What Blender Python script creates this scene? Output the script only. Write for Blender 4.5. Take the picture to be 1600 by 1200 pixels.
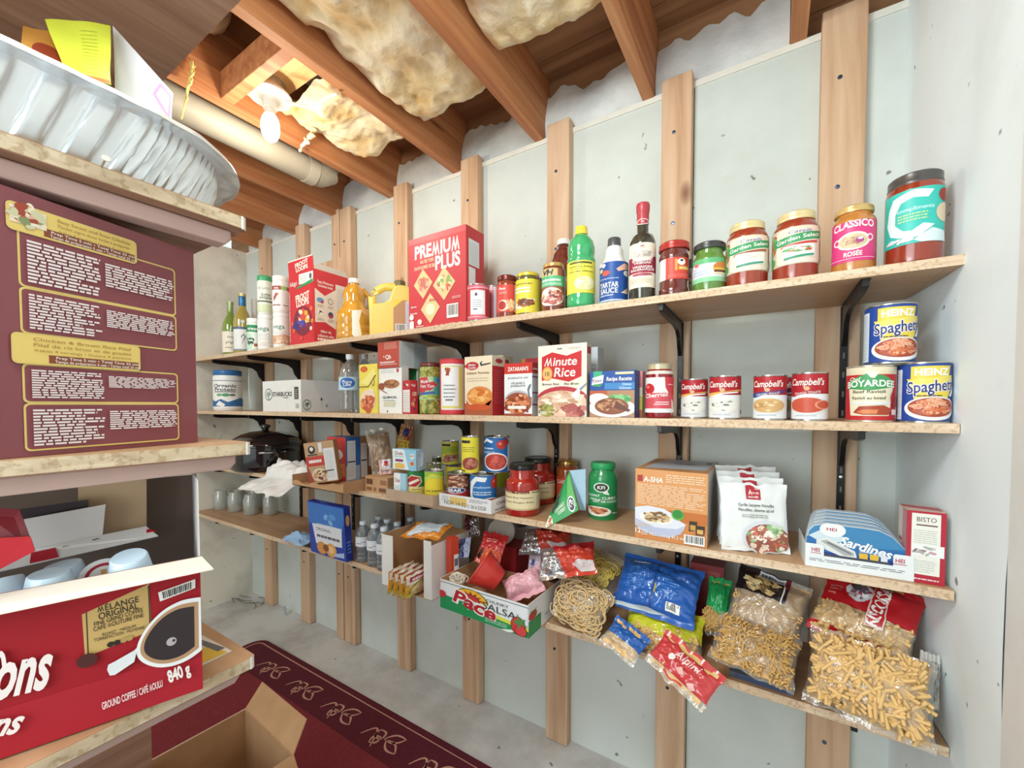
import bpy, bmesh, math, random
from math import sin, cos, tan, pi, radians, atan2, hypot, sqrt
from mathutils import Vector, Matrix, noise, Euler
for o in list(bpy.data.objects): bpy.data.objects.remove(o)
SC = bpy.context.scene; COL = SC.collection
rnd = random.Random(7)

# ------------------------------------------------------------------ camera
FPX, YAW, PIT, SHY, CH = 643.8, radians(31.95), radians(1.74), 51.8, 1.28
cd = bpy.data.cameras.new('camera'); cam = bpy.data.objects.new('camera', cd); COL.objects.link(cam)
cd.sensor_fit = 'HORIZONTAL'; cd.sensor_width = 36; cd.lens = 36*FPX/1600
cd.shift_y = SHY/1600; cd.clip_start = .02
cam.location = (0, 0, CH); cam.rotation_euler = (pi/2-PIT, 0, YAW)
SC.camera = cam

# ------------------------------------------------------------------ light
W = bpy.data.worlds.new('world'); SC.world = W; W.use_nodes = True
W.node_tree.nodes['Background'].inputs[0].default_value = (.9, 1, 1, 1)
W.node_tree.nodes['Background'].inputs[1].default_value = 1.2
SC.view_settings.view_transform = 'Standard'; SC.view_settings.look = 'None'
SC.view_settings.gamma = 1; SC.view_settings.exposure = -.22; SC.view_settings.use_curve_mapping = False
def lamp(name, kind, loc, power, color=(1, 1, 1), size=.1, aim=None, sy=None):
    l = bpy.data.lights.new(name, kind); o = bpy.data.objects.new(name, l); COL.objects.link(o)
    o.location = loc; l.energy = power; l.color = color
    if kind == 'AREA':
        l.size = size
        if sy: l.shape = 'RECTANGLE'; l.size_y = sy
    else: l.shadow_soft_size = size
    if aim: o.rotation_euler = (Vector(aim)-Vector(loc)).to_track_quat('-Z', 'Y').to_euler()
    return o
lamp('bounced_flash', 'AREA', (-.45, .02, 2.2), 14, (.92, 1, .985), .35, (-.5, 1.3, 1.2))
lamp('rear_fill', 'AREA', (-.9, -1.5, 1.6), 30, (.87, .99, 1), 1.6, (-.6, 1.3, .9), 1.6)  # added broad fill behind the camera, not a known opening
lamp('left_wall_fill', 'AREA', (-2.1, -.15, 2.2), 11, (.96, 1, .97), .4, (-2.8, 1.2, 1.5))  # added unseen lamp to brighten the left wall, no fixture there
lamp('right_wall_fill', 'AREA', (-.5, -.3, 1.35), 7, (.9, .99, 1), .6, (.3, 1.15, 1.15))  # added fill out of view, lifts the right wall

# ------------------------------------------------------------------ measuring helpers (pixels of the photograph -> points of the place)
_c, _s, _cp, _sp = cos(YAW), sin(YAW), cos(PIT), sin(PIT)
def ray(px, py):
    x = (px-800)/FPX; u2 = -(py-600-SHY)/FPX
    d = _cp+u2*_sp; u = u2*_cp-_sp
    return Vector((x*_c-d*_s, x*_s+d*_c, u))
def onY(px, py, Y): r = ray(px, py); return r*(Y/r.y)+Vector((0, 0, CH))
def onX(px, py, X): r = ray(px, py); return r*(X/r.x)+Vector((0, 0, CH))
def onZ(px, py, Z): r = ray(px, py); return r*((Z-CH)/r.z)+Vector((0, 0, CH))
def ang(px, py): r = ray(px, py); return atan2(r.x, r.y)

# ------------------------------------------------------------------ materials
def lin(h):
    h = h.lstrip('#'); v = [int(h[i:i+2], 16)/255 for i in (0, 2, 4)]
    return tuple(((x+.055)/1.055)**2.4 if x > .04045 else x/12.92 for x in v)+(1,)
MATS = {}
def _mk(name):
    m = bpy.data.materials.new(name); m.use_nodes = True
    return m, m.node_tree.nodes, m.node_tree.links, m.node_tree.nodes['Principled BSDF']
def col(h, rough=.45, metal=0, coat=0, sub=0, vary=.05, bump=0, scale=30):
    k = (h, rough, metal, coat, sub, vary, bump, scale)
    if k in MATS: return MATS[k]
    m, N, L, b = _mk('paint_'+h.strip('#'))
    b.inputs['Roughness'].default_value = rough; b.inputs['Metallic'].default_value = metal
    b.inputs['Coat Weight'].default_value = coat; b.inputs['Coat Roughness'].default_value = .06
    tc = N.new('ShaderNodeTexCoord'); nz = N.new('ShaderNodeTexNoise'); nz.inputs['Scale'].default_value = scale
    L.new(tc.outputs['Object'], nz.inputs['Vector'])
    mx = N.new('ShaderNodeMix'); mx.data_type = 'RGBA'; c = lin(h)
    mx.inputs[6].default_value = tuple(x*(1-vary) for x in c[:3])+(1,); mx.inputs[7].default_value = tuple(min(1, x*(1+vary)) for x in c[:3])+(1,)
    L.new(nz.outputs['Fac'], mx.inputs[0]); L.new(mx.outputs[2], b.inputs['Base Color'])
    if sub: b.inputs['Subsurface Weight'].default_value = sub; b.inputs['Subsurface Radius'].default_value = (.01, .006, .004)
    if bump:
        bp = N.new('ShaderNodeBump'); bp.inputs['Strength'].default_value = bump; bp.inputs['Distance'].default_value = .004
        L.new(nz.outputs['Fac'], bp.inputs['Height']); L.new(bp.outputs[0], b.inputs['Normal'])
    MATS[k] = m; return m
def ramp(N, stops):
    r = N.new('ShaderNodeValToRGB'); e = r.color_ramp.elements
    while len(e) < len(stops): e.new(.5)
    for i, (p, h) in enumerate(stops): e[i].position = p; e[i].color = lin(h)
    return r
def wood(name, stops, grain, rough=.6, knots=None, bump=.15, fleck=None):
    if name in MATS: return MATS[name]
    m, N, L, b = _mk(name); b.inputs['Roughness'].default_value = rough
    tc = N.new('ShaderNodeTexCoord'); mp = N.new('ShaderNodeMapping'); mp.inputs['Scale'].default_value = grain
    L.new(tc.outputs['Object'], mp.inputs['Vector'])
    nz = N.new('ShaderNodeTexNoise'); nz.inputs['Scale'].default_value = 1; nz.inputs['Detail'].default_value = 6; nz.inputs['Distortion'].default_value = .6
    L.new(mp.outputs[0], nz.inputs['Vector'])
    r = ramp(N, stops); L.new(nz.outputs['Fac'], r.inputs[0]); out = r.outputs[0]
    if knots:
        vo = N.new('ShaderNodeTexVoronoi'); mk = N.new('ShaderNodeMapping'); mk.inputs['Scale'].default_value = knots
        L.new(tc.outputs['Object'], mk.inputs['Vector']); L.new(mk.outputs[0], vo.inputs['Vector'])
        vo.inputs['Scale'].default_value = 1
        kr = ramp(N, [(0, '6b4028'), (.05, '8a5a3c'), (.11, 'ffffff')]); L.new(vo.outputs['Distance'], kr.inputs[0])
        mx = N.new('ShaderNodeMix'); mx.data_type = 'RGBA'; mx.blend_type = 'MULTIPLY'; mx.inputs[0].default_value = .8
        L.new(out, mx.inputs[6]); L.new(kr.outputs[0], mx.inputs[7]); out = mx.outputs[2]
    if fleck:
        nf = N.new('ShaderNodeTexNoise'); nf.inputs['Scale'].default_value = fleck; nf.inputs['Detail'].default_value = 3
        L.new(tc.outputs['Object'], nf.inputs['Vector'])
        fr = ramp(N, [(.38, 'b89f80'), (.47, 'ffffff')]); L.new(nf.outputs['Fac'], fr.inputs[0])
        mx = N.new('ShaderNodeMix'); mx.data_type = 'RGBA'; mx.blend_type = 'MULTIPLY'; mx.inputs[0].default_value = .45
        L.new(out, mx.inputs[6]); L.new(fr.outputs[0], mx.inputs[7]); out = mx.outputs[2]
    L.new(out, b.inputs['Base Color'])
    bp = N.new('ShaderNodeBump'); bp.inputs['Strength'].default_value = bump; bp.inputs['Distance'].default_value = .002
    L.new(nz.outputs['Fac'], bp.inputs['Height']); L.new(bp.outputs[0], b.inputs['Normal'])
    MATS[name] = m; return m
def plaster(name, base, dirt, dscale=2.2, amt=.5, lo=.3, hi=.55, spots=True, rough=.75):
    if name in MATS: return MATS[name]
    m, N, L, b = _mk(name); b.inputs['Roughness'].default_value = rough
    tc = N.new('ShaderNodeTexCoord'); nz = N.new('ShaderNodeTexNoise'); nz.inputs['Scale'].default_value = dscale
    nz.inputs['Detail'].default_value = 7; nz.inputs['Roughness'].default_value = .62
    L.new(tc.outputs['Object'], nz.inputs['Vector'])
    r = ramp(N, [(lo, dirt), (hi, base)]); L.new(nz.outputs['Fac'], r.inputs[0])
    mx = N.new('ShaderNodeMix'); mx.data_type = 'RGBA'; mx.inputs[0].default_value = amt; mx.inputs[6].default_value = lin(base)
    L.new(r.outputs[0], mx.inputs[7]); out = mx.outputs[2]
    if spots:
        n2 = N.new('ShaderNodeTexNoise'); n2.inputs['Scale'].default_value = 26; n2.inputs['Detail'].default_value = 2
        L.new(tc.outputs['Object'], n2.inputs['Vector'])
        r2 = ramp(N, [(.245, '5d5a52'), (.275, 'ffffff')]); L.new(n2.outputs['Fac'], r2.inputs[0])
        m2 = N.new('ShaderNodeMix'); m2.data_type = 'RGBA'; m2.blend_type = 'MULTIPLY'; m2.inputs[0].default_value = .75
        L.new(out, m2.inputs[6]); L.new(r2.outputs[0], m2.inputs[7]); out = m2.outputs[2]
    L.new(out, b.inputs['Base Color'])
    bp = N.new('ShaderNodeBump'); bp.inputs['Strength'].default_value = .35; bp.inputs['Distance'].default_value = .006
    L.new(nz.outputs['Fac'], bp.inputs['Height']); L.new(bp.outputs[0], b.inputs['Normal'])
    MATS[name] = m; return m
def film(name='clear_film', tint='ffffff', haze=.1, bump=.5, scale=18, rough=.12):
    """thin clear plastic: mostly see-through with a wrinkled glossy coat"""
    if name in MATS: return MATS[name]
    m = bpy.data.materials.new(name); m.use_nodes = True; N = m.node_tree.nodes; L = m.node_tree.links; N.clear()
    o = N.new('ShaderNodeOutputMaterial'); t = N.new('ShaderNodeBsdfTransparent'); t.inputs[0].default_value = lin(tint)
    g = N.new('ShaderNodeBsdfGlossy'); g.inputs['Roughness'].default_value = rough
    d = N.new('ShaderNodeBsdfDiffuse'); d.inputs[0].default_value = lin('f2f1ec')
    tc = N.new('ShaderNodeTexCoord'); nz = N.new('ShaderNodeTexNoise'); nz.inputs['Scale'].default_value = scale; nz.inputs['Detail'].default_value = 3; nz.inputs['Distortion'].default_value = 1.5
    L.new(tc.outputs['Object'], nz.inputs['Vector'])
    bp = N.new('ShaderNodeBump'); bp.inputs['Strength'].default_value = bump; bp.inputs['Distance'].default_value = .012; L.new(nz.outputs['Fac'], bp.inputs['Height'])
    L.new(bp.outputs[0], g.inputs['Normal'])
    lw = N.new('ShaderNodeLayerWeight'); lw.inputs[0].default_value = .35; L.new(bp.outputs[0], lw.inputs['Normal'])
    mp = N.new('ShaderNodeMapRange'); mp.inputs[1].default_value = 0; mp.inputs[2].default_value = 1; mp.inputs[3].default_value = .08; mp.inputs[4].default_value = .75
    L.new(lw.outputs['Facing'], mp.inputs[0])
    m1 = N.new('ShaderNodeMixShader'); m1.inputs[0].default_value = haze; L.new(t.outputs[0], m1.inputs[1]); L.new(d.outputs[0], m1.inputs[2])
    m2 = N.new('ShaderNodeMixShader'); L.new(mp.outputs[0], m2.inputs[0]); L.new(m1.outputs[0], m2.inputs[1]); L.new(g.outputs[0], m2.inputs[2])
    L.new(m2.outputs[0], o.inputs[0]); MATS[name] = m; return m
def glass(h='ffffff', rough=.02, ior=1.3, trans=1.0):
    k = ('glass', h, rough, ior, trans)
    if k in MATS: return MATS[k]
    m, N, L, b = _mk('glass_'+h); b.inputs['Base Color'].default_value = lin(h); b.inputs['Roughness'].default_value = rough
    b.inputs['Transmission Weight'].default_value = trans; b.inputs['IOR'].default_value = ior
    MATS[k] = m; return m
def emit(h, s):
    k = ('emit', h, s)
    if k in MATS: return MATS[k]
    m, N, L, b = _mk('lit_'+h); b.inputs['Base Color'].default_value = lin(h); b.inputs['Emission Color'].default_value = lin(h); b.inputs['Emission Strength'].default_value = s
    MATS[k] = m; return m
def mottle(name, stops, scale=14, rough=.8, bump=.5, dist=.01, detail=5):
    if name in MATS: return MATS[name]
    m, N, L, b = _mk(name); b.inputs['Roughness'].default_value = rough
    tc = N.new('ShaderNodeTexCoord'); nz = N.new('ShaderNodeTexNoise'); nz.inputs['Scale'].default_value = scale; nz.inputs['Detail'].default_value = detail
    L.new(tc.outputs['Object'], nz.inputs['Vector']); r = ramp(N, stops); L.new(nz.outputs['Fac'], r.inputs[0]); L.new(r.outputs[0], b.inputs['Base Color'])
    bp = N.new('ShaderNodeBump'); bp.inputs['Strength'].default_value = bump; bp.inputs['Distance'].default_value = dist
    L.new(nz.outputs['Fac'], bp.inputs['Height']); L.new(bp.outputs[0], b.inputs['Normal'])
    MATS[name] = m; return m
CARD = lambda: mottle('cardboard', [(.3, 'b98f66'), (.7, 'cba27a')], 9, .85, .1)
KRAFT = lambda: mottle('kraft', [(.3, 'b39a82'), (.7, 'c4ac94')], 9, .85, .1)
def m_(x): return col(x) if isinstance(x, str) else x

# ------------------------------------------------------------------ mesh builder
class MB:
    def __init__(s): s.v = []; s.f = []; s.m = []; s.mats = []
    def mi(s, mat):
        mat = m_(mat)
        if mat not in s.mats: s.mats.append(mat)
        return s.mats.index(mat)
    def add(s, vs, fs, mat, M=None):
        k = len(s.v); i = s.mi(mat)
        s.v += [tuple(M @ Vector(p)) if M else tuple(p) for p in vs]
        s.f += [tuple(k+j for j in f) for f in fs]; s.m += [i]*len(fs); return s
    def box(s, x0, x1, y0, y1, z0, z1, mat, M=None):
        vs = [(x, y, z) for z in (z0, z1) for y in (y0, y1) for x in (x0, x1)]
        return s.add(vs, [(0, 2, 3, 1), (4, 5, 7, 6), (0, 1, 5, 4), (1, 3, 7, 5), (3, 2, 6, 7), (2, 0, 4, 6)], mat, M)
    def prism(s, pts, ax, a, b, mat, M=None):
        """outline pts (2D) extruded along axis ax from a to b"""
        n = len(pts)
        def P(p, t): return (t, p[0], p[1]) if ax == 0 else (p[0], t, p[1]) if ax == 1 else (p[0], p[1], t)
        vs = [P(p, a) for p in pts]+[P(p, b) for p in pts]
        return s.add(vs, [tuple(range(n))[::-1], tuple(range(n, 2*n))]+[(i, (i+1) % n, n+(i+1) % n, n+i) for i in range(n)], mat, M)
    def lathe(s, prof, mat, seg=36, M=None, cap=True, fn=None):
        vs = []; fs = []; n = len(prof)
        for r, z in prof:
            for j in range(seg):
                a = 2*pi*j/seg; k = fn(a, z) if fn else 1
                vs.append((r*k*sin(a), -r*k*cos(a), z))
        for i in range(n-1):
            for j in range(seg): fs.append((i*seg+j, i*seg+(j+1) % seg, (i+1)*seg+(j+1) % seg, (i+1)*seg+j))
        if cap: fs.append(tuple(range(seg))[::-1]); fs.append(tuple((n-1)*seg+j for j in range(seg)))
        return s.add(vs, fs, mat, M)
    def tube(s, pts, r, mat, seg=8, M=None, cap=True):
        pts = [Vector(p) for p in pts]; vs = []; fs = []; n = len(pts)
        for i, p in enumerate(pts):
            t = (pts[min(i+1, n-1)]-pts[max(i-1, 0)]).normalized()
            u = t.cross(Vector((0, 0, 1)) if abs(t.z) < .9 else Vector((1, 0, 0))).normalized(); w = t.cross(u)
            rr = r[i] if isinstance(r, (list, tuple)) else r
            for j in range(seg): a = 2*pi*j/seg; vs.append(p+u*rr*cos(a)+w*rr*sin(a))
        for i in range(n-1):
            for j in range(seg): fs.append((i*seg+j, i*seg+(j+1) % seg, (i+1)*seg+(j+1) % seg, (i+1)*seg+j))
        if cap: fs.append(tuple(range(seg))[::-1]); fs.append(tuple((n-1)*seg+j for j in range(seg)))
        return s.add(vs, fs, mat, M)
    def sheet(s, fn, nu, nv, mat, M=None, closed=False):
        vs = [fn(i/nu, j/nv) for j in range(nv+1) for i in range(nu+1)]
        fs = [(j*(nu+1)+i, j*(nu+1)+i+1, (j+1)*(nu+1)+i+1, (j+1)*(nu+1)+i) for j in range(nv) for i in range(nu)]
        if callable(mat):
            for f, (j, i) in zip(fs, [(j, i) for j in range(nv) for i in range(nu)]): pass
            k = len(s.v); s.v += [tuple(M @ Vector(p)) if M else tuple(p) for p in vs]
            for f, (j, i) in zip(fs, [(j, i) for j in range(nv) for i in range(nu)]):
                s.f.append(tuple(k+q for q in f)); s.m.append(s.mi(mat((i+.5)/nu, (j+.5)/nv)))
            return s
        return s.add(vs, fs, mat, M)
    def build(s, name, parent=None, smooth=35, bevel=0, loc=None, rz=0, weld=False, solid=0):
        me = bpy.data.meshes.new(name); me.from_pydata(s.v, [], s.f)
        for m in s.mats: me.materials.append(m)
        me.polygons.foreach_set('material_index', s.m)
        if weld:
            bm = bmesh.new(); bm.from_mesh(me); bmesh.ops.remove_doubles(bm, verts=bm.verts, dist=1e-5); bmesh.ops.recalc_face_normals(bm, faces=bm.faces); bm.to_mesh(me); bm.free()
        if smooth:
            me.polygons.foreach_set('use_smooth', [True]*len(me.polygons)); me.set_sharp_from_angle(angle=radians(smooth))
        me.update()
        o = bpy.data.objects.new(name, me); COL.objects.link(o)
        if parent: o.parent = parent
        if loc is not None: o.location = loc
        if rz: o.rotation_euler = (0, 0, rz)
        if bevel:
            b = o.modifiers.new('bevel', 'BEVEL'); b.width = bevel; b.segments = 2; b.limit_method = 'ANGLE'; b.angle_limit = radians(50)
        if solid:
            b = o.modifiers.new('thickness', 'SOLIDIFY'); b.thickness = solid; b.offset = 0
        return o
def tag(o, label, cat, group=None):
    o['label'] = label; o['category'] = cat
    if group: o['group'] = group
    return o
def thing(name, label, cat, loc=(0, 0, 0), rz=0, group=None, rot=None):
    o = bpy.data.objects.new(name, None); COL.objects.link(o); o.location = loc; o.rotation_euler = rot or (0, 0, rz); o.empty_display_size = .05
    return tag(o, label, cat, group)
def struct(o): o['kind'] = 'structure'; return o

# ------------------------------------------------------------------ printed artwork, laid flat and then wrapped on its surface
_TX = {}
def _glyphs(s, bold=0, shear=0):
    c = bpy.data.curves.new('t', 'FONT'); c.body = s; c.size = 1; c.offset = bold; c.shear = shear; c.resolution_u = 3
    o = bpy.data.objects.new('t', c); me = bpy.data.meshes.new_from_object(o)
    vs = [(v.co.x, v.co.y) for v in me.vertices]; fs = [tuple(p.vertices) for p in me.polygons]
    bpy.data.objects.remove(o); bpy.data.curves.remove(c); bpy.data.meshes.remove(me); return vs, fs
_ADV = {}
def _adv(ch):
    if ch not in _ADV: _ADV[ch] = min(v[0] for v in _glyphs(ch+'I')[0] if v[0] > (max([q[0] for q in _glyphs(ch)[0]]+[0])+.001 if ch != ' ' else -1))-min(v[0] for v in _glyphs('I')[0])
    return _ADV[ch]
def txmesh(s, bold=0, shear=0):
    k = (s, bold, shear)
    if k in _TX: return _TX[k]
    if 'M' in s and bold > 0:      # the heavy M of the font does not fill cleanly: letter by letter, M drawn as an upturned W
        vs = []; fs = []; x = 0
        for ch in s:
            if ch != ' ':
                if ch == 'M':
                    v0 = _glyphs('M')[0]; v1, f1 = _glyphs('W', bold); m0, m1 = min(v[0] for v in v0)-bold, max(v[0] for v in v0)+bold; w0, w1 = min(v[0] for v in v1), max(v[0] for v in v1); y0, y1 = min(v[1] for v in v1), max(v[1] for v in v1)
                    g = [(m0+(p[0]-w0)/(w1-w0)*(m1-m0), y0+y1-p[1]) for p in v1]; gf = [f[::-1] for f in f1]
                else: g, gf = _glyphs(ch, bold)
                n = len(vs); vs += [(x+p[0]+shear*p[1], p[1]) for p in g]; fs += [tuple(n+i for i in f) for f in gf]
            x += _adv(ch)
    else: vs, fs = _glyphs(s, bold, shear)
    xs = [v[0] for v in vs] or [0, 1]; x0, x1 = min(xs), max(xs); cx = (x0+x1)/2
    _TX[k] = ([((x-cx), y) for x, y in vs], fs, max(x1-x0, 1e-3)); return _TX[k]
def R(x0, y0, x1, y1, c): return ('p', [(x0, y0), (x1, y0), (x1, y1), (x0, y1)], c)
def P(pts, c): return ('p', pts, c)
def E(cx, cy, rx, ry, c, a0=0, a1=360): return ('e', cx, cy, rx, ry, c, a0, a1)
def TX(s, cx, cy, h, c, w=None, b=.02, sh=0, rot=0, arch=0): return ('t', s, cx, cy, h, c, w, b, sh, rot, arch)
def LN(x0, y0, x1, y1, n, c, fill=.5): return ('l', x0, y0, x1, y1, n, c, fill)
def FD(cx, cy, rx, ry, cols, n=40, sz=.2): return ('f', cx, cy, rx, ry, cols, n, sz)
def RR(x0, y0, x1, y1, r, c, asp=1):
    pts = []
    for (cx, cy, a) in ((x1-r, y1-r*asp, 0), (x0+r, y1-r*asp, 90), (x0+r, y0+r*asp, 180), (x1-r, y0+r*asp, 270)):
        for k in range(5): t = radians(a+22.5*k); pts.append((cx+r*cos(t), cy+r*asp*sin(t)))
    return ('p', pts, c)
def BAR(x0, y0, x1, y1): return ('b', x0, y0, x1, y1)
def art(mb, items, W, H, fn, slices=0, vs=0, step=.00012, seed=1):
    """items in 0..1 units of a W x H panel; fn(u, v, off) -> point"""
    rr = random.Random(seed); layers = []
    def poly(pts, c, lay): layers.append((pts, [tuple(range(len(pts)))], c, lay))
    lay = 0
    for it in items:
        lay += 1; k = it[0]
        if k == 'p': poly(it[1], it[2], lay)
        elif k == 'e':
            _, cx, cy, rx, ry, c, a0, a1 = it; n = 28
            pts = [(cx+rx*cos(radians(a0+(a1-a0)*i/n)), cy+ry*sin(radians(a0+(a1-a0)*i/n))) for i in range(n if a1-a0 >= 360 else n+1)]
            poly(pts, c, lay)
        elif k == 'l':
            _, x0, y0, x1, y1, n, c, fill = it
            for i in range(n):
                yb = y1-(y1-y0)*(i+1)/n; hh = (y1-y0)/n*fill; x = x0; end = x1-(x1-x0)*rr.choice([0, .04, .12, .3 if i % 3 == 2 else .02])
                while x < end-1e-4:
                    w = min(rr.uniform(.06, .2)*(x1-x0), end-x); poly([(x, yb), (x+w, yb), (x+w, yb+hh), (x, yb+hh)], c, lay); x += w+.025*(x1-x0)
        elif k == 'b':
            _, x0, y0, x1, y1 = it; poly([(x0, y0), (x1, y0), (x1, y1), (x0, y1)], 'f4f4f0', lay); lay += 1
            x = x0+.08*(x1-x0)
            while x < x1-.1*(x1-x0):
                w = rr.choice([.02, .03, .05])*(x1-x0); poly([(x, y0+.18*(y1-y0)), (x+w, y0+.18*(y1-y0)), (x+w, y1-.08*(y1-y0)), (x, y1-.08*(y1-y0))], '222222', lay); x += w+rr.choice([.02, .035])*(x1-x0)
        elif k == 'f':
            _, cx, cy, rx, ry, cols, n, sz = it
            for i in range(n):
                a = rr.uniform(0, 2*pi); q = sqrt(rr.random())*(1-sz*.6); x = cx+rx*q*cos(a); y = cy+ry*q*sin(a)
                b = rr.uniform(0, pi); l = rr.uniform(.6, 1.2)*sz; t = l*rr.uniform(.35, .9)
                pts = []
                for j in range(8):
                    w = 2*pi*j/8; g = rr.uniform(.8, 1.15); ex = l*g*cos(w); ey = t*g*sin(w)
                    pts.append((x+rx*(ex*cos(b)-ey*sin(b)), y+ry*(ex*sin(b)+ey*cos(b))))
                layers.append((pts, [tuple(range(8))], rr.choice(cols), lay+.02*i+.5))
            lay += int(.02*n)+1
        elif k == 't':
            _, s, cx, cy, h, c, w, b, sh, rot, arch = it
            v, f, tw = txmesh(s, b, sh); sy = h/.72*H; sx = (w*W/tw) if w else sy; cr, sr = cos(radians(rot)), sin(radians(rot))
            pts = []
            for x, y in v:
                X = x*sx; Y = y*sy-h*H/2
                if arch: Y += arch*H*(1-(2*x/tw)**2)
                pts.append((cx+(X*cr-Y*sr)/W, cy+(X*sr+Y*cr)/H))
            layers.append((pts, f, c, lay))
    bm = bmesh.new(); mats = []
    for pts, fs, c, lay in layers:
        m = m_(c)
        if m not in mats: mats.append(m)
        i = mats.index(m); bv = [bm.verts.new((x, y, lay)) for x, y in pts]
        for f in fs:
            try: fc = bm.faces.new([bv[j] for j in f]); fc.material_index = i
            except ValueError: pass
    for n, no in ((slices, (1, 0, 0)), (vs, (0, 1, 0))):
        for j in range(1, n):
            t = j/n; bmesh.ops.bisect_plane(bm, geom=bm.verts[:]+bm.edges[:]+bm.faces[:], plane_co=(t, t, 0), plane_no=no)
    bm.verts.index_update(); k = len(mb.v)
    for v in bm.verts: mb.v.append(tuple(fn(min(1, max(0, v.co.x)), min(1, max(0, v.co.y)), step*v.co.z+.00025)))
    for f in bm.faces: mb.f.append(tuple(k+v.index for v in f.verts)); mb.m.append(mb.mi(mats[f.material_index]))
    bm.free()
def plane_map(o, ux, uy, W, H):
    o = Vector(o); ux = Vector(ux); uy = Vector(uy); n = ux.cross(uy)
    return lambda u, v, d: o+ux*(u*W)+uy*(v*H)+n*d
def cyl_map(r, z0, z1, span, rot=0):
    sp = radians(span); ro = radians(rot)
    def f(u, v, d):
        a = ro+(u-.5)*sp; return Vector(((r+d)*sin(a), -(r+d)*cos(a), z0+(z1-z0)*v))
    return f

# ================================================================== the room
YS, YW, YF = 1.381, 1.419, 1.085          # stud faces, panelled wall, shelf fronts
XL, ZJ, ZTOP = -2.97, 2.285, 2.53
STUD = wood('stud_pine', [(.3, 'bf9674'), (.5, 'd2ad8c'), (.72, 'e0c2a6')], (26, 26, 1.6), .65, knots=(5, 5, 2.3))
JOIST = wood('joist_fir', [(.3, 'ad6d46'), (.52, 'c58658'), (.75, 'd8a274')], (30, 1.4, 30), .65, knots=(4, 1.6, 7))
DECK = wood('subfloor_board', [(.3, '8d6443'), (.7, 'b38660')], (1.2, 22, 22), .75)
OAK = wood('shelf_melamine', [(.3, 'b58c68'), (.55, 'c09873'), (.75, 'caa581')], (1.6, 22, 22), .45, bump=.03)
CHIP = wood('raw_chipboard', [(.3, 'bda88a'), (.55, 'd9c6a8'), (.75, 'e8dac2')], (60, 20, 60), .8, bump=.3, fleck=110)
WALN = wood('melamine_walnut', [(.3, '8c6650'), (.55, 'a07a62'), (.75, 'b18c74')], (50, 2.5, 50), .5, bump=.05)
WALLP = plaster('painted_panel', 'd8deda', 'b2b7ac', 1.8, .45)
WALLR = plaster('painted_concrete', 'f0fafd', 'dbe4e4', 2.6, .4, .32, .5)
WALLL = plaster('painted_block', 'efeadc', 'a8a292', 2.6, .6, .34, .56)
FLOOR = plaster('bare_concrete', 'dcdad8', 'a09a94', 3.4, .7, .32, .6)
struct(MB().box(XL-.6, 3.2, -3, 2.2, -.06, 0, FLOOR).build('floor', smooth=0))
wb = MB()
seams = [XL]+[-1.185+.4064*n+.16 for n in (-4, -2, 0, 2)]+[.34]
for a, b in zip(seams, seams[1:]): wb.box(a, b-.0025, YW, YW+.012, 0, 2.283, WALLP)
wb.box(XL, .34, YW+.012, YW+.06, 0, 2.283, '8f8a7c')
struct(wb.build('wall_back', smooth=0))
struct(MB().box(XL, .34, YW-.004, YW+.001, 2.268, 2.287, col('e6e4da', .7)).build('trim_1', smooth=0))
rw = MB()
def rwall(u, v):
    y = YW+.03-u*(YW+.03-.895); z = v*2.9
    x = .303-.07*max(0, y-1.085)+.004*noise.noise((y*6, z*5, 1))
    return (x, y, z)
rw.sheet(rwall, 30, 60, WALLR)
rw.box(.312, .45, .9, YW+.1, 0, 2.9, WALLR)
struct(rw.build('wall_right', smooth=60))
struct(MB().box(.301, .45, .80, .895, 0, 2.9, col('e3e3df', .5)).box(.318, .45, -2.6, .80, 0, 2.9, col('dfe0dd', .7)).build('trim_2', smooth=0, bevel=.002))
lw = MB()
lw.sheet(lambda u, v: (XL+.006*noise.noise((u*7, v*9, 3)), -3+u*(YW+3), v*2.29), 60, 40, WALLL)
struct(lw.build('wall_left', smooth=60))
dk = MB()
for i in range(24): dk.box(-3.6, 3.2, -3+i*.19, -3+i*.19+.186, ZTOP, ZTOP+.02, DECK)
struct(dk.build('ceiling', smooth=0))
rim = MB(); rim.box(XL-.3, .6, YW+.05, YW+.09, 2.28, ZTOP, DECK)
for a in (2.385, 2.44): rim.box(XL-.3, .6, YW+.045, YW+.05, a, a+.05, DECK)
struct(rim.build('trim_3', smooth=0))

ORD = ['first', 'second', 'third', 'fourth', 'fifth', 'sixth', 'seventh', 'eighth', 'ninth', 'tenth', 'eleventh', 'twelfth', 'thirteenth']
js = list(range(3, -5, -1))
for i, n in enumerate(js):
    x = -1.185+.4064*n
    y1 = YW+.045
    o = MB().box(x, x+.038, -2.6, y1, ZJ, ZTOP-.001, JOIST).build('ceiling_joist', smooth=0, bevel=.002)
    tag(o, ORD[i]+' bare wooden ceiling joist counted from the white wall', 'joist', 'ceiling joists')
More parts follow.
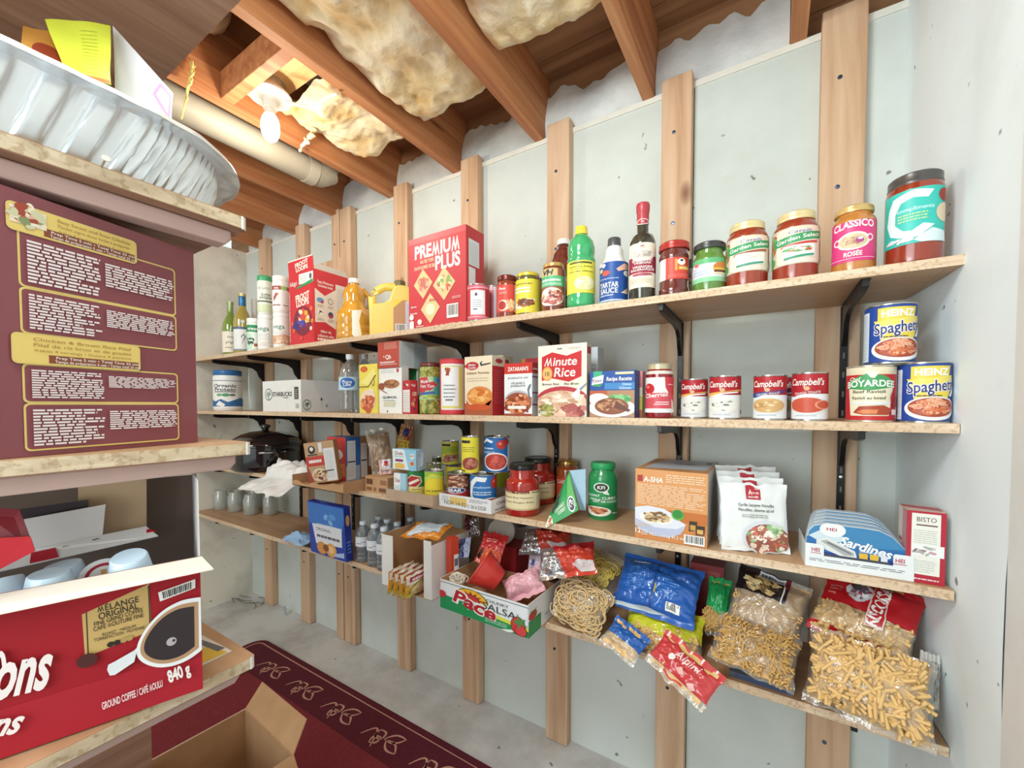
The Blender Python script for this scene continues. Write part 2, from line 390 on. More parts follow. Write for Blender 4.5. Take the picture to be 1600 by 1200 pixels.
# torn white vapour sheet tucked between the joists at the head of the wall
VAP = mottle('vapour_sheet', [(.3, 'c2c7c8'), (.55, 'dfe2e1'), (.75, 'f2f3f1')], 5, .45, .8, .03)
for i, n in enumerate(range(2, -6, -1)):
    x0 = -1.185+.4064*n+.039; x1 = x0+.366
    if n == -5: x0 = XL+.01; x1 = -2.815
    def vs_(u, v, x0=x0, x1=x1, n=n):
        top = 2.455+.03*noise.noise((u*3+n*5, 0, n))+.025*noise.noise((u*9+n, 3, n))
        x = x0+u*(x1-x0); z = 2.287+v*(top-2.287)
        return (x, YW+.012-.016*noise.noise((x*7, z*9, n*2.3))-.012*sin(v*3)+.02*v, z)
    o = MB().sheet(vs_, 26, 14, VAP).build('vapour_sheet', smooth=60)
    tag(o, 'torn white plastic sheet at wall head, '+ORD[i]+' bay from the white wall', 'plastic sheet', 'vapour sheets at the wall head')
# studs
sl = [.1065-.0033+.4064*n for n in range(0, -8, -1)]
def stud(x, lab, z0=-.02, z1=2.307, w=.089):
    rr = random.Random(int(x*1000)); bm_ = MB().box(x, x+w, YS, YW-.0005, z0+.022, z1+rr.uniform(-.006, .006), STUD)
    o = bm_.build('wall_stud', smooth=0, bevel=.003); tag(o, lab, 'stud', 'wall studs')
    for z in (2.13, 1.85, .36):
        s = MB().lathe([(.0055, 0), (.005, .0015), (.002, .002)], col('5a6a88', .3, .9), 10, Matrix.Translation((x+w*.42, YS-.0005, z))@Matrix.Rotation(pi/2, 4, 'X')).build('screw', o)
sn = 0
for i, x in enumerate(sl):
    stud(x, ORD[sn]+' pale wooden wall stud from the white wall', w=.094 if i == 0 else .089); sn += 1
    if i == 5: stud(x-.075+.006, 'narrow wall stud doubled tight beside the sixth stud', w=.062)
p = onY(528, 403, YS); o = MB().box(-2.236, -1.875, YS+.001, YW-.001, p.z-.09, p.z, STUD).build('wood_block', smooth=0, bevel=.002); tag(o, 'short horizontal wooden block between studs behind the cereal', 'wood block')
# ------------------------------------------------------------------ shelf standards, brackets and boards
BLK = col('1d1c1e', .35, .3); BLK2 = col('3a2c24', .45, .2)
ZS = [1.5555, 1.245, .9305, .629]; TH = .019
std_px = [1316, 1062, 870, 731, 628, 550, 468, 412]
sx = [onY(p, 640, 1.375).x for p in std_px]
names4 = ['top shelf', 'second shelf', 'third shelf', 'bottom shelf']
for i, x in enumerate(sx):
    t = MB().box(x-.008, x+.008, YS-.011, YS-.0005, .56, 1.535, BLK)
    for k in range(19): t.box(x-.0022, x+.0022, YS-.0116, YS-.0109, .6+k*.05, .615+k*.05, '6d6a66')
    o = t.build('shelf_standard', smooth=0, bevel=.001); tag(o, 'black slotted steel shelf upright on the '+ORD[i]+' stud from the white wall', 'shelf upright', 'shelf uprights')
    for z in (1.46, 1.09, .80): MB().lathe([(.0045, 0), (.004, .0015), (.0015, .002)], col('d8d8d8', .25, .9), 10, Matrix.Translation((x, YS-.0115, z))@Matrix.Rotation(pi/2, 4, 'X')).build('screw', o)
    for k, z in enumerate(ZS):
        zt = z-TH-.0006; y0 = YF+.012; y1 = YS-.0122
        pr = [(y0, zt), (y0, zt-.016), (y0+.03, zt-.022), (y1-.10, zt-.026), (y1-.055, zt-.034), (y1-.03, zt-.052), (y1-.018, zt-.085), (y1, zt-.105), (y1, zt)]
        b = MB().prism(pr, 0, x-.0055, x+.0055, BLK)
        b.box(x-.009, x+.009, y0, y1-.01, zt-.0015, zt, BLK)
        o = b.build('shelf_bracket', smooth=25, bevel=.0008)
        tag(o, 'black steel bracket under the '+names4[k]+', '+ORD[i]+' from the white wall', 'bracket', 'brackets under the '+names4[k])
for k, z in enumerate(ZS):
    b = MB(); xr = .3028-.0; b.box(XL+.012, .2785, YF+.001, YS-.0115, z-TH, z, OAK)
    b.prism([(.2785, YF+.001), (.3005, YF+.001), (.2785, YS-.0115)], 2, z-TH, z, OAK)
    b.box(XL+.012, .3005, YF-.0005, YF+.0012, z-TH, z, CHIP if k == 9 else wood('shelf_edge', [(.3, 'd2b392'), (.55, 'dcc2a4'), (.75, 'e6d2b8')], (6, 90, 90), .6, fleck=160))
    o = b.build('wall_shelf', smooth=0, bevel=.001)
    tag(o, 'long tan wood shelf board along the back wall, '+['topmost of four', 'second from top', 'third from top', 'lowest of four'][k], 'shelf', 'shelf boards on the back wall')

# ------------------------------------------------------------------ left shelving unit (boards end at Y=.325)
XU, YU = -.677, .325
ZU = [1.905, 1.563, 1.2225, .888]
lab = ['brown board high in the top left corner', 'chipboard shelf under the foil roasting pan', 'chipboard shelf holding the tall maroon carton', 'chipboard shelf holding the red coffee carton']
for z, l in zip(ZU, lab):
    t = MB(); th = .019
    pts = [(-1.12, -.6), (XU, -.6), (XU, YU-.006), (XU-.002, YU-.002), (XU-.006, YU), (-1.12, YU)]
    t.prism(pts, 2, z-th, z-.0012, WALN); t.prism(pts, 2, z-.0012, z, OAK)
    t.box(XU-.0006, XU+.0004, -.6, YU-.008, z-th+.0012, z-.0012, CHIP)
    o = t.build('side_shelf', smooth=0); tag(o, l, 'shelf', 'boards of the side shelf unit')
    MB().prism([(XU-.003, YU-.0002), (XU+.0006, YU-.005), (XU+.0006, YU-.008), (XU-.004, YU-.0005)], 2, z-th, z, col('f0eee8', .4)).build('end_cap', o)
    if z < 1.9:
        r = MB(); zz = z-th-.0005
        r.prism([(-.6, zz), (YU-.012, zz), (YU-.012, zz-.013), (YU-.02, zz-.022), (-.6, zz-.022)], 0, XU-.05, XU-.02, col('c7aaa2', .5)); r.build('support_rail', o, smooth=0, bevel=.003)
pst = MB().box(-1.16, -1.121, -.6, YU, .5, 2.25, WALN); o = pst.build('unit_back_panel', smooth=0); tag(o, 'brown back panel carrying the left side shelves', 'panel')
# nail sticking out of the board edge under the pan
p = onX(163, 256, XU+.012)
o = MB().tube([(XU-.004, p.y, p.z-.002), (XU+.014, p.y+.001, p.z+.006)], .0011, col('b9b4ac', .3, .8)).lathe([(.0042, 0), (.0042, .0012)], col('e9e9e6', .3, .3), 12, Matrix.Translation((XU+.014, p.y+.001, p.z+.006))@Matrix.Rotation(radians(70), 4, 'Y')).build('nail')
tag(o, 'white headed nail in the board edge below the foil pan', 'nail')

# ------------------------------------------------------------------ ceiling things
INS = mottle('glass_wool', [(.25, 'd2ab6c'), (.42, 'e6d0a2'), (.65, 'f1e7cc')], 11, .95, 1, .02)
def batt(n, y0, y1, zb, lab_, seed):
    x0 = -1.185+.4064*n+.040; x1 = x0+.364
    def bot(u, v):
        x = x0+u*(x1-x0); y = y0+v*(y1-y0); e = min(u, 1-u, (1-v)*3.2)*7
        b = min(1, max(0, e))**.5
        z = zb+.07*(1-b)+.038*noise.noise((x*6, y*6, seed))+.022*noise.noise((x*15, y*15, seed+4))+.008*noise.noise((x*40, y*40, seed))
        yy = y+.03*noise.noise((x*9, 0, seed))*v
        return (x, yy, max(z, ZJ-.012) if 0 < u < 1 else z+.03)
    b = MB().sheet(bot, 44, 110, INS)
    b.sheet(lambda u, v: (x0+u*(x1-x0), y0+v*(y1-y0), ZTOP-.002), 1, 1, INS)
    b.sheet(lambda u, v: tuple(Vector(bot(u, 1))*(1-v)+Vector((x0+u*(x1-x0), y1, ZTOP-.002))*v), 44, 6, INS)
    o = b.build('insulation_batt', smooth=80); tag(o, lab_, 'insulation', 'yellow insulation between joists')
batt(-2, -.5, .62, 2.40, 'yellow insulation in the bay left of the light fixture', 1)
batt(-1, -.5, .66, 2.42, 'yellow insulation tucked in behind the wooden block by the light', 9)
batt(-1, .835, 1.2, 2.335, 'sagging yellow insulation directly behind the light bulb', 2)
batt(0, -.5, 1.2, 2.325, 'fluffy yellow insulation one bay right of the light bulb', 3)
batt(1, -.5, 1.12, 2.345, 'pale yellow insulation two bays right of the light bulb', 5)
batt(2, -.5, .85, 2.38, 'pale yellow insulation in the bay nearest the white wall', 6)
x0 = -1.591+.0385
o = MB().box(x0, -1.1855, .672, .71, ZJ+.005, ZJ+.094, JOIST).build('wood_block', smooth=0, bevel=.002); tag(o, 'short wooden block bridging two joists beside the light', 'wood block')
o = MB().box(x0, -1.1855, .7105, .83, 2.352, 2.364, wood('plywood', [(.3, 'e2b777'), (.7, 'f2cf95')], (3, 30, 30), .6)).build('plywood_panel', smooth=0); tag(o, 'pale plywood piece above the ceiling light', 'plywood')
LX, LY = -1.43, .766
lt = thing('ceiling_light', 'round white porcelain ceiling light holder with bare bulb', 'light', (LX, LY, 2.352))
MB().lathe([(.046, 0), (.046, -.036), (.05, -.038)], col('c9ccd0', .3, .8), 36, cap=True).build('junction_box', lt)
MB().lathe([(.064, -.038), (.067, -.042), (.066, -.047), (.05, -.053), (.03, -.058), (.022, -.062), (.021, -.085), (.0, -.085)], col('f2f0ea', .25, coat=.5), 40).build('lamp_holder', lt)
bl = MB().lathe([(.0, -.0855), (.016, -.0855), (.0165, -.104), (.019, -.108)], col('f0ede4', .3), 28); bl.build('bulb_base', lt)
bb = MB().lathe([(.019, -.108), (.024, -.118), (.0275, -.132), (.0285, -.15), (.026, -.168), (.019, -.182), (.009, -.19), (.0, -.192)], emit('fff1d6', 14), 28); bb.build('bulb', lt)
lamp('bulb_light', 'POINT', (LX, LY, 2.352-.235), 6.5, (1, .9, .74), .03)
p0, p1, p2, p3, p4 = [onZ(a, b, 2.275) for a, b in ((446, 158), (470, 165), (490, 168), (510, 152), (527, 147))]
o = MB().tube([p0, p1, p2, p3, p4], .0045, col('f3f2ee', .4), 8).build('electric_cable', smooth=60); tag(o, 'white electric cable looping right from the ceiling light', 'cable')
# pipe
pp = [(-1.668, -2.5, 2.272), (-1.668, .3, 2.272), (-1.668, 1.06, 2.272), (-1.668, 1.10, 2.278), (-1.668, 1.135, 2.30), (-1.668, 1.15, 2.34), (-1.668, 1.155, 2.50)]
pt = MB().tube(pp, .052, col('aba595', .55), 28); o = pt.build('drain_pipe', smooth=50); tag(o, 'beige drain pipe running beside the joist near the light', 'pipe')
MB().tube([(-1.668, 1.03, 2.272), (-1.668, 1.072, 2.272)], .0545, col('b5af9f', .5), 28).build('pipe_collar', o, smooth=50)
# string on a nail
a0 = onX(302, 100, -1.585+.03); rr = random.Random(3); yl = col('f0dc8c', .8)
base = Vector((-1.545, a0.y+.06, 2.37)); sp = MB()
b0 = onX(303, 98, -1.54); b1 = onX(283, 186, -1.53)
for k in range(5):
    pts = []; 
    for i in range(14):
        t = i/13; q = b0.lerp(b1, t if k < 2 else t*.62); w = .008*(1-t)*(1 if k else .4)
        pts.append(q+Vector((rr.uniform(-w, w), rr.uniform(-w, w), rr.uniform(-.004, .004))))
    sp.tube(pts, .0026, yl, 6)
o = sp.build('yellow_string', smooth=60); tag(o, 'knotted yellow string hanging from joist near the pipe', 'string')
pin = MB().tube([b0+Vector((-.02, .0, .006)), b0+Vector((.004, 0, -.002))], .0018, col('6b6560', .4, .8), 6).build('nail_hook', o)
# wisp of glass wool
w0 = onY(489, 206, .95); w1 = onY(468, 236, .93); pts = [w0.lerp(w1, i/8)+Vector((.012*sin(i*1.7), 0, .006*cos(i*2.3))) for i in range(9)]
o = MB().tube(pts, [.013, .011, .01, .009, .009, .007, .006, .006, .003], INS, 8).build('insulation_wisp', smooth=80); tag(o, 'loose wisp of insulation dangling right of the bulb', 'insulation')

# ------------------------------------------------------------------ floor things
RUG = mottle('rug_pile_dark', [(.3, '4c0d1b'), (.7, '64152a')], 160, .95, .5, .003); RUG2 = mottle('rug_pile_red', [(.3, '73202a'), (.7, '8a2c33')], 160, .95, .5, .003)
TAN = mottle('rug_pattern', [(.3, 'c08a7a'), (.7, 'd6a08e')], 160, .95, .3, .003)
rx0, rx1, ry0, ry1, rc = -2.33, -.2, -.8, 1.155, .07
def rr_out(i, d=0):
    pts = []
    for cx, cy, a in ((rx1-rc, ry1-rc, 0), (rx0+rc, ry1-rc, 90), (rx0+rc, ry0+rc, 180), (rx1-rc, ry0+rc, 270)):
        for k in range(7): t = radians(a+15*k); pts.append((cx+(rc-d)*cos(t), cy+(rc-d)*sin(t)))
    return pts
rg = MB().prism(rr_out(0), 2, .001, .009, RUG)
inn = [(rx0+.25, ry0+.2), (rx1-.2, ry0+.2), (rx1-.2, ry1-.19), (rx0+.25, ry1-.19)]
rg.prism(inn, 2, .009, .0098, RUG2)
def ribbon(pts, w, z=.0102):
    vs = []; fs = []
    for i, p in enumerate(pts):
        q0 = pts[max(i-1, 0)]; q1 = pts[min(i+1, len(pts)-1)]; t = Vector((q1[0]-q0[0], q1[1]-q0[1])).normalized(); ww = w*(.35+.65*sin(pi*(i+.5)/len(pts)))
        vs += [(p[0]-t.y*ww, p[1]+t.x*ww, z), (p[0]+t.y*ww, p[1]-t.x*ww, z)]
    for i in range(len(pts)-1): fs.append((2*i, 2*i+2, 2*i+3, 2*i+1))
    rg.add(vs, fs, TAN)
ed = [(a, b) for a, b in rr_out(0, .028)]
ribbon([(ed[13][0], ry0+.1)]+[(rx0+.03, y) for y in (-.3, .3, .8, 1.04)]+ed[13:6:-1]+[(x, ry1-.03) for x in (-2, -1.6, -1.2, -.8, -.3)], .0035)
def leaf(cx, cy, a, L=.06, wd=.018):
    for sgn in (1, -1):
        ribbon([(cx+cos(a)*L*t-sin(a)*sgn*wd*sin(pi*t), cy+sin(a)*L*t+cos(a)*sgn*wd*sin(pi*t)) for t in [k/10 for k in range(11)]], .0042)
for k in range(7):
    cx = -2.0+k*.26; cy = ry1-.115
    leaf(cx, cy, .5, .085); leaf(cx+.01, cy, -.35, .08); leaf(cx-.01, cy-.01, 2.4, .05, .02); leaf(cx-.02, cy, -2.0, .045, .016)
    ribbon([(cx-.1+.02*t, cy-.03+.05*sin(t*.9)) for t in [j*.5 for j in range(9)]], .004)
for k in range(4):
    cy = .75-k*.22; cx = rx0+.13; leaf(cx, cy, 1.2, .085); leaf(cx, cy, .2, .08); leaf(cx, cy, -2.2, .05)
o = rg.build('floor_rug', smooth=0); tag(o, 'maroon rug with pinkish leaf border on the concrete floor', 'rug')
# open carton standing on the rug
zc = .31; A = onZ(384, 1107, zc); B = onZ(412, 1134, zc); e = Vector((B.x-A.x, B.y-A.y, 0)).normalized(); n_ = Vector((e.y, -e.x, 0))
if n_.y > 0: n_ = -n_
cb = thing('open_carton', 'open tan cardboard carton standing on the maroon rug', 'carton', (A.x, A.y, .0108), atan2(e.y, e.x))
LWh, LD, h_ = .30, .27, zc-.011; t_ = .004; C1 = CARD()
wl = MB().box(0, LWh, -LD, 0, 0, t_, C1).box(0, LWh, -t_, 0, t_, h_, C1).box(0, LWh, -LD, -LD+t_, t_, h_, C1).box(0, t_, -LD+t_, -t_, t_, h_, C1).box(LWh-t_, LWh, -LD+t_, -t_, t_, h_, C1)
wl.build('carton_body', cb, smooth=0)
def flap(name, p, q, out, up, mat):
    p, q = Vector(p), Vector(q); d = Vector((out[0], out[1], up)); pr = (q-p).normalized()*.012; nn = (q-p).cross(d).normalized()*.0015
    vs = [p, q, q+d-pr, p+d+pr]; vs = [v+nn for v in vs]+[v-nn for v in vs]
    MB().add(vs, [(0, 1, 2, 3), (7, 6, 5, 4), (0, 4, 5, 1), (1, 5, 6, 2), (2, 6, 7, 3), (3, 7, 4, 0)], mat).build(name, cb, smooth=0)
flap('carton_flap', (0, 0, h_), (LWh, 0, h_), (-.01, .05), .06, C1)
flap('carton_flap', (0, -LD, h_), (0, 0, h_), (-.012, 0), -.075, col('e9e6e0', .6))
flap('carton_flap', (LWh, 0, h_), (LWh, -LD, h_), (.08, 0), -.05, C1)
flap('carton_flap', (LWh, -LD, h_), (0, -LD, h_), (0, -.09), .0, C1)
# scrap of foil against the stud foot, twigs in the corner
q = onY(442, 950, 1.35)
o = MB().box(-.009, .009, -.004, .004, 0, .055, col('c9d2d6', .25, .7), Matrix.Translation((q.x, 1.366, .004))@Matrix.Rotation(.12, 4, 'X')).build('foil_strip', smooth=0, bevel=.002); tag(o, 'silvery strip standing on the floor against the wall', 'foil strip')
tw = MB(); rr = random.Random(5)
for k in range(7):
    q = onZ(345+k*10, 935+rr.uniform(-8, 6), .004); a = rr.uniform(-.6, .6)
    tw.tube([q+Vector((cos(a)*t*.13, sin(a)*t*.13+.02*sin(t*4+k), .002+.006*sin(pi*t))) for t in [j/7 for j in range(8)]], .0016, '4a3f33', 5)
o = tw.build('dry_roots', smooth=60); tag(o, 'dark dry rootlets lying on the concrete in the far corner', 'twigs'); o['kind'] = 'stuff'

# ================================================================== packaged food: builders
def spot(pL, pR, py, gap=.01, Y=None, zt=None):
    """centre, radius and heading of a round thing seen between two pixel columns, standing gap behind the shelf front"""
    aL, aR = ang(pL, py), ang(pR, py); m = (aL+aR)/2; hf = (aR-aL)/2; y = Y or YF+gap+.03
    for _ in range(6):
        Rr = y/cos(m); r = Rr*sin(hf)
        if Y is None: y = YF+gap+r
    rz = atan2(-y*tan(m), y); return y*tan(m), y, r, rz, Rr
def topz(px, py, dist):
    q = ray(px, py); return CH+q.z/hypot(q.x, q.y)*dist
def round_at(pL, pR, ptop, z0, gap=.01, Y=None):
    X, Y, r, rz, Rr = spot(pL, pR, ptop, gap, Y); d = Rr-r if ptop < 640 else Rr+r
    return X, Y, r, rz, topz((pL+pR)/2, ptop, d)-z0
def put(name, label, cat, sp, z0, group=None, turn=0):
    X, Y, r, rz, h = sp
    return thing(name, label, cat, (X, Y, z0+.0004), rz+radians(turn), group), r, h
SAUCE = lambda h: col(h, .18, coat=1, vary=.12, scale=60)
def jar(sp, z0, name, label, cat, body, lid, A=None, bg=None, lz=(.16, .68), span=150, lidh=.1, neck=.8, sh=.72, lidr=.86, rot=0, group=None, seg=40, extra=None, waist=0):
    o, r, h = put(name, label, cat, sp, z0, group)
    b = body if not isinstance(body, str) else SAUCE(body)
    pr = [(.0, 0), (.86*r, 0), (.97*r, .012*h), (r, .05*h)]
    if waist: pr += [(r, .13*h), (.95*r, .15*h), (.95*r, (sh-.06)*h), (r, (sh-.03)*h)]
    pr += [(r, sh*h), (.985*r, (sh+.03)*h), (.93*r, (sh+.075)*h), ((neck+.02)*r, (sh+.115)*h), (neck*r, (sh+.135)*h), (neck*r, (1-lidh)*h)]
    MB().lathe(pr, b, seg).build('jar_body', o, smooth=40)
    l = lidr*r; z1 = h*(1-lidh)
    lm = lid if not isinstance(lid, str) else col(lid, .3, .35)
    MB().lathe([(neck*r, z1-.004), (l, z1-.004), (l*1.02, z1-.002), (l*1.02, z1+.002), (l, z1+.004), (l, h-.003), (l-.003, h), (l*.82, h), (l*.8, h-.0012), (0, h-.0012)], lm, seg, cap=False).build('lid', o, smooth=40)
    if A is not None:
        mb = MB(); rr_ = (.95*r if waist else r)+.0004; fn = cyl_map(rr_, lz[0]*h, lz[1]*h, span, rot)
        art(mb, [R(0, 0, 1, 1, bg)]+A, rr_*radians(span), (lz[1]-lz[0])*h, fn, slices=max(8, int(span/9))); mb.build('label', o, smooth=60)
    if extra: extra(o, r, h)
    return o
STEEL = lambda: col('c9c9c6', .22, .9)
def can(sp, z0, name, label, cat, A, bg, span=180, rot=0, group=None, seg=44, lid=None, back=None, turn=0):
    o, r, h = put(name, label, cat, sp, z0, group, turn); e = .0022
    MB().lathe([(0, .001), (r-.004, .001), (r-.003, 0), (r, 0), (r, e), (r-.0012, e+.0008), (r-.0012, h-e-.0008), (r, h-e), (r, h), (r-.0022, h), (r-.003, h-.004), (r*.8, h-.004), (r*.78, h-.005), (0, h-.005)], lid or STEEL(), seg).build('can_body', o, smooth=30)
    mb = MB(); z_0, z_1 = e+.001, h-e-.001; rr_ = r-.0004
    mb.lathe([(rr_-.0003, z_0), (rr_-.0003, z_1)], back or bg, seg, cap=False)
    art(mb, [R(0, 0, 1, 1, bg)]+A, rr_*radians(span), z_1-z_0, cyl_map(rr_, z_0, z_1, span, rot), slices=max(10, int(span/8))); mb.build('label', o, smooth=60)
    return o
def bottle(sp, z0, name, label, cat, prof, body, cap, capcol, A=None, bg=None, lz=None, span=160, rot=0, group=None, lr=1, seg=36, capname='cap', extra=None):
    o, r, h = put(name, label, cat, sp, z0, group)
    MB().lathe([(a*r, b*h) for a, b in prof], body if not isinstance(body, str) else SAUCE(body), seg).build('bottle_body', o, smooth=50)
    if cap: MB().lathe([(a*r, b*h) for a, b in cap], m_(capcol) if not isinstance(capcol, str) else col(capcol, .4), 28).build(capname, o, smooth=40)
    if A is not None:
        mb = MB(); rr_ = lr*r+.0005
        art(mb, [R(0, 0, 1, 1, bg)]+A, rr_*radians(span), (lz[1]-lz[0])*h, cyl_map(rr_, lz[0]*h, lz[1]*h, span, rot), slices=max(8, int(span/9))); mb.build('label', o, smooth=60)
    if extra: extra(o, r, h)
    return o
def gbox(pL, pN, pR, ptop, z0, name, label, cat, bg, AL=(), AR=(), gap=.012, psi=0, b=None, a=None, group=None, sidebg=None, topbg=None, bevel=.0012, h=None, Y=None, topA=None, hollow=None, tilt=0, wear=0):
    """carton whose nearest upright edge is at pixel column pN, its left face reaching pL and its right face pR"""
    y = Y or YF+gap; aN = ang(pN, ptop); N = Vector((y*tan(aN), y)); e = Vector((cos(psi), sin(psi))); d = Vector((-sin(psi), cos(psi)))
    def hit(o_, dr, px):
        t = ang(px, ptop); n = Vector((cos(t), -sin(t))); return -(o_.dot(n))/dr.dot(n)
    if a is None: a = hit(N, -e, pL)
    if b is None: b = hit(N, d, pR)
    if h is None: h = topz(pN, ptop, N.length)-z0
    c = N-e*a/2+d*b/2
    t = MB(); x0, x1, y0, y1 = -a/2, a/2, -b/2, b/2
    m0 = m_(bg); m1 = m_(sidebg or bg); m2 = m_(topbg or bg)
    if hollow is None:
        t.box(x0, x1, y0, y1, 0, h, m0)
        t.m = [t.mi(m2), t.mi(m2), t.mi(m0), t.mi(m1), t.mi(m0), t.mi(m1)]
    else:
        k = .0012; w_ = m_(hollow)
        t.box(x0, x1, y0, y1, 0, k, m0).box(x0, x1, y0, y0+k, k, h, m0).box(x0, x1, y1-k, y1, k, h, m0).box(x0, x0+k, y0+k, y1-k, k, h, m1).box(x1-k, x1, y0+k, y1-k, k, h, m1)
        t.box(x0+k, x1-k, y0+k, y0+k+.0004, k, h, w_).box(x0+k, x1-k, y1-k-.0004, y1-k, k, h, w_).box(x1-k-.0004, x1-k, y0+k, y1-k, k, h, w_)
    if AL: art(t, list(AL), a, h, plane_map((x0, y0, 0), (1, 0, 0), (0, 0, 1), a, h))
    if AR: art(t, list(AR), b, h, plane_map((x1, y0, 0), (0, 1, 0), (0, 0, 1), b, h))
    if topA: art(t, list(topA), a, b, plane_map((x0, y0, h), (1, 0, 0), (0, 1, 0), a, b))
    o = t.build(name, smooth=0, loc=(c.x, c.y, z0+.0004), rz=psi)
    if tilt: o.rotation_euler.y = tilt
    tag(o, label, cat, group); o['dims'] = (a, b, h); return o
WHT, RED, CRM, BLK_, BLU, GRN, YEL = 'f3f1ec', 'cf2733', 'efe3c6', '1c1b1c', '1f4fa3', '2b9a59', 'f0d93c'
Z1, Z2, Z3, Z4 = ZS

# ------------------------------------------------------------------ top shelf, far left to right
WB = [(0, 0), (.9, 0), (1, .02), (1, .52), (.93, .6), (.7, .68), (.42, .76), (.36, .84), (.36, .955), (.42, .96), (.42, 1), (0, 1)]
GLG = col('79913f', .12, coat=1, vary=.2, scale=12); GLY = col('a8974c', .12, coat=1, vary=.2, scale=12)
bottle(round_at(346, 373, 470, Z1, .03), Z1, 'wine_bottle', 'green wine bottle with handwritten cream label at far left of top shelf', 'bottle', WB, GLG, None, None,
  [TX('lime', .5, .75, .13, '3a3a3a', sh=.2, b=0), TX('ginger', .5, .5, .13, '3a3a3a', sh=.2, b=0), TX('from An', .5, .24, .1, '3a3a3a', sh=.2, b=0)], 'efe6d4', (.06, .44), 170)
bottle(round_at(363, 393, 457, Z1, .03), Z1, 'wine_bottle', 'amber white-wine bottle with blue neck foil and a silver framed label', 'bottle', WB, GLY,
  [(.37, .76), (.39, .765), (.39, .95), (.37, .96)], col('2f6f9f', .3, .4), [R(.06, .06, .94, .9, 'e8e9e6'), P([(.45, .25), (.62, .6), (.52, .72), (.42, .6), (.5, .45)], '6f7f8a'), P([(.47, .33), (.56, .58), (.51, .66), (.46, .58)], 'e8e9e6'), R(0, .93, 1, 1, '3f5f84')], '7d93a8', (.06, .44), 160, capname='foil',
  extra=lambda o, r, h: (MB().lathe([(0, .96*h), (.33*r, .96*h), (.33*r, 1.01*h), (0, 1.01*h)], 'e8e5dc', 20).build('bottle_stopper', o), MB().lathe([(0, 0), (.22*r, 0), (.22*r, .001), (0, .001)], 'c9d6d0', 20, Matrix.Translation((0, -1.0*r, .53*h))@Matrix.Rotation(pi/2, 4, 'X')).build('seal', o)))
bottle(round_at(389, 405, 466, Z1, .12), Z1, 'white_bottle', 'slim white bottle standing behind the small green and white tub', 'bottle', [(0, 0), (1, 0), (1, .45), (.8, .55), (.62, .6), (.62, .98), (.55, 1), (0, 1)], col('eeeeea', .4), None, None)
TUB = [(0, 0), (.95, 0), (1, .02), (1, .84), (.96, .87), (0, .87)]; TCAP = [(.0, .872), (.985, .872), (1.0, .88), (1.0, .985), (.96, 1), (0, 1)]
def tub(sp, z0, label, A, body='f2f2ee', cap='f4f4f0', bg=None, lz=(.06, .82), **k):
    return bottle(sp, z0, 'supplement_tub', label, 'tub', TUB, col(body, .35), TCAP, cap, A, bg or body, lz, 175, capname='lid', **k)
tub(round_at(382, 408, 497, Z1, .05), Z1, 'small green and white tub left of the stacked white tubs', [R(0, .68, 1, .96, '1f8a55'), TX('greens', .5, .82, .13, WHT), P([(0, 0), (.35, 0), (.5, .3), (.35, .62), (0, .68)], 'bfe0c8'), R(.5, .1, .95, .22, 'b5553f'), FD(.3, .3, .25, .2, ['4d5a4c', '83957f', '2f3f33'], 14, .3)], 'e4f0e4', 'f0f2ee') if False else tub(round_at(385, 407, 497, Z1, .0), Z1, 'small green and white tub left of the stacked white tubs', [R(0, .68, 1, .96, '1f8a55'), TX('greens', .5, .82, .13, WHT), P([(0, 0), (.35, 0), (.5, .3), (.35, .62), (0, .68)], 'bfe0c8'), R(.5, .1, .95, .22, 'b5553f'), FD(.3, .3, .25, .2, ['4d5a4c', '83957f', '2f3f33'], 14, .3)], 'e4f0e4', 'f0f2ee')
gA = [TX('vega', .38, .72, .17, '2a7d5f', b=.01), LN(.2, .3, .7, .56, 4, 'b9b9b4', .3), R(.2, .08, .8, .1, 'c9c4bb')]
lo1 = round_at(402, 427, 491, Z1, .015); tub(lo1, Z1, 'lower white tub under the green lidded tub', gA+[LN(.25, .12, .7, .25, 3, 'c7b2a4', .3)])
lo2 = round_at(426, 452, 488, Z1, .012); tub(lo2, Z1, 'lower white tub under the tub with a red band, beside red cereal box', gA+[P([(0, .06), (1, .06), (1, .36), (.6, .44), (.3, .36), (0, .4)], 'dcae8e'), FD(.55, .2, .4, .13, ['e9c9ad', 'c98f6c', 'f2dfcc'], 16, .4)])
s_ = (lo1[0], lo1[1], lo1[2]*.96, lo1[3], topz(414, 430, hypot(lo1[0], lo1[1])-lo1[2])-Z1-lo1[4]-.001)
tub(s_, Z1+lo1[4]+.0008, 'green lidded supplement tub stacked on a white tub', [TX('VEGAN', .42, .8, .09, '8c9188', b=0), TX('SUPER', .55, .58, .08, '5c6158'), TX('GREENS', .52, .48, .08, '5c6158'), R(.1, .33, .95, .38, '4f6a48'), R(0, 0, 1, .25, 'd9e3bd'), E(.55, .42, .02, .012, '6b7a60')], 'eef0e4', '3fa571')
s_ = (lo2[0], lo2[1], lo2[2]*1.0, lo2[3], topz(437, 430, hypot(lo2[0], lo2[1])-lo2[2])-Z1-lo2[4]-.001)
tub(s_, Z1+lo2[4]+.0008, 'white tub with a red and green band stacked on top, beside red cereal box', [R(0, .72, 1, .86, 'a63a3a'), R(.52, .72, .78, .86, '9fce78'), TX('vega', .3, .79, .08, WHT), P([(.2, .3), (.42, .58), (.3, .62), (.18, .45)], 'b04a44'), LN(.12, .15, .5, .21, 1, 'a05048', .7), LN(.58, .15, .8, .21, 1, '8f8f8a', .7)])

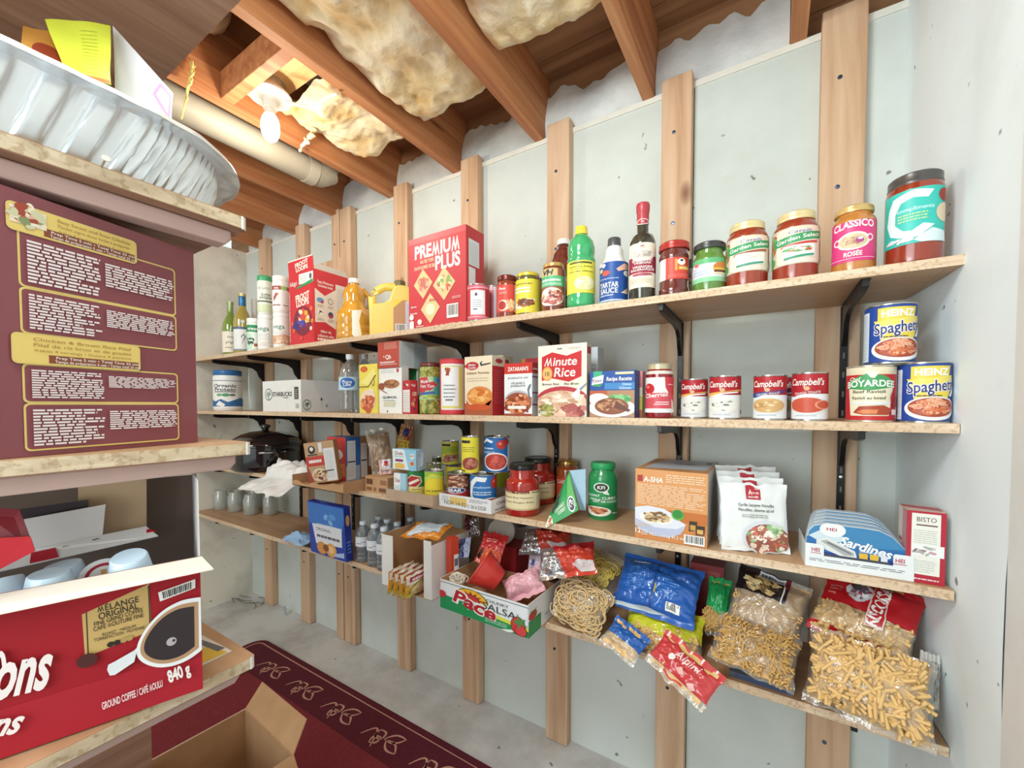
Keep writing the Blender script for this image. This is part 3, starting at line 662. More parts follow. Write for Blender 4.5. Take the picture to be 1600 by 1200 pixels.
# cereal box, opened at the top
o = gbox(451, 490, 543, 419, Z1, 'cereal_box', 'red cereal carton opened with its front flap standing up', 'cereal box', 'cf2c36',
  [R(.88, .0, 1, 1, 'c8222e'), TX('FROOT', .55, .66, .085, 'f6efe0', .55, .04, rot=6), TX('LOOPS', .55, .575, .085, 'f6efe0', .5, .04, rot=4), R(.42, .83, .98, .97, 'f1f0ea'), LN(.46, .86, .76, .95, 3, '9fb5a6', .3), E(.88, .91, .05, .04, '58606a'), P([(.3, .77), (.97, .82), (.97, .87), (.36, .8)], '2f9a5d'), TX("Kellogg's", .2, .86, .06, WHT, .3, .01, .3), E(.55, .32, .36, .2, '7d1f3a'), FD(.55, .36, .3, .15, ['f0b43c', 'f6e9c0', 'e8662f', '5a2f7a', 'd94a3a', '8a2a20'], 30, .35), FD(.4, .26, .26, .08, ['3b2f86', '5145a8'], 8, .5)]
  +[E(x, y, .05, .028, c) for x, y, c in ((.9, .47, 'f08a5a'), (.93, .3, 'e9a24a'), (.88, .2, 'f0d9c8'), (.2, .2, 'e8803c'), (.14, .3, 'd9713c'), (.5, .08, 'e05040'))]+[E(x, y, .02, .011, 'cf2c36') for x, y in ((.9, .47), (.93, .3), (.2, .2), (.14, .3))]+[LN(.03, .05, .08, .75, 24, 'f4d9d2', .4)],
  [R(0, 0, .62, 1, 'd23a44'), P([(.02, .28), (.02, .74), (.3, .66), (.62, .78), (.62, .22), (.3, .3)], 'ece2d4'), R(.62, .1, 1, .86, 'e9e6de'), LN(.66, .14, .96, .82, 22, 'b9b3ac', .3), TX('Tasty Wholesome', .32, .84, .035, WHT, .46), TX('Goodness Inside', .32, .79, .035, WHT, .42), TX('Idées de', .32, .17, .04, WHT, .3), TX('collations utiles', .32, .11, .04, WHT, .46), LN(.08, .04, .56, .08, 1, WHT, .8),
   E(.17, .59, .1, .035, '6aa0d8'), E(.22, .57, .04, .02, 'b8343c'), E(.46, .6, .075, .042, '6f6e78'), E(.46, .6, .06, .034, 'ece2d4'), R(.455, .595, .465, .63, '6f6e78'), E(.17, .42, .075, .042, 'f7f5f0'), FD(.17, .42, .07, .04, ['3a3a44'], 5, .35), E(.46, .41, .075, .042, '3f4a6a'), E(.46, .39, .06, .02, 'b8343c'), LN(.08, .5, .26, .54, 2, 'a59c92', .3), LN(.37, .5, .55, .54, 2, 'a59c92', .3), LN(.08, .32, .26, .36, 2, 'a59c92', .3), LN(.37, .32, .55, .36, 2, 'a59c92', .3)],
  sidebg='d23a44', hollow='efeae0')
a, b, h = o['dims']
t = MB(); hf = .06; fl = [(-a/2, -b/2, h), (a/2, -b/2, h), (a/2, -b/2-.004, h+hf), (-a/2, -b/2-.004, h+hf)]
t.add(fl+[(p[0], p[1]+.0012, p[2]) for p in fl], [(0, 1, 2, 3), (7, 6, 5, 4), (0, 3, 7, 4), (1, 5, 6, 2), (2, 6, 7, 3), (0, 4, 5, 1)], 'cf2c36')
art(t, [R(0, .92, 1, 1, 'f1eee6'), TX('FROOT', .55, .62, .3, 'f6efe0', .52, .04, rot=6), TX('LOOPS', .55, .25, .3, 'f6efe0', .48, .04, rot=4)], a, hf, plane_map(fl[0], (1, 0, 0), Vector((0, -.004, hf)).normalized(), a, hf)); t.build('front_flap', o, smooth=0)
t = MB(); fl = [(a/2, -b/2, h), (a/2, b/2, h), (a/2+.012, b/2-.02, h+.02), (a/2+.012, -b/2+.006, h+.022)]
t.add(fl+[(p[0]-.0012, p[1], p[2]) for p in fl], [(0, 1, 2, 3), (7, 6, 5, 4), (0, 3, 7, 4), (1, 5, 6, 2), (2, 6, 7, 3), (0, 4, 5, 1)], 'f1eee6'); t.build('side_flap', o, smooth=0)

# cooking oil
OIL = col('d39a35', .1, coat=1, vary=.25, scale=14)
def oil_extra(o, r, h):
    MB().tube([(.55*r, 0, .5*h), (.86*r, 0, .6*h), (.8*r, 0, .74*h), (.42*r, 0, .84*h)], .15*r, OIL, 12).build('handle', o, smooth=60)
    mb = MB(); fn = cyl_map(r+.0006, .02*h, .46*h, 30, 8); art(mb, [P([(0, .95), (1, 1), (.7, .6), (.95, .1), (.3, 0), (0, .1)], 'f2efe6')], r*radians(30), .44*h, fn, slices=8); mb.build('label', o, smooth=60)
bottle(round_at(523, 582, 428, Z1, .01), Z1, 'cooking_oil_bottle', 'amber cooking oil bottle with white cap right of the cereal', 'bottle',
  [(0, 0), (.9, 0), (.98, .02), (.98, .1), (.95, .12), (.98, .14), (.98, .22), (.95, .24), (.98, .26), (.98, .36), (.94, .44), (.72, .52), (.6, .58), (.58, .64), (.62, .72), (.55, .8), (.42, .87), (.24, .9), (.24, .93), (0, .93)], OIL, [(.0, .925), (.3, .925), (.3, .985), (.26, 1), (0, 1)], 'f4f2ec', extra=oil_extra)
# yellow jug
YJ = col('efd765', .35, coat=.4)
X, Y, r, rz, h = round_at(574, 650, 427, Z1, .02); w = r*2; h = h*1.0
jg = thing('juice_jug', 'opaque yellow plastic jug with loop handle and olive cap', 'jug', (X, Y+.01, Z1+.0004), rz)
t = MB()
outl = [(-.5, 0), (.5, 0), (.5, .72), (.46, .8), (.36, .86), (.2, .9), (.08, .9), (-.02, .84), (-.06, .74), (-.1, .64), (-.2, .58), (-.36, .56), (-.5, .54)]
t.prism([(x*w, z*h) for x, z in outl], 1, -.2*w, .2*w, YJ); t.build('jug_body', jg, smooth=40, bevel=.007)
MB().tube([(-.44*w, 0, .5*h), (-.45*w, 0, .68*h), (-.36*w, 0, .8*h), (-.2*w, 0, .88*h), (0, 0, .9*h), (.1*w, 0, .86*h)], .085*w, YJ, 14).build('handle', jg, smooth=60)
MB().tube([(-.47*w, 0, .77*h), (-.38*w, 0, .775*h)], .03*w, YJ, 8).build('handle_tab', jg)
MB().lathe([(0, .9*h), (.12*w, .9*h), (.12*w, .985*h), (.1*w, h), (0, h)], col('6f6440', .4), 24, Matrix.Translation((.12*w, 0, 0))).build('cap', jg)
t = MB(); W_, H_ = .5*w, .58*h
art(t, [R(0, 0, .55, 1, 'c08f62'), BAR(.08, .06, .5, .3), R(.5, .06, 1, .96, 'ccd6e2'), LN(.56, .1, .95, .9, 20, '9fb0c4', .35), P([(0, 1), (.4, 1), (0, .75)], YEL)], W_, H_, plane_map((-.02*w, -.2*w-.0002, .06*h), (1, 0, 0), (0, 0, 1), W_, H_)); t.build('label', jg, smooth=0)
# crackers
CRK = ['e2b878', 'ebcb95', 'd9a866']
def cracker(cx, cy, s, asp, top): return [P([(cx-s, cy), (cx, cy-s*asp), (cx+s, cy), (cx, cy+s*asp)], 'e9c890')]+top
o = gbox(638, 728, 756, 350, Z1, 'cracker_box', 'big red cracker carton with three square crackers on its front', 'cracker box', 'c9303a',
  [R(0, .94, 1, 1, 'd9525a'), TX('PREMIUM', .51, .845, .135, 'f4f1ea', .78, .035), TX('PLUS', .7, .69, .14, 'f4f1ea', .42, .035), TX('SALTED TOPS', .34, .735, .035, 'f0d9b0', .24), TX('SAUPOUDRÉS DE SEL', .3, .675, .035, 'f0d9b0', .38)]
  +cracker(.27, .5, .17, .93, [FD(.27, .49, .12, .09, ['d98a72', 'e8b39a', 'c9705c'], 26, .4)])+cracker(.64, .46, .19, .9, [FD(.64, .46, .13, .1, ['d2604a', 'f0e2c4', '8fae5a', 'c9a060'], 22, .3)])+cracker(.4, .23, .17, .93, [E(.4, .22, .09, .07, 'cfd2a0'), E(.4, .22, .075, .058, 'e2e6c4'), FD(.44, .32, .06, .04, ['9fae6a', 'c9705c'], 6, .4)])
  +[TX('New size', .1, .27, .02, WHT, .1), TX('Format réduit', .1, .2, .02, WHT, .13), RR(.02, .015, .1, .12, .02, 'f4efe8'), E(.06, .16, .04, .03, 'f4efe8'), E(.21, .1, .04, .03, 'f0e8e0'), R(.14, .05, .28, .06, 'e9c9c4'), BAR(.69, .1, .88, .24), TX('10 x 110 g PACKETS', .66, .035, .025, WHT, .34), TX('1.08 kg', .92, .035, .025, WHT, .11), LN(.78, .29, .92, .32, 2, 'f0c9c4', .4)],
  [R(.14, .62, .72, .88, 'dfe6ea'), R(.14, .35, .5, .6, 'e6ebee'), LN(.2, .24, .7, .32, 3, 'f0c4c4', .5), LN(.2, .64, .68, .86, 10, 'b9c4cc', .25)], sidebg='c2323a', gap=.06)
can(round_at(730, 765, 443, Z1, .0), Z1, 'tin_can', 'pink and red can with square white sticker beside the crackers', 'can', [R(0, .06, 1, .94, 'e8a9b4'), R(0, .1, 1, .9, 'c9303a'), R(.2, .12, .74, .86, 'e9a2ae'), R(.22, .15, .72, .83, 'eef3f5'), E(.42, .72, .05, .05, '4d4a50'), LN(.3, .36, .6, .6, 4, '8d9298', .3), R(.32, .28, .46, .31, '3c3c40')], 'd8667a', 150)
can(round_at(760, 778, 446, Z1, .085), Z1, 'tin_can', 'pink striped can half hidden behind the stickered can', 'can', [R(0, .1, 1, .9, 'd97c96'), R(.6, 0, .8, 1, 'f0e8f2')], 'e9b0c0', 150)
jar(round_at(776, 809, 428, Z1, .01), Z1, 'sauce_jar', 'small red sauce jar with dark lid left of the yellow jar', 'jar', '8e3a2a', '6e2a20', [R(.1, 0, .78, 1, 'd3493c'), R(.78, 0, 1, 1, 'e6eef0'), TX('Pace', .3, .86, .1, WHT, sh=.3), E(.35, .24, .22, .2, 'f0d8c4'), E(.3, .24, .16, .16, 'b8302a'), FD(.62, .25, .18, .25, ['e8b488', 'd99866', 'f2cfa8'], 22, .35), LN(.2, .66, .5, .76, 2, 'f0c9b8', .4)], 'd3493c', (.12, .76), 150, .1, .84, .76, .92)
jar(round_at(806, 844, 423, Z1, .01), Z1, 'sauce_jar', 'yellow labelled jar with yellow lid on the top shelf', 'jar', '5f5a2c', 'e6d24a', [LN(.1, .84, .62, .9, 1, '8a7a3a', .6), LN(.06, .6, .58, .8, 2, 'f6f3e4', .6), P([(.04, .18), (.3, .12), (.72, .4), (.3, .42)], 'f0e4d4'), FD(.38, .3, .3, .14, ['8a4a2c', 'a8603a', '6e3a22'], 26, .35)], 'e2d444', (.04, .82), 190, .12, .86, .84, .93)
jar(round_at(826, 852, 433, Z1, .1), Z1, 'sauce_jar', 'olive jar mostly hidden behind the yellow jar', 'jar', '6a6632', '4d4a30', [], 'd3cc48', (.04, .8), 190, .12, .86, .84, .93)
jar(round_at(847, 883, 408, Z1, .008), Z1, 'sauce_jar', 'brown cooking sauce jar with green band, left of green bottle', 'jar', '7a3626', 'd0a860', [R(0, .8, .62, 1, 'd8c08a'), TX('VH', .32, .9, .14, '2c2420', .36, .05, .2), R(0, .52, 1, .8, '57b47e'), LN(.1, .66, .74, .74, 1, WHT, .7), LN(.1, .56, .8, .63, 2, 'e2f0e4', .45), E(.42, .24, .42, .25, 'efe0d8'), FD(.42, .24, .4, .23, ['b8625a', 'd98f84', '8a3a30', 'f0c8b8'], 34, .3), R(.88, 0, 1, 1, 'e9e4e0')], '9a5a4a', (.1, .86), 165, .09, .84, .84, .9)
BTC = col('6e2c22', .12, coat=1, vary=.3, scale=40)
bottle(round_at(857, 905, 366, Z1, .13), Z1, 'ketchup_bottle', 'tall dark red sauce bottle with white cap behind the lemon juice', 'bottle', [(0, 0), (.95, 0), (1, .03), (1, .3), (.92, .34), (.98, .5), (.9, .68), (.7, .82), (.42, .9), (.3, .92), (.3, .94), (0, .94)], BTC, [(.0, .935), (.44, .935), (.44, .985), (.4, 1), (0, 1)], 'e8e6e2', [R(0, 0, 1, 1, 'c8607a')], 'c8607a', (.34, .5), 150, lr=.99)
GB = col('3fae6f', .12, coat=1, vary=.2, scale=10)
bottle(round_at(886, 931, 346, Z1, .006), Z1, 'lemon_juice_bottle', 'green lemon juice bottle with yellow cap and yellow label', 'bottle', [(0, 0), (.82, 0), (.96, .02), (1, .05), (1, .14), (.97, .16), (.97, .555), (1, .57), (1, .59), (.92, .62), (.95, .66), (.96, .73), (.86, .81), (.62, .87), (.42, .895), (.4, .905), (.0, .905)], GB, [(0, .902), (.46, .902), (.44, .94), (.42, .945), (.42, .99), (.38, 1), (0, 1)], 'f0d748',
  [R(.2, .9, .78, .96, '5a5a2c'), TX('lemon juice', .5, .82, .055, '6a6a30', .6), TX('jus de citron', .5, .67, .055, '6a6a30', .62), LN(.2, .74, .6, .77, 1, '9a9a40', .5), E(.6, .3, .26, .21, 'f4efc0'), E(.6, .3, .22, .18, 'efe9a8'), FD(.6, .3, .2, .16, ['f8f4d8', 'ece39a'], 16, .4)], 'e8e052', (.165, .55), 170, lr=.975)
bottle(round_at(938, 982, 365, Z1, .006), Z1, 'tartar_sauce_bottle', 'blue and white squeeze bottle of tartar sauce with grey cap', 'bottle', [(0, 0), (.93, 0), (1, .03), (1, .45), (.93, .6), (.74, .68), (.66, .72), (.62, .82), (.5, .86), (.5, .87), (0, .87)], col('efeeea', .3, coat=.6), [(0, .868), (.48, .868), (.46, .99), (.42, 1), (0, 1)], col('55565a', .35, .2),
  [P([(0, .98), (.1, .9), (.2, 1), (0, 1)], 'efeeea'), TX('TARTAR', .36, .42, .13, WHT, .5, .02), TX('SAUCE', .36, .27, .13, WHT, .46, .02), LN(.12, .14, .5, .18, 1, 'd9e2f0', .6), E(.3, .72, .1, .07, 'd9574a'), TX('Compliments', .36, .58, .035, 'c9d8f0', .5), P([(.55, .8), (.75, .95), (.98, .92), (.9, .82), (.6, .74)], 'e2b8a0'), E(.86, .7, .13, .08, 'e9ede4'), P([(.66, .2), (.9, .36), (1, .4), (1, .26), (.85, .18)], 'e8d2c0'), E(.24, .92, .06, .05, 'f2f2ee'), E(.16, .8, .06, .05, 'dcc890'), R(0, 0, 1, .04, 'b9cbe8')], '1d4f9c', (.02, .6), 170, lr=1.0)
DK = col('3b3a30', .08, coat=1, vary=.2)
bottle(round_at(984, 1026, 310, Z1, .006), Z1, 'vinegar_bottle', 'tall dark vinegar bottle with red neck capsule and burgundy label', 'bottle', [(0, 0), (.94, 0), (1, .02), (1, .55), (.97, .6), (.8, .66), (.5, .685), (.44, .7), (.43, .86), (0, .86)], DK, [(0, .79), (.455, .79), (.46, .9), (.5, .915), (.52, .98), (.48, 1), (0, 1)], col('b8404a', .35), 
  [R(0, .42, 1, .76, 'f0e6d8'), R(0, .33, 1, .7, '9c2440'), E(.5, .72, .34, .13, 'e2d8cc'), FD(.5, .74, .3, .1, ['c9bfb6', 'efe6da', 'b3a89e'], 14, .4), TX('BALSAMIC', .5, .61, .05, WHT, .6), TX('VINEGAR', .5, .55, .05, WHT, .5), TX('VINAIGRE', .5, .46, .05, WHT, .58), TX('BALSAMIQUE', .5, .4, .05, WHT, .7), E(.5, .29, .3, .03, 'b05062'), TX('PC', .5, .92, .05, 'b03a4a'), LN(.15, .1, .85, .22, 4, 'c9bda8', .25)], 'ece3cf', (.11, .56), 150, capname='capsule',
  extra=lambda o, r, h: (lambda mb: (art(mb, [E(.5, .5, .5, .5, 'f2ece6'), E(.5, .5, .42, .4, 'b8404a'), TX('PC', .5, .5, .3, WHT)], .46*r*2.4, .06*h, cyl_map(.462*r, .77*h, .83*h, 138), slices=12), mb.build('neck_label', o, smooth=60)))(MB()))
jar(round_at(1030, 1078, 374, Z1, .006), Z1, 'sauce_jar', 'short dark sauce jar with red lid and red label', 'jar', '6a2c28', 'b83a34', [R(0, 0, .3, 1, 'e9ebe6'), R(.3, 0, 1, 1, 'd84a3c'), E(.68, .74, .1, .15, 'f4efe8'), E(.68, .8, .04, .05, '3a3030'), R(.52, .36, .58, .86, 'f0a860'), R(.6, .38, .92, .56, 'e8963c'), LN(.62, .43, .9, .53, 1, 'f6e2a0', .7), LN(.36, .1, .9, .24, 2, 'e8867a', .4)], 'd84a3c', (.28, .7), 165, .11, .9, .72, 1.0, waist=1)
bottle(round_at(1064, 1083, 404, Z1, .1), Z1, 'sauce_bottle', 'small dark bottle peeking out between two jars on the top shelf', 'bottle', [(0, 0), (1, 0), (1, .6), (.8, .72), (.7, .8), (0, .8)], '5a3a24', [(0, .8), (.8, .8), (.8, 1), (0, 1)], '3a3030', [R(0, 0, 1, 1, 'e0d2c4'), FD(.5, .5, .4, .4, ['8a6a50', 'f0e8dc', 'b8a08a'], 14, .3)], 'e0d2c4', (.1, .55), 170)
jar(round_at(1083, 1135, 375, Z1, .006), Z1, 'relish_jar', 'green relish jar with a burger on its white label', 'jar', '5f8a3c', '4a4c4c', [R(0, .78, 1, 1, '63b47a'), R(0, 0, 1, .2, '8fd0a0'), E(.22, .76, .06, .08, 'd9606a'), LN(.08, .55, .55, .66, 2, 'b9b4d0', .35), LN(.1, .3, .5, .54, 2, 'b4c4d8', .55), E(.78, .58, .2, .24, 'cf7f3c'), R(.58, .46, .98, .56, 'e2b84c'), R(.6, .36, .98, .47, '6e3a2c'), R(.6, .28, .98, .37, 'e4d8b8'), R(.9, 0, 1, 1, 'd0dde6')], 'e6e9f0', (.16, .64), 165, .1, .84, .64, .97)
def gsel(pL, pR, pt, lab_, c1, c2):
    return jar(round_at(pL, pR, pt, Z1, .006), Z1, 'pasta_sauce_jar', lab_, 'jar', '9c3a24', 'ead9a4',
    [FD(.12, .5, .16, .5, ['5da35c', '8cc07a', 'c9503c', 'e8a060'], 26, .4), FD(.92, .5, .12, .5, ['5da35c', 'd9a050', 'c9503c', 'e2e8b0'], 26, .4), RR(.24, .02, .86, .96, .1, 'eadccc', .8), P([(.26, .8), (.5, .97), (.8, .98), (.86, .84), (.84, .72)], 'f0d4c0'), TX('Catelli', .56, .86, .08, '4a78b8', .3, .01, .2), P([(.2, .56), (.2, .72), (.86, .86), (.88, .68), (.86, .66), (.3, .52)], '3f9a62'), TX('Garden Select', .54, .7, .1, 'f4f6ea', .6, .02, .05, 7), P([(.3, .46), (.34, .52), (.8, .6), (.8, .54)], c1), RR(.34, .16, .76, .5, .02, 'f6f2ec'), FD(.55, .38, .18, .1, c2, 16, .4), P([(.36, .13), (.36, .19), (.74, .25), (.74, .19)], '3f9a7a'), R(.9, .1, .98, .3, 'f4efe8')], 'd8c8b0', (.2, .74), 190, .1, .78, .74, .82)
gsel(1135, 1202, 341, 'garden pasta sauce jar with cream lid, the smaller left one of the pair', 'a85a3a', ['f2ece2', 'dccfc0', 'e9e0d2'])
gsel(1208, 1282, 325, 'garden pasta sauce jar with cream lid, second from the right pair, taller', 'c8443c', ['c9503c', 'f0e2d8', '6fae6a'])
jar(round_at(1299, 1372, 317, Z1, .006), Z1, 'pasta_sauce_jar', 'orange rosé sauce jar with gold lid and hot pink label', 'jar', 'c4803c', 'd8b878', [TX('CLASSICO', .5, .88, .17, 'f4efe6', .84, .03, arch=.05), E(.5, .5, .33, .22, 'f0e4dc'), E(.17, .52, .08, .09, 'f0e4dc'), E(.83, .55, .08, .09, 'f0e4dc'), E(.17, .52, .045, .055, 'd83c80'), E(.83, .55, .045, .055, 'd83c80'), E(.5, .5, .27, .175, 'd8c4a0'), FD(.48, .5, .22, .13, ['c9a884', 'e2d2b4', 'b88868'], 16, .4), E(.62, .5, .08, .07, 'b04a8a'), E(.63, .54, .05, .03, 'f2e8f4'), TX('ROSÉE', .5, .18, .11, 'f4efe6', .34, .03), R(.04, .06, .94, .075, 'f0c4d8')], 'dc3c80', (.13, .74), 128, .075, .78, .74, .86)
jar(round_at(1384, 1480, 265, Z1, .003), Z1, 'pasta_sauce_jar', 'largest tomato sauce jar with grey lid and turquoise label', 'jar', '96341c', '5c5856',
  [P([(.12, .72), (.2, .9), (.5, .98), (.76, .93), (.68, .8), (.48, .84), (.32, .78), (.24, .6), (.24, .4), (.36, .26), (.6, .2), (.66, .12), (.4, .1), (.16, .22), (.08, .44)], 'e6f4f4'), TX('compliments', .52, .64, .07, 'c4f0ee', .5), LN(.28, .42, .7, .58, 3, 'b8dc9c', .5), E(.96, .84, .12, .12, '9c3428'), E(.95, .52, .15, .17, 'e2cdb0'), P([(.38, .16), (.62, .34), (.78, .3), (.6, .14)], 'e8f2f4'), P([(.5, .06), (.74, .24), (.98, .18), (1, 0), (.6, 0)], 'dcecf0'), FD(.3, .1, .2, .08, ['f2e4ea', 'd8ecea'], 8, .5)], '3fc2b6', (.2, .8), 140, .11, .88, .8, .92, seg=48)

# ------------------------------------------------------------------ second shelf
tub(round_at(332, 378, 578, Z2, .02), Z2, 'white organic protein tub with blue lid at far left', [R(0, .88, 1, .9, '3c6f9c'), TX('Organic', .42, .73, .11, '2c2c30', .56), TX('Protein', .42, .61, .11, '2c2c30', .5), R(.16, .51, .68, .545, '8a8d8a'), E(.3, .43, .07, .045, '7aa87a'), E(.45, .43, .09, .055, '4d9a64'), E(.6, .43, .07, .045, '7a7a74'), P([(0, .06), (0, .28), (.2, .22), (.34, .3), (.5, .2), (.8, .34), (1, .3), (1, .06)], '2c69a0'), P([(.2, .1), (.3, .24), (.44, .12), (.4, .05)], 'f2f2ee')], cap='2a6aa4')
o = gbox(410, 470, 531, 593, Z2, 'coffee_carton', 'white coffee carton with a grey green round emblem', 'carton', 'e9e9e6', [E(.17, .56, .1, .2, '66786e'), E(.17, .56, .085, .165, 'e9e9e6'), FD(.17, .55, .075, .15, ['66786e', 'a8b4ac'], 12, .45), TX('STARBUCKS', .53, .57, .14, '3a3d3c', .5, .02), TX('COFFEE', .62, .45, .05, '8a8d8a', .14), RR(.84, .4, .94, .78, .01, '3c3d3e'), LN(.86, .44, .92, .74, 5, 'c9c9c6', .4), R(.87, .12, .95, .26, 'b4b6b4')], [E(.14, .22, .1, .17, '5f7a6c'), E(.14, .22, .085, .14, 'e4e6e8'), FD(.14, .22, .07, .12, ['5f7a6c', 'a8b4ac'], 10, .45), E(.5, .4, .025, .05, '4a4d50'), LN(.48, .12, .54, .34, 5, 'b0b4b8', .3), R(.6, .14, .66, .24, 'a8acb0')], sidebg='e2e5e9', gap=.02)
PET = film('clear_bottle', 'dfe9ef', .16, .15, 30, .06)
def pet(sp, lab_, grp=None):
    def ex(o, r, h):
        MB().lathe([(0, .01), (.86*r, .01), (.93*r, .06*h), (.93*r, .6*h), (0, .6*h)], glass('dfe9ee', 0, 1.2), 28).build('water', o)
    return bottle(sp, Z2, 'water_bottle', lab_, 'bottle', [(0, 0), (.85, 0), (1, .06), (1, .1), (.95, .14), (1, .2), (.95, .3), (1, .38), (1, .64), (.97, .72), (.75, .84), (.42, .9), (.3, .93), (.3, .97), (0, .97)], PET, [(0, .955), (.36, .955), (.36, 1.04), (0, 1.04)], 'e6e9ec', [E(.4, .55, .24, .4, '2c68b8'), TX('Pure', .4, .64, .24, WHT, .3, .01, .1), TX('Life', .4, .42, .24, WHT, .24, .01, .1), R(.75, 0, 1, 1, '9ad0c4'), R(.78, .6, .9, .85, '3c8a9c')], 'bfdcec', (.4, .63), 170, lr=1.01, extra=None)
pet(round_at(529, 564, 556, Z2, .015), 'clear water bottle with blue label beside the white coffee carton')
pet(round_at(556, 584, 556, Z2, .16), 'clear water bottle standing second, behind the yellow carton')
gbox(561, 589, 593, 568, Z2, 'bouillon_box', 'slim yellow carton with bread roll picture left of the quinoa', 'carton', 'ecd95c', [E(.28, .9, .2, .06, 'c8482c'), E(.28, .9, .15, .045, 'd86a34'), P([(.04, .62), (.8, .9), (.96, .78), (.6, .56)], 'f4e88a'), P([(0, .55), (.5, .55), (.9, .78), (.94, .76), (.52, .53), (0, .53)], '6a5230'), E(.78, .62, .08, .07, '9a7a3c'), E(.78, .62, .05, .045, 'ecd95c'), E(.66, .44, .14, .06, 'f2ece0'), E(.5, .28, .42, .2, 'f0d8c4'), FD(.45, .2, .42, .2, ['c8603c', 'e0805a', 'a8482c', 'eaa27c'], 30, .4)], gap=.012)
qz = gbox(592, 627.5, 629.5, 574, Z2, 'quinoa_box', 'white quinoa carton with a bowl of grain on its front', 'carton', 'efefec', [R(.78, .9, .88, .98, 'c8404a'), LN(.1, .9, .7, .97, 2, 'a8a8a4', .3), E(.5, .66, .46, .12, 'f6f4ee'), E(.55, .65, .36, .1, 'b07a52'), FD(.55, .65, .33, .09, ['9a6440', 'c99468', '7a4a2e'], 40, .2), E(.12, .6, .14, .08, '9a5238'), P([(.1, .54), (.36, .46), (.4, .43), (.14, .5)], 'a86a4a'), TX('QUINOA', .48, .36, .05, '3f4a52', .62), LN(.2, .28, .8, .31, 1, '9a9a98', .5), R(.22, .16, .72, .26, 'd8d4b8'), R(.36, .03, .4, .07, '3a3a3a')], gap=.02, b=.035)
gbox(624, 655, 657, 573, Z2, 'green_carton', 'green and white carton behind the small red cereal box', 'carton', '2d8f58', [R(.42, .5, .52, 1, 'e9ede8'), R(.86, .4, .96, 1, 'dfe8e2'), LN(.1, .1, .8, .5, 8, '8ac0a0', .3)], gap=.12, b=.05)
zq = Z2+qz['dims'][2]+.001
gbox(590, 623.5, 667, 532, zq, 'granola_box', 'red and white carton lying on top of the quinoa', 'carton', 'b8483a', [LN(.32, .72, .9, .97, 7, 'e0a090', .45), TX('Qb', .5, .42, .16, 'f4eee8', .26), E(.3, .44, .03, .04, 'e8c4b8'), R(.08, .12, .9, .14, 'f0d8d0'), R(.12, .18, .78, .21, 'f0d8d0'), LN(.1, .22, .85, .26, 1, 'f0d8d0', .6)], [R(.5, 0, 1, 1, 'b6c6d0'), LN(.06, .1, .48, .9, 12, 'aeb8be', .3), LN(.56, .1, .94, .9, 12, '98a8b4', .3)], sidebg='dfe4e6', gap=.016)
gbox(629, 641, 656, 594, Z2, 'snack_box', 'small red cereal bar carton in front of the green carton', 'carton', 'c42c38', [R(.06, .05, .94, .72, 'ecebe8'), LN(.1, .08, .9, .68, 9, 'c0b8b4', .25), FD(.5, .86, .36, .1, ['f0e0d8', '7a2420'], 8, .4)], [TX("Kellogg's", .4, .86, .07, WHT, .6, .01, .3), TX('LOOPS', .55, .6, .12, 'f2e4c8', .55), FD(.5, .3, .4, .2, ['8a2030', 'e8803c', '3b2f86', 'f0d0a0'], 16, .35)], gap=.004, psi=-.3, b=.03)
PK = mottle('pickles', [(.35, '5d6424'), (.5, '8f9440'), (.62, 'c3c274')], 55, .15, .2)
jar(round_at(655, 689, 566, Z2, .012), Z2, 'pickle_jar', 'pickle jar with green and red label left of the red canister', 'jar', PK, '6e3a34', [P([(0, .1), (0, .95), (.4, 1), (.5, .6), (.3, .3)], 'c8404a'), TX("Bick's", .34, .8, .13, WHT, .4, .02, .2), R(.6, .1, 1, 1, '4aa89a'), P([(.05, .62), (.6, .8), (.75, .66), (.5, .4), (.1, .4)], 'c43a48'), TX('Yum Yum', .38, .6, .14, WHT, .5, .02, .15), P([(.05, .28), (.6, .38), (.66, .26), (.1, .18)], '3c6aa8'), E(.8, .86, .12, .1, '3c8ac8'), FD(.5, .12, .45, .1, ['a8c458', 'c8dc84', '7a9a3c'], 18, .4)], 'b8d0a0', (.28, .72), 165, .06, .9, .84, .97)
can(round_at(687, 727, 560, Z2, .012), Z2, 'red_canister', 'tall red canister with rooster on its white panel', 'canister', [RR(.12, .07, .88, .92, .03, 'f0eeee', .5), R(.17, .1, .8, .88, 'e2dc74'), R(.16, .14, .66, .86, 'f2f4f6'), FD(.36, .8, .1, .06, ['b0583c', '8a3c2c', 'd08a5a'], 14, .5), P([(.3, .7), (.36, .84), (.42, .8), (.4, .7)], 'a04a34'), LN(.24, .3, .6, .58, 4, '7d8288', .3), LN(.3, .24, .5, .28, 1, '55585c', .7)], 'd8404a', 165, lid=col('c43a44', .35))
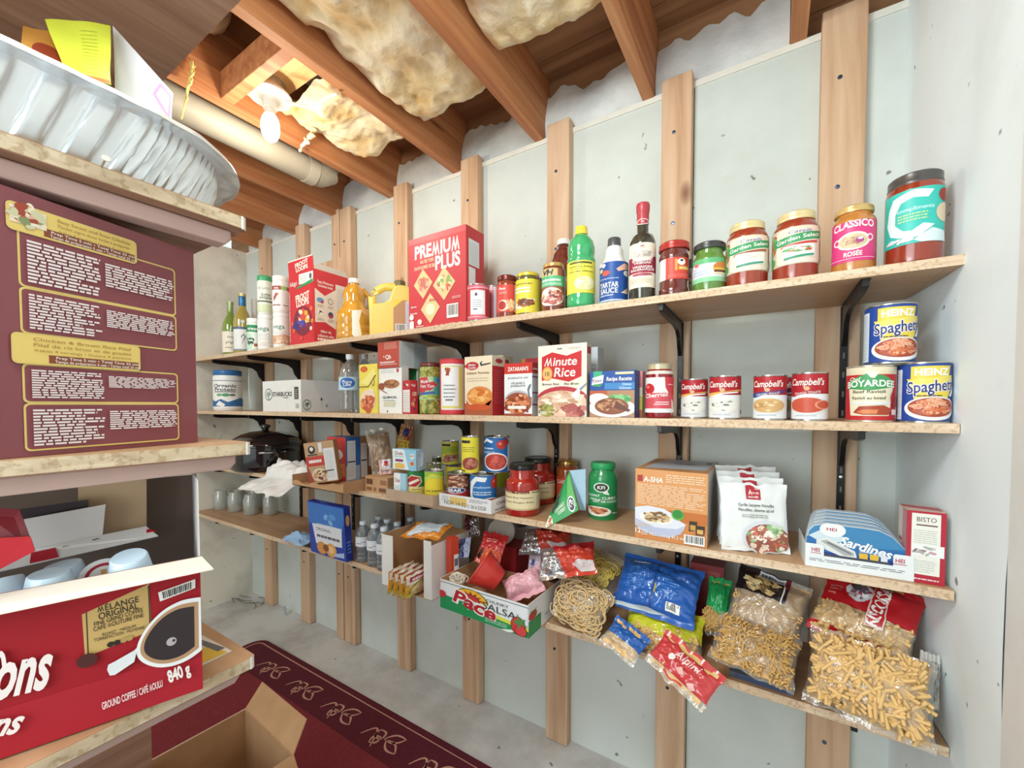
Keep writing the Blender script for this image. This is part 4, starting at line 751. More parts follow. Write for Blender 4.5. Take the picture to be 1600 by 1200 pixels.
gbox(726, 769, 788, 555, Z2, 'casserole_mix_box', 'cream carton with orange casserole bowl, red right side', 'carton', 'ecdcc0', [E(.28, .84, .24, .07, 'b8303c'), R(0, .82, .16, .86, 'b8303c'), TX('Betty', .28, .86, .035, WHT, .26, .02, .15), TX('Crocker', .28, .81, .035, WHT, .3, .02, .15), P([(.56, .88), (.66, .92), (.62, .86), (.95, .88), (.95, .86), (.6, .83)], '3c3c44'), TX('Scalloped', .26, .72, .04, '9a7a5a', .36), TX('Pommes', .7, .72, .04, '9a7a5a', .4), LN(.1, .58, .9, .66, 2, 'c8a884', .25), R(0, 0, 1, .2, 'a85a3c'), E(.56, .3, .5, .2, 'e2d0b4'), E(.56, .32, .46, .165, 'd9853c'), FD(.56, .32, .42, .14, ['e8a458', 'cf7030', 'f0bc78'], 34, .3), P([(.06, .26), (.1, .14), (.4, .08), (.9, .16), (1, .26), (1, .18), (.6, .12), (.3, .12)], 'c8582c'), E(.5, .13, .45, .06, 'c8582c')], [R(0, .83, 1, 1, 'ece0c6'), E(.55, .92, .3, .04, 'b8404a'), LN(.15, .2, .85, .78, 16, 'e0666c', .35)], sidebg='c8303a', topbg='e8dcc4')
gbox(764, 786, 801, 555, Z2, 'casserole_mix_box', 'cream carton half hidden behind the orange bowl carton', 'carton', 'ecdcc0', [E(.7, .9, .12, .035, 'b8404a')], [E(.4, .9, .2, .035, 'b8404a'), R(0, 0, 1, .7, 'c8303a')], sidebg='ece0c6', gap=.13)
gbox(788, 831.5, 842, 566, Z2, 'rice_mix_box', 'red and white jambalaya mix carton with pasta picture', 'carton', 'e6e8ea', [R(0, .8, 1, 1, 'c8362e'), TX("ZATARAIN'S", .5, .89, .075, WHT, .74, .025), TX('JAMBALAYA MIX', .5, .72, .032, '6a6a74', .74), TX('MÉLANGE À', .5, .62, .036, '6a6a74', .5), TX('JAMBALAYA', .5, .57, .036, '6a6a74', .54), E(.5, .26, .5, .22, 'b8b4bc'), E(.5, .24, .48, .2, '9a5238'), FD(.5, .22, .5, .23, ['b8623c', '8a3a26', 'd98a5c', 'e8b088'], 44, .28), P([(.84, .5), (.9, .58), (.98, .6), (.9, .48), (.94, .3), (.9, .3)], '6a7884'), R(.14, .13, .8, .19, 'efe8e0'), R(0, 0, 1, .04, '9a4a34')], [R(0, .8, 1, 1, 'b8302c'), R(.1, .87, .8, .9, 'f0d8d0'), R(0, .72, 1, .75, '7a5a78'), R(0, .42, 1, .45, '8a4a64'), R(0, .2, 1, .23, '8a4a64'), LN(.1, .28, .8, .4, 4, 'b0b6c0', .3)], sidebg='cfd5dd')
gbox(815, 845, 850, 559, Z2, 'red_carton', 'dark red carton standing behind the jambalaya mix', 'carton', 'b03038', [R(0, 0, .2, 1, 'b8803c')], gap=.14, b=.05)
gbox(841, 917, 924, 535, Z2, 'rice_box', 'tall cream instant rice carton with wavy red name panel', 'carton', 'ece4d4', [P([(.08, .5), (.08, .84), (.3, .9), (.6, .84), (.9, .9), (.9, .55), (.65, .48), (.4, .52), (.25, .54)], 'c8282e'), TX('Minute', .47, .77, .12, 'f6f2ea', .68, .015, .15), TX('Rice', .56, .62, .13, 'f6f2ea', .44, .015, .15), E(.2, .6, .11, .1, 'e0a050'), E(.2, .6, .085, .078, 'ecba74'), TX('10', .2, .6, .06, '5a4a2c'), TX('Kraft', .46, .945, .025, '5a5a5a', .1), LN(.64, .93, .9, .96, 2, 'a8a094', .3), TX('Brown Rice', .27, .455, .03, '5a4a3c', .36, .01, .2), TX('Riz Brun', .7, .455, .03, '5a4a3c', .3, .01, .2), E(.5, .2, .56, .22, 'b83a44'), E(.5, .16, .54, .2, 'e2c2a8'), FD(.48, .2, .5, .18, ['eed4bc', 'd8b094', 'f4e4d2', 'c99a7c'], 60, .24), FD(.22, .08, .22, .09, ['9a9a50', 'b4ac6a', '7d7a3c'], 16, .4), FD(.75, .08, .26, .11, ['b06058', '984a44', 'c88078'], 18, .5), P([(.7, .3), (.9, .42), (.86, .26), (.8, .23)], 'e6ecf0'), P([(.86, .38), (1, .46), (1, .44), (.88, .36)], '8a98a4'), TX('350g', .12, .05, .04, WHT, .15)], [R(.1, .86, .9, .95, 'b83a44'), LN(.2, .1, .8, .8, 14, 'cbbfb0', .25)], sidebg='d8ccbc')
gbox(920, 934, 943, 542, Z2, 'white_carton', 'plain pale carton standing behind the instant rice', 'carton', 'dfe8f0', [LN(.3, .4, .8, .8, 6, 'c0ccd8', .3)], sidebg='c4ccd0', gap=.11)
gbox(922, 992, 1002, 578, Z2, 'soup_mix_box', 'blue soup mix carton with meat and green beans', 'carton', '1d4f9e', [R(.08, .86, .28, 1, '3fae84'), P([(.04, .7), (.06, .86), (.32, .92), (.3, .74)], 'f2f4f0'), P([(.04, .68), (.1, .72), (.3, .72), (.24, .66)], '3f9a62'), TX('Knorr', .17, .8, .08, '7a3a7a', .22, .02, .15), TX('Recipe Recette', .66, .83, .085, WHT, .56, .02, .2), R(.58, .92, .98, .97, 'e2d8a8'), R(.34, .6, 1, .74, '3c84c4'), TX('Onion', .83, .71, .055, 'c8e0f4', .2), TX('Oignon', .8, .63, .055, 'c8e0f4', .26), R(0, 0, 1, .58, 'b08464'), R(0, .42, .4, .58, 'b85a34'), E(.5, .2, .54, .2, 'f0f0ea'), E(.2, .4, .24, .12, 'efece2'), FD(.68, .38, .28, .13, ['5fae6a', '4a9a54', '86c884'], 26, .4), E(.5, .24, .38, .18, '8a5238'), FD(.46, .26, .32, .14, ['9a6444', '7a4028', 'b8845c', 'c89a70'], 26, .35), P([(.6, .36), (.92, .16), (.88, .12), (.56, .2)], '6a3a2c'), LN(.7, .02, .95, .05, 1, '8a8a94', .5)], [LN(.2, .1, .8, .9, 14, '7a94c8', .3)], sidebg='3a5aa8', topbg='2c5aa8')
gbox(994, 1004, 1012, 580, Z2, 'striped_carton', 'pink and yellow carton sliver between blue carton and cherries', 'carton', 'e88a94', [R(0, .3, 1, .65, 'f0ecd0'), R(0, .16, 1, .45, 'e2d45c'), R(0, 0, 1, .16, 'd8705c')], [R(0, 0, 1, .5, 'dfe6a0')], sidebg='e89aa4', gap=.06)
jar(round_at(1009, 1053, 567, Z2, .008), Z2, 'cherry_jar', 'jar of red maraschino cherries with pale gold lid', 'jar', SAUCE('8c1420'), col('cfc4a4', .3, .4), [P([(0, 0), (1, 0), (.95, .3), (.7, .6), (.62, 1), (0, 1)], 'e9e4e4'), P([(.62, 1), (.68, .62), (.94, .3), (1, .3), (1, 1)], 'd0404c'), P([(.64, 1), (.66, .7), (.86, .4), (.94, .3), (.86, .3), (.6, .68), (.58, 1)], 'f4f0f0'), E(.2, .68, .17, .15, 'c4242c'), E(.16, .73, .05, .04, 'e88a84'), R(.02, .12, .86, .56, 'd0505c'), TX('Cherries', .4, .5, .12, WHT, .66, .02, .15, 5), R(.4, .28, .76, .31, 'f4d0d4'), R(.36, .22, .76, .25, 'f4d0d4'), R(0, 0, 1, .1, 'eef0f2'), R(.72, .78, .9, .81, 'f0b0b4')], 'd8505c', (.1, .74), 150, .1, .78, .8, .86, extra=lambda o, r, h: MB().lathe([(.79*r, .855*h), (.99*r, .8*h), (1.003*r, .8*h), (1.003*r, .82*h), (.95*r, .86*h), (.82*r, .9*h)], col('dcd8cc', .08, coat=1), 36, cap=False).build('jar_shoulder', o, smooth=50))
def soup(pL, pR, pt, lab_, mid, bowl, cols, gap, word=None, A2=()):
    return can(round_at(pL, pR, pt, Z2, gap), Z2, 'soup_can', lab_, 'can', [R(0, .58, 1, 1, 'b01c28'), R(0, .56, 1, .6, 'a01824'), P([(0, .5), (.16, .5), (.5, .64), (.9, .66), (1, .62), (1, .7), (0, .6)], mid), P([(.1, .53), (.5, .62), (.84, .645), (.84, .61), (.5, .585), (.1, .5)], 'f0efe8' if not word else mid), TX("Campbell's", .44, .83, .15, 'f4f0ea', .74, .015, .25), E(.44, .68, .06, .045, 'd8a878')]+([TX(word, .44, .585, .05, 'f0ece8', .56, .01, 0, 5)] if word else [])+[E(.45, .3, .44, .2, 'dfe0dc'), E(.45, .31, .4, .17, bowl), FD(.45, .31, .36, .14, cols, 22, .22), LN(.2, .07, .7, .1, 1, 'a8b4c4', .5)]+list(A2), 'e6e9ec', 150, back='e2e4e8')
cmc = ['ebebe2', 'd6d6cc', '7a7a70', 'f2f2ea']
soup(1064, 1107, 592, 'leftmost mushroom soup can, just right of the cherries', 'e8b45c', 'e4e5de', cmc, .05)
soup(1108, 1159, 587, 'mushroom soup can standing second from the cherries', 'e8b45c', 'e4e5de', cmc, .018, A2=[R(.93, .1, .97, .2, '6a6a70')])
soup(1177, 1231, 586, 'chicken soup can with a blue wave band', '2a468c', 'd0a870', ['d8b47c', 'c49458', 'e8d0a4', 'b8804c'], .012, 'CHICKEN  POULET')
soup(1216, 1240, 589, 'soup can mostly hidden between the chicken and tomato soups', '2a468c', 'd0a870', ['d8b47c'], .1)
soup(1237, 1296, 582, 'tomato soup can with a bowl of red soup', 'b01c28', 'c8543c', ['c8543c'], .008, 'TOMATO  TOMATE', [E(.78, .32, .18, .1, 'e29078'), E(.8, .32, .15, .08, 'c4503a')])
cb_ = round_at(1322, 1402, 571, Z2, .006)
can(cb_, Z2, 'ravioli_can', 'red ravioli can with green name banner supporting the upper can', 'can', [R(0, .92, 1, 1, 'e8dcc0'), R(0, .84, 1, .93, 'e4d6b8'), R(.0, .03, 1, .86, 'c4262c'), P([(.18, .08), (.13, .6), (.3, .66), (.7, .66), (.88, .62), (.8, .08)], 'e8e0c4'), P([(.1, .6), (.13, .74), (.3, .82), (.45, .88), (.7, .84), (.9, .72), (.9, .62), (.5, .56)], '3f9a5a'), P([(.42, .92), (.5, .8), (.56, .79), (.64, .92)], 'e6e2d8'), TX('Chef', .26, .78, .07, 'f2f6ea', .2, .01, .2), TX('BOYARDEE', .5, .67, .12, 'f6f6ee', .8, .03, arch=.03), TX('Beef Ravioli', .48, .54, .06, '5a4a3a', .5, .01), TX('Ravioli au boeuf', .48, .42, .055, '5a4a3a', .52, .01), R(.2, .3, .8, .34, 'e2e6ec'), P([(.24, .14), (.34, .26), (.7, .28), (.86, .2), (.78, .1), (.4, .1)], 'a8452c'), P([(.3, .15), (.4, .2), (.62, .2), (.6, .12), (.4, .12)], 'd8824c'), FD(.9, .35, .1, .18, ['b82a30', 'd04a44', '9a1c24'], 8, .6), RR(.84, .1, .96, .2, .01, 'f0d8dc')], 'c4262c', 150, lid=col('d8d0b8', .25, .6))
hA = [R(.0, .02, .2, .92, 'dfe8f0'), LN(.02, .06, .18, .88, 20, 'a8b8cc', .3), P([(.36, .58), (.28, .74), (.34, .74), (.34, .96), (.9, .96), (.86, .74), (.94, .6), (.8, .3), (.4, .3)], 'ecd24c'), P([(.3, .72), (.96, .8), (1, .64), (.36, .5)], 'f0dc6c'), TX('HEINZ', .62, .86, .12, 'f6f4ea', .46, .04), TX('Spaghetti', .64, .62, .2, 'f2eef6', .72, .06, .1, 5), TX('Spaghetti', .64, .62, .2, '2c3a7c', .7, .015, .1, 5), LN(.42, .43, .76, .47, 1, '6a5a3c', .6), P([(.86, .44), (1, .62), (1, .5), (.92, .42)], 'e2e8f0'), E(.64, .22, .38, .21, 'eef0f2'), E(.64, .24, .33, .17, 'a84a30'), FD(.64, .25, .31, .15, ['c8603c', 'e09068', '9a3c26', 'd87850', 'e8b090'], 46, .3)]
hz = round_at(1402, 1488, 566, Z2, .003)
can(hz, Z2, 'spaghetti_can', 'blue and yellow spaghetti can on the shelf against white wall', 'can', hA, '1f479c', 168, group='spaghetti cans')
zt = Z2+max(cb_[4], hz[4])+.001
up = round_at(1351, 1434, 474, zt, .01); can(up, zt, 'spaghetti_can', 'blue and yellow spaghetti can perched on top of the other two', 'can', hA, '1f479c', 168, group='spaghetti cans')

# ================================================================== bags, pouches and trays: builders
def pillow_fn(W, H, T, seed, wr=.006, seal=.016, flat=.6, fold=.5):
    sv = min(.5, seal/(H/2))
    def S(u, v, side=1, k=1.0):
        a, b = 2*u-1, 2*v-1; bb = min(1, abs(b)/(1-sv)); core = max(0, (1-abs(a)**2.6))**.6*max(0, (1-bb**3))**.55
        z = T/2*core*(1+.28*noise.noise((a*1.5, b*1.5, seed)))*(1 if side > 0 else -flat)
        w = wr*min(1, core*2.2)
        z += side*k*w*(noise.noise((a*4+seed, b*4, seed*1.7))+.6*noise.noise((a*9, b*9, seed+5)))
        z += side*fold*w*sin(a*11+seed*2+2*b)*bb**3
        if bb >= 1: z += .0025*sin(a*8+seed)+side*.0004
        edge = 1-.05*(1-bb**4)+.02*noise.noise((b*5, seed, side*0))
        return Vector((a*W/2*edge, b*H/2+.012*(1-abs(a))*noise.noise((a*3, seed, 1))*(bb >= 1), z*k if k != 1 else z))
    return S
def pillow(name, parent, S, mat, nu=40, nv=36, k=1.0, A=None, aw=None, seed=1, off=.0012):
    mb = MB(); f = mat if callable(mat) else (lambda u, v, m=mat: m)
    mb.sheet(lambda u, v: S(u, v, 1, k), nu, nv, lambda u, v: f(u, v)); mb.sheet(lambda u, v: S(1-u, v, -1, k), nu, nv, lambda u, v: f(1-u, v))
    if A:
        def fn(u, v, d):
            e = .01; uu = min(.98, max(.02, u)); vv = min(.98, max(.02, v))
            n = (S(uu+e, vv)-S(uu-e, vv)).cross(S(uu, vv+e)-S(uu, vv-e)).normalized(); return S(uu, vv)+n*(d*1.0+off)
        art(mb, A, aw[0], aw[1], fn, slices=24, vs=20, step=.00018, seed=seed)
    return mb.build(name, parent, smooth=70)
def bag(name, label, cat, px, py, Y, W, H, T, tilt=35, spin=0, rz=0, dz=0, seed=1, group=None, roll=0, **k):
    p = onY(px, py, Y); p.z += dz
    M = Matrix.Rotation(radians(rz), 4, 'Z') @ Matrix.Rotation(radians(tilt), 4, 'X') @ Matrix.Rotation(radians(spin), 4, 'Z') @ Matrix.Rotation(radians(roll), 4, 'Y')
    o = thing(name, label, cat, p, group=group, rot=M.to_euler())
    return o, pillow_fn(W, H, T, seed, **k)
def scatter(name, parent, S, n, piece, seed, u0=.06, u1=.94, v0=.1, v1=.9, dep=(.5, .95), mat=None, both=False):
    rr = random.Random(seed); mb = MB()
    for i in range(n):
        u, v = rr.uniform(u0, u1), rr.uniform(v0, v1); p = S(u, v); p = Vector((p.x*.95, p.y*.97, p.z*rr.uniform(*dep)*(-.9 if both and rr.random() < .3 else 1)))
        piece(mb, p, rr, mat)
    o = mb.build(name, parent, smooth=60); o['kind'] = 'stuff'; return o
def p_penne(mb, p, rr, mat, L=.021, r=.0042):
    a = rr.uniform(0, 2*pi); t = rr.uniform(-.35, .35); d = Vector((cos(a)*cos(t), sin(a)*cos(t), sin(t))); l = L*rr.uniform(.8, 1.15)
    mb.tube([p-d*l, p+d*l], r, mat, 7, cap=False); mb.tube([p-d*l*.98, p+d*l*.98], r*.66, mat, 6, cap=False)
def p_spiral(mb, p, rr, mat):
    a = rr.uniform(0, 2*pi); t = rr.uniform(-.4, .4); d = Vector((cos(a)*cos(t), sin(a)*cos(t), sin(t))); u = d.orthogonal().normalized(); w = d.cross(u)
    for q in (0, pi): mb.tube([p+d*(s-.5)*.03+(u*cos(s*9+q)+w*sin(s*9+q))*.0042 for s in [j/9 for j in range(10)]], .0022, mat, 5)
def p_shell(mb, p, rr, mat):
    a = rr.uniform(0, 2*pi); d = Vector((cos(a), sin(a), rr.uniform(-.3, .3))).normalized(); u = d.orthogonal().normalized(); w = d.cross(u); s0 = rr.uniform(.007, .011)
    mb.tube([p+(d*cos(t)+u*sin(t))*s0 for t in [j*.45-.9 for j in range(5)]], [.002, .0045, .0055, .0045, .002], mat, 7)
def p_noodle(mb, p, rr, mat, r=.0017, R=.013):
    a = rr.uniform(0, 2*pi); R_ = R*rr.uniform(.6, 1.5); s = rr.uniform(2.2, 5.2); b = rr.uniform(-.35, .35)
    mb.tube([p+Vector((R_*cos(a+s*t), R_*sin(a+s*t)*.8, b*R_*sin(s*t)+.003*t)) for t in [j/9 for j in range(10)]], r, mat, 5)
PASTA = col('e0b878', .4, vary=.1, scale=40); PASTA2 = col('c9a060', .45, vary=.18, scale=40); NOODY = col('ead06a', .35, vary=.08); NOODB = col('dfc08c', .4, vary=.1)
FILM = film(); FILMH = film('hazy_film', 'fbf8f2', .22, .7, 22, .16)
def foil(h, bump=.35, rough=.28, scale=14): return col(h, rough, 0, .5, 0, .1, bump, scale)
SILV = col('cfd1d6', .18, .85, 0, 0, .15, .9, 30)
def open_box(name, label, cat, N, rz, a, b, h, outer, inner, A=None, AR=None, front=None, hs=None, t=.0026, group=None, hb=None):
    """tray with its front right foot at N; front wall runs a to the left, sides run b to the back"""
    o = thing(name, label, cat, N, rz, group); mo, mi = m_(outer), m_(inner); mb = MB(); hs = hs or h; hb = hb or hs
    mb.box(-a, 0, 0, b, 0, t, mi)
    for x0, x1, xi0, xi1 in ((-a, -a+t*.6, -a+t*.6, -a+t), (-t*.6, 0, -t, -t*.6)):
        mb.box(x0, x1, 0, b, t, hs, mo).box(xi0, xi1, t, b-t, t, hs, mi)
    mb.box(-a+t, -t, b-t, b-t*.4, t, hb, mi).box(-a+t, -t, b-t*.4, b, t, hb, mo)
    if front is None: mb.box(-a+t, -t, 0, t*.6, t, h, mo).box(-a+t, -t, t*.6, t, t, h, mi)
    else: front(mb, mo, mi, t)
    if A: art(mb, A, a, h, plane_map((-a, 0, 0), (1, 0, 0), (0, 0, 1), a, h))
    if AR: art(mb, AR, b, h, plane_map((0, 0, 0), (0, 1, 0), (0, 0, 1), b, h))
    mb.build('tray_body', o, smooth=0); return o

# ------------------------------------------------------------------ third shelf
BKE = col('121116', .12, coat=1)
X, Y, r, rz, h = round_at(355, 470, 661, Z3, Y=1.2)
po = thing('canning_pot', 'big glossy black canning pot with domed lid at far left', 'pot', (X, Y, Z3+.0005), rz)
MB().lathe([(0, 0), (.9*r, 0), (.98*r, .012), (r, .03), (r, .125), (1.03*r, .13), (1.03*r, .136), (.99*r, .138)], BKE, 56).build('pot_body', po, smooth=40)
MB().lathe([(1.02*r, .1365), (1.04*r, .139), (1.02*r, .146), (.9*r, .165), (.68*r, .188), (.4*r, .203), (0, .208)], BKE, 56, cap=False).build('pot_lid', po, smooth=50)
MB().lathe([(0, .207), (.02, .208), (.014, .218), (.026, .226), (.026, .236), (.012, .242), (0, .243)], BKE, 28).build('lid_knob', po, smooth=50)
for s in (-1, 1): MB().tube([(s*(r-.004), -.045, .1), (s*(r+.024), -.04, .104), (s*(r+.03), 0, .106), (s*(r+.024), .04, .104), (s*(r-.004), .045, .1)], .006, BKE, 10, M=Matrix.Rotation(-.9, 4, 'Z')).build('handle', po, smooth=60)
MB().tube([(-.03, -r-.002, .1), (-.028, -r-.02, .103), (.028, -r-.02, .103), (.03, -r-.002, .1)], .005, col('b9bbc4', .2, .9), 10).build('clip', po, smooth=60)
# crumpled white plastic bag beside the pot, spilling over the edge
SH = mottle('white_plastic', [(.3, 'e8e9ea'), (.7, 'f8f8f8')], 10, .35, .35, .012)
def drape(u, v):
    p = onZ(398, 722, Z3).lerp(onZ(487, 745, Z3), u); yb = 1.25-.26*v
    x = -2.12+u*.34+.05*noise.noise((u*3, v*3, 2)); y = yb-.04+.03*noise.noise((u*4, v*2, 7))
    z = Z3+.004+.05*max(0, 1-v*.9)*(.6+noise.noise((u*4, v*4, 1)))+.05*abs(noise.noise((u*4+v*3, v*5, 4)))+.02*abs(sin(u*7+v*4))
    if y < YF-.012: z = Z3+.006-(YF-.012-y)*.42+.012*noise.noise((u*7, v*6, 3))
    return (x, y, max(z, Z3+.003) if y > YF-.02 else z)
o = MB().sheet(drape, 44, 40, SH).build('plastic_bag', smooth=80, solid=.0008); tag(o, 'crumpled white plastic bag spread between black pot and granola boxes', 'plastic bag')
# granola tray
def wavy(mb, mo, mi, t):
    n = 16; xs = [-.355+.355*i/n for i in range(n+1)]; zs = [.045 if i == n else .016+.02*(i/n)**3+.008*sin(i*1.1) for i in range(n+1)]
    for i in range(n):
        vs = [(xs[i], 0, 0), (xs[i+1], 0, 0), (xs[i+1], 0, zs[i+1]), (xs[i], 0, zs[i])]; mb.add(vs+[(x, t, z) for x, y, z in vs], [(0, 1, 2, 3), (7, 6, 5, 4), (3, 2, 6, 7)], mo)
open_box('cardboard_tray', 'torn cardboard tray holding the granola bar cartons', 'tray', (-1.405, 1.01, Z3+.0005), 0, .355, .345, .045, CARD(), CARD(), front=wavy, hs=.045)
zt3 = Z3+.004
q = onY(508, 756, 1.09)
t = MB(); a, b, h = .125, .045, .178; t.box(-a/2, a/2, -b/2, b/2, 0, h, 'b9946a'); t.m = [t.mi('c8a882'), t.mi('c2603c'), 0, t.mi('b89a74'), 0, t.mi('a8845c')]
art(t, [R(0, 0, 1, 1, 'bd9a72'), R(.62, .02, .98, .82, 'e4e6ea'), LN(.66, .1, .94, .78, 22, 'aab0b8', .3), R(.64, .26, .9, .285, '33343c'), R(0, .42, .62, .66, 'c2382a'), LN(.1, .5, .52, .6, 1, WHT, .7), E(.24, .82, .12, .1, '2c2626'), E(.24, .84, .06, .05, 'efe6da'), R(.08, .68, .42, .71, '3a302c'), R(.48, .74, .6, .97, 'dfe2e4'), P([(0, 0), (.2, 0), (.05, .4), (0, .42)], '9c3c2c'), E(.4, .2, .26, .16, 'e0cdb4'), FD(.42, .2, .24, .14, ['7a4630', 'c89a70', '5a2e20', 'e2c8a4'], 26, .35)], a, h, plane_map((-a/2, -b/2, 0), (1, 0, 0), (0, 0, 1), a, h))
art(t, [R(.08, .1, .9, .9, 'c4492f')], a, b, plane_map((-a/2, -b/2, h), (1, 0, 0), (0, 1, 0), a, b))
o = t.build('granola_box', smooth=0, loc=(q.x, 1.095, zt3+.009), rz=.62); o.rotation_euler = (0, -.13, .62); tag(o, 'brown granola bar carton leaning at the front of the torn tray', 'granola box')
o = gbox(511, 540, 562, 684, zt3, 'granola_box', 'blue granola bar carton standing behind the leaning brown one', 'granola box', 'cf3a34', [R(0, .55, .5, 1, 'd0433a'), E(.55, .6, .3, .12, 'f0ece6'), R(.3, .1, .95, .4, 'd98a4a'), FD(.5, .25, .4, .14, ['b8703c', 'e8b070'], 14, .4)], [R(0, .34, 1, 1, '2f6cc0'), R(0, 0, 1, .34, 'a8c0de'), R(.1, .03, .68, .92, 'eef0f4'), LN(.14, .1, .64, .88, 22, 'b4bcc8', .3), R(.12, .42, .66, .45, '30343e')], sidebg='7fa6d8', topbg='5a8ccf', Y=1.165)
gbox(556, 563, 578, 682, zt3, 'granola_box', 'tan granola bar carton at the back of the torn tray', 'granola box', 'b48a62', [], [R(.06, .04, .8, .84, 'e2e4e8'), LN(.1, .1, .74, .8, 20, 'b0b6be', .3), R(.08, .42, .78, .45, '30343e'), R(.85, .1, 1, .7, '8c4a3a')], sidebg='b08a66', Y=1.165+o['dims'][1]+.003, a=.1, b=.045)
gbox(571, 605.5, 607, 748, Z3, 'small_carton', 'little brown cardboard carton left of the canned goods trays', 'carton', CARD(), [R(.04, .5, .34, .84, '6a4430'), R(.06, .12, .3, .32, '8a5c40'), R(.38, .1, .5, .34, '9a6c4c'), R(.62, .1, .95, .34, '7a5038'), R(.68, .56, .96, .84, '9c7050')], Y=1.09, b=.1)
o, S = bag('bread_bag', 'clear bag of bread slices twisted shut, behind little carton', 'bread bag', 594, 704, 1.24, .1, .2, .06, 80, 12, 35, seed=3, wr=.012)
pillow('bread', o, pillow_fn(.1, .15, .05, 3, .004), mottle('bread', [(.3, 'a8794c'), (.7, 'd3ae80')], 20, .8, .2, .004), 24, 24); pillow('bag_film', o, S, FILMH)
o, S = bag('snack_bag', 'yellow and brown snack bag with blue dot against the wall', 'snack bag', 632, 684, 1.335, .06, .12, .02, 86, -14, 30, seed=5)
pillow('bag_body', o, S, lambda u, v: foil('e6c84a') if v < .45 else foil('b9824a') if u < .6 else foil('a8522c'), 30, 30, A=[E(.55, .72, .24, .14, '2a3482'), R(.2, .3, .8, .36, 'd88a3c')], aw=(.11, .2))
o, S = bag('snack_pouch', 'pink and white pouch squeezed beside the fruit cup carton', 'pouch', 602, 731, 1.14, .05, .06, .016, 80, 6, 35, seed=8, dz=.004)
pillow('pouch_body', o, S, lambda u, v: foil('e6b8b4') if v < .3 or u < .25 else foil('e9e9ec'), 20, 20, A=[R(.45, .55, .75, .9, 'c8404a'), R(.2, .2, .8, .26, '9ab4c8')], aw=(.07, .085))
# tray of cans, brown
open_box('cardboard_tray', 'low brown cardboard tray with fruit cups and vegetable cans', 'tray', (-.968, 1.045, Z3+.0005), 0, .237, .15, .037, KRAFT(), KRAFT())
def at_Y(pL, pR, pt, z0, Y): return round_at(pL, pR, pt, z0, Y=Y)
d1 = gbox(615.5, 634, 637, 741, zt3, 'fruit_cup_box', 'lower white and blue fruit cup carton in the brown tray', 'fruit cup box', 'a9d3e8', [R(0, 0, .55, 1, 'eef2f4'), TX('Dole', .3, .72, .16, 'a83a4a', .4), LN(.1, .4, .6, .55, 2, 'a8c4d0', .35)], Y=1.062)
dm = at_Y(636, 665.5, 731, zt3, 1.106)
can(dm, zt3, 'vegetable_can', 'green vegetable can with red emblem in the brown tray', 'can', [R(0, .36, 1, 1, '2b8a4e'), P([(.1, .42), (.02, .68), (.3, .88), (.66, .8), (.72, .6), (.5, .4)], 'ecdcc0'), P([(.12, .44), (.06, .66), (.3, .84), (.62, .77), (.66, .6), (.48, .44)], 'b8282c'), P([(.12, .56), (.56, .74), (.62, .66), (.2, .48)], 'ece6da'), R(0, 0, 1, .36, 'd8c86a'), R(.14, .28, .86, .42, 'ecd890'), LN(.3, .32, .7, .38, 1, '7a7a4a', .5), FD(.6, .12, .4, .14, ['e8d86a', 'b8c45a', 'f4ecb0'], 22, .3)], '2b8a4e', 160)
ye = at_Y(663, 694, 732, zt3, 1.1)
can(ye, zt3, 'vegetable_can', 'plain yellow green bean can in the brown tray', 'can', [P([(0, .7), (.4, .95), (1, .8), (1, 1), (0, 1)], '9cc84a'), P([(0, .6), (.3, .8), (.7, .78), (1, .66), (1, .74), (.5, .9), (0, .8)], 'c4dc5c'), TX('cut beans', .46, .38, .07, '4a4a2c', .6), TX('haricots verts', .5, .22, .07, '4a4a2c', .68)], 'ecd83c', 160)
zu = zt3+max(dm[4], d1['dims'][2])+.0012
gbox(613.5, 650, 662, 704, zu, 'fruit_cup_box', 'upper pale blue fruit cup carton resting on top of a can', 'fruit cup box', '8fcbe8', [P([(0, 0), (0, 1), (.5, 1), (.7, 0)], 'e4f0f6'), TX('Dole', .28, .8, .17, 'a83a4a', .34), LN(.06, .62, .5, .68, 1, '8ac0a8', .6), R(.12, .38, .46, .5, '8a3a6a'), P([(.12, .04), (.1, .26), (.3, .34), (.52, .26), (.5, .06)], 'e8c05a'), E(.84, .68, .1, .14, 'efe8e4'), FD(.84, .68, .08, .1, ['7a5a4a', 'd8b49a'], 8, .4), E(.84, .34, .1, .14, 'efe8e4'), E(.84, .34, .08, .11, 'c8703c')], [R(0, 0, 1, 1, '9fb8d0'), FD(.5, .5, .5, .5, ['b8cce0', '8aa6c4', 'd4e2ee'], 14, .5)], sidebg='9fb8d0', Y=1.066)
bb_ = at_Y(666, 690, 722, Z3, 1.245); can(bb_, Z3, 'food_can', 'plain steel topped can behind the green bean can', 'can', [], '8a8a62', 100)
bc_ = at_Y(675, 690, 713, Z3, 1.335); can(bc_, Z3, 'food_can', 'small dark can at the back behind the brown tray', 'can', [], '4a4a2a', 100)
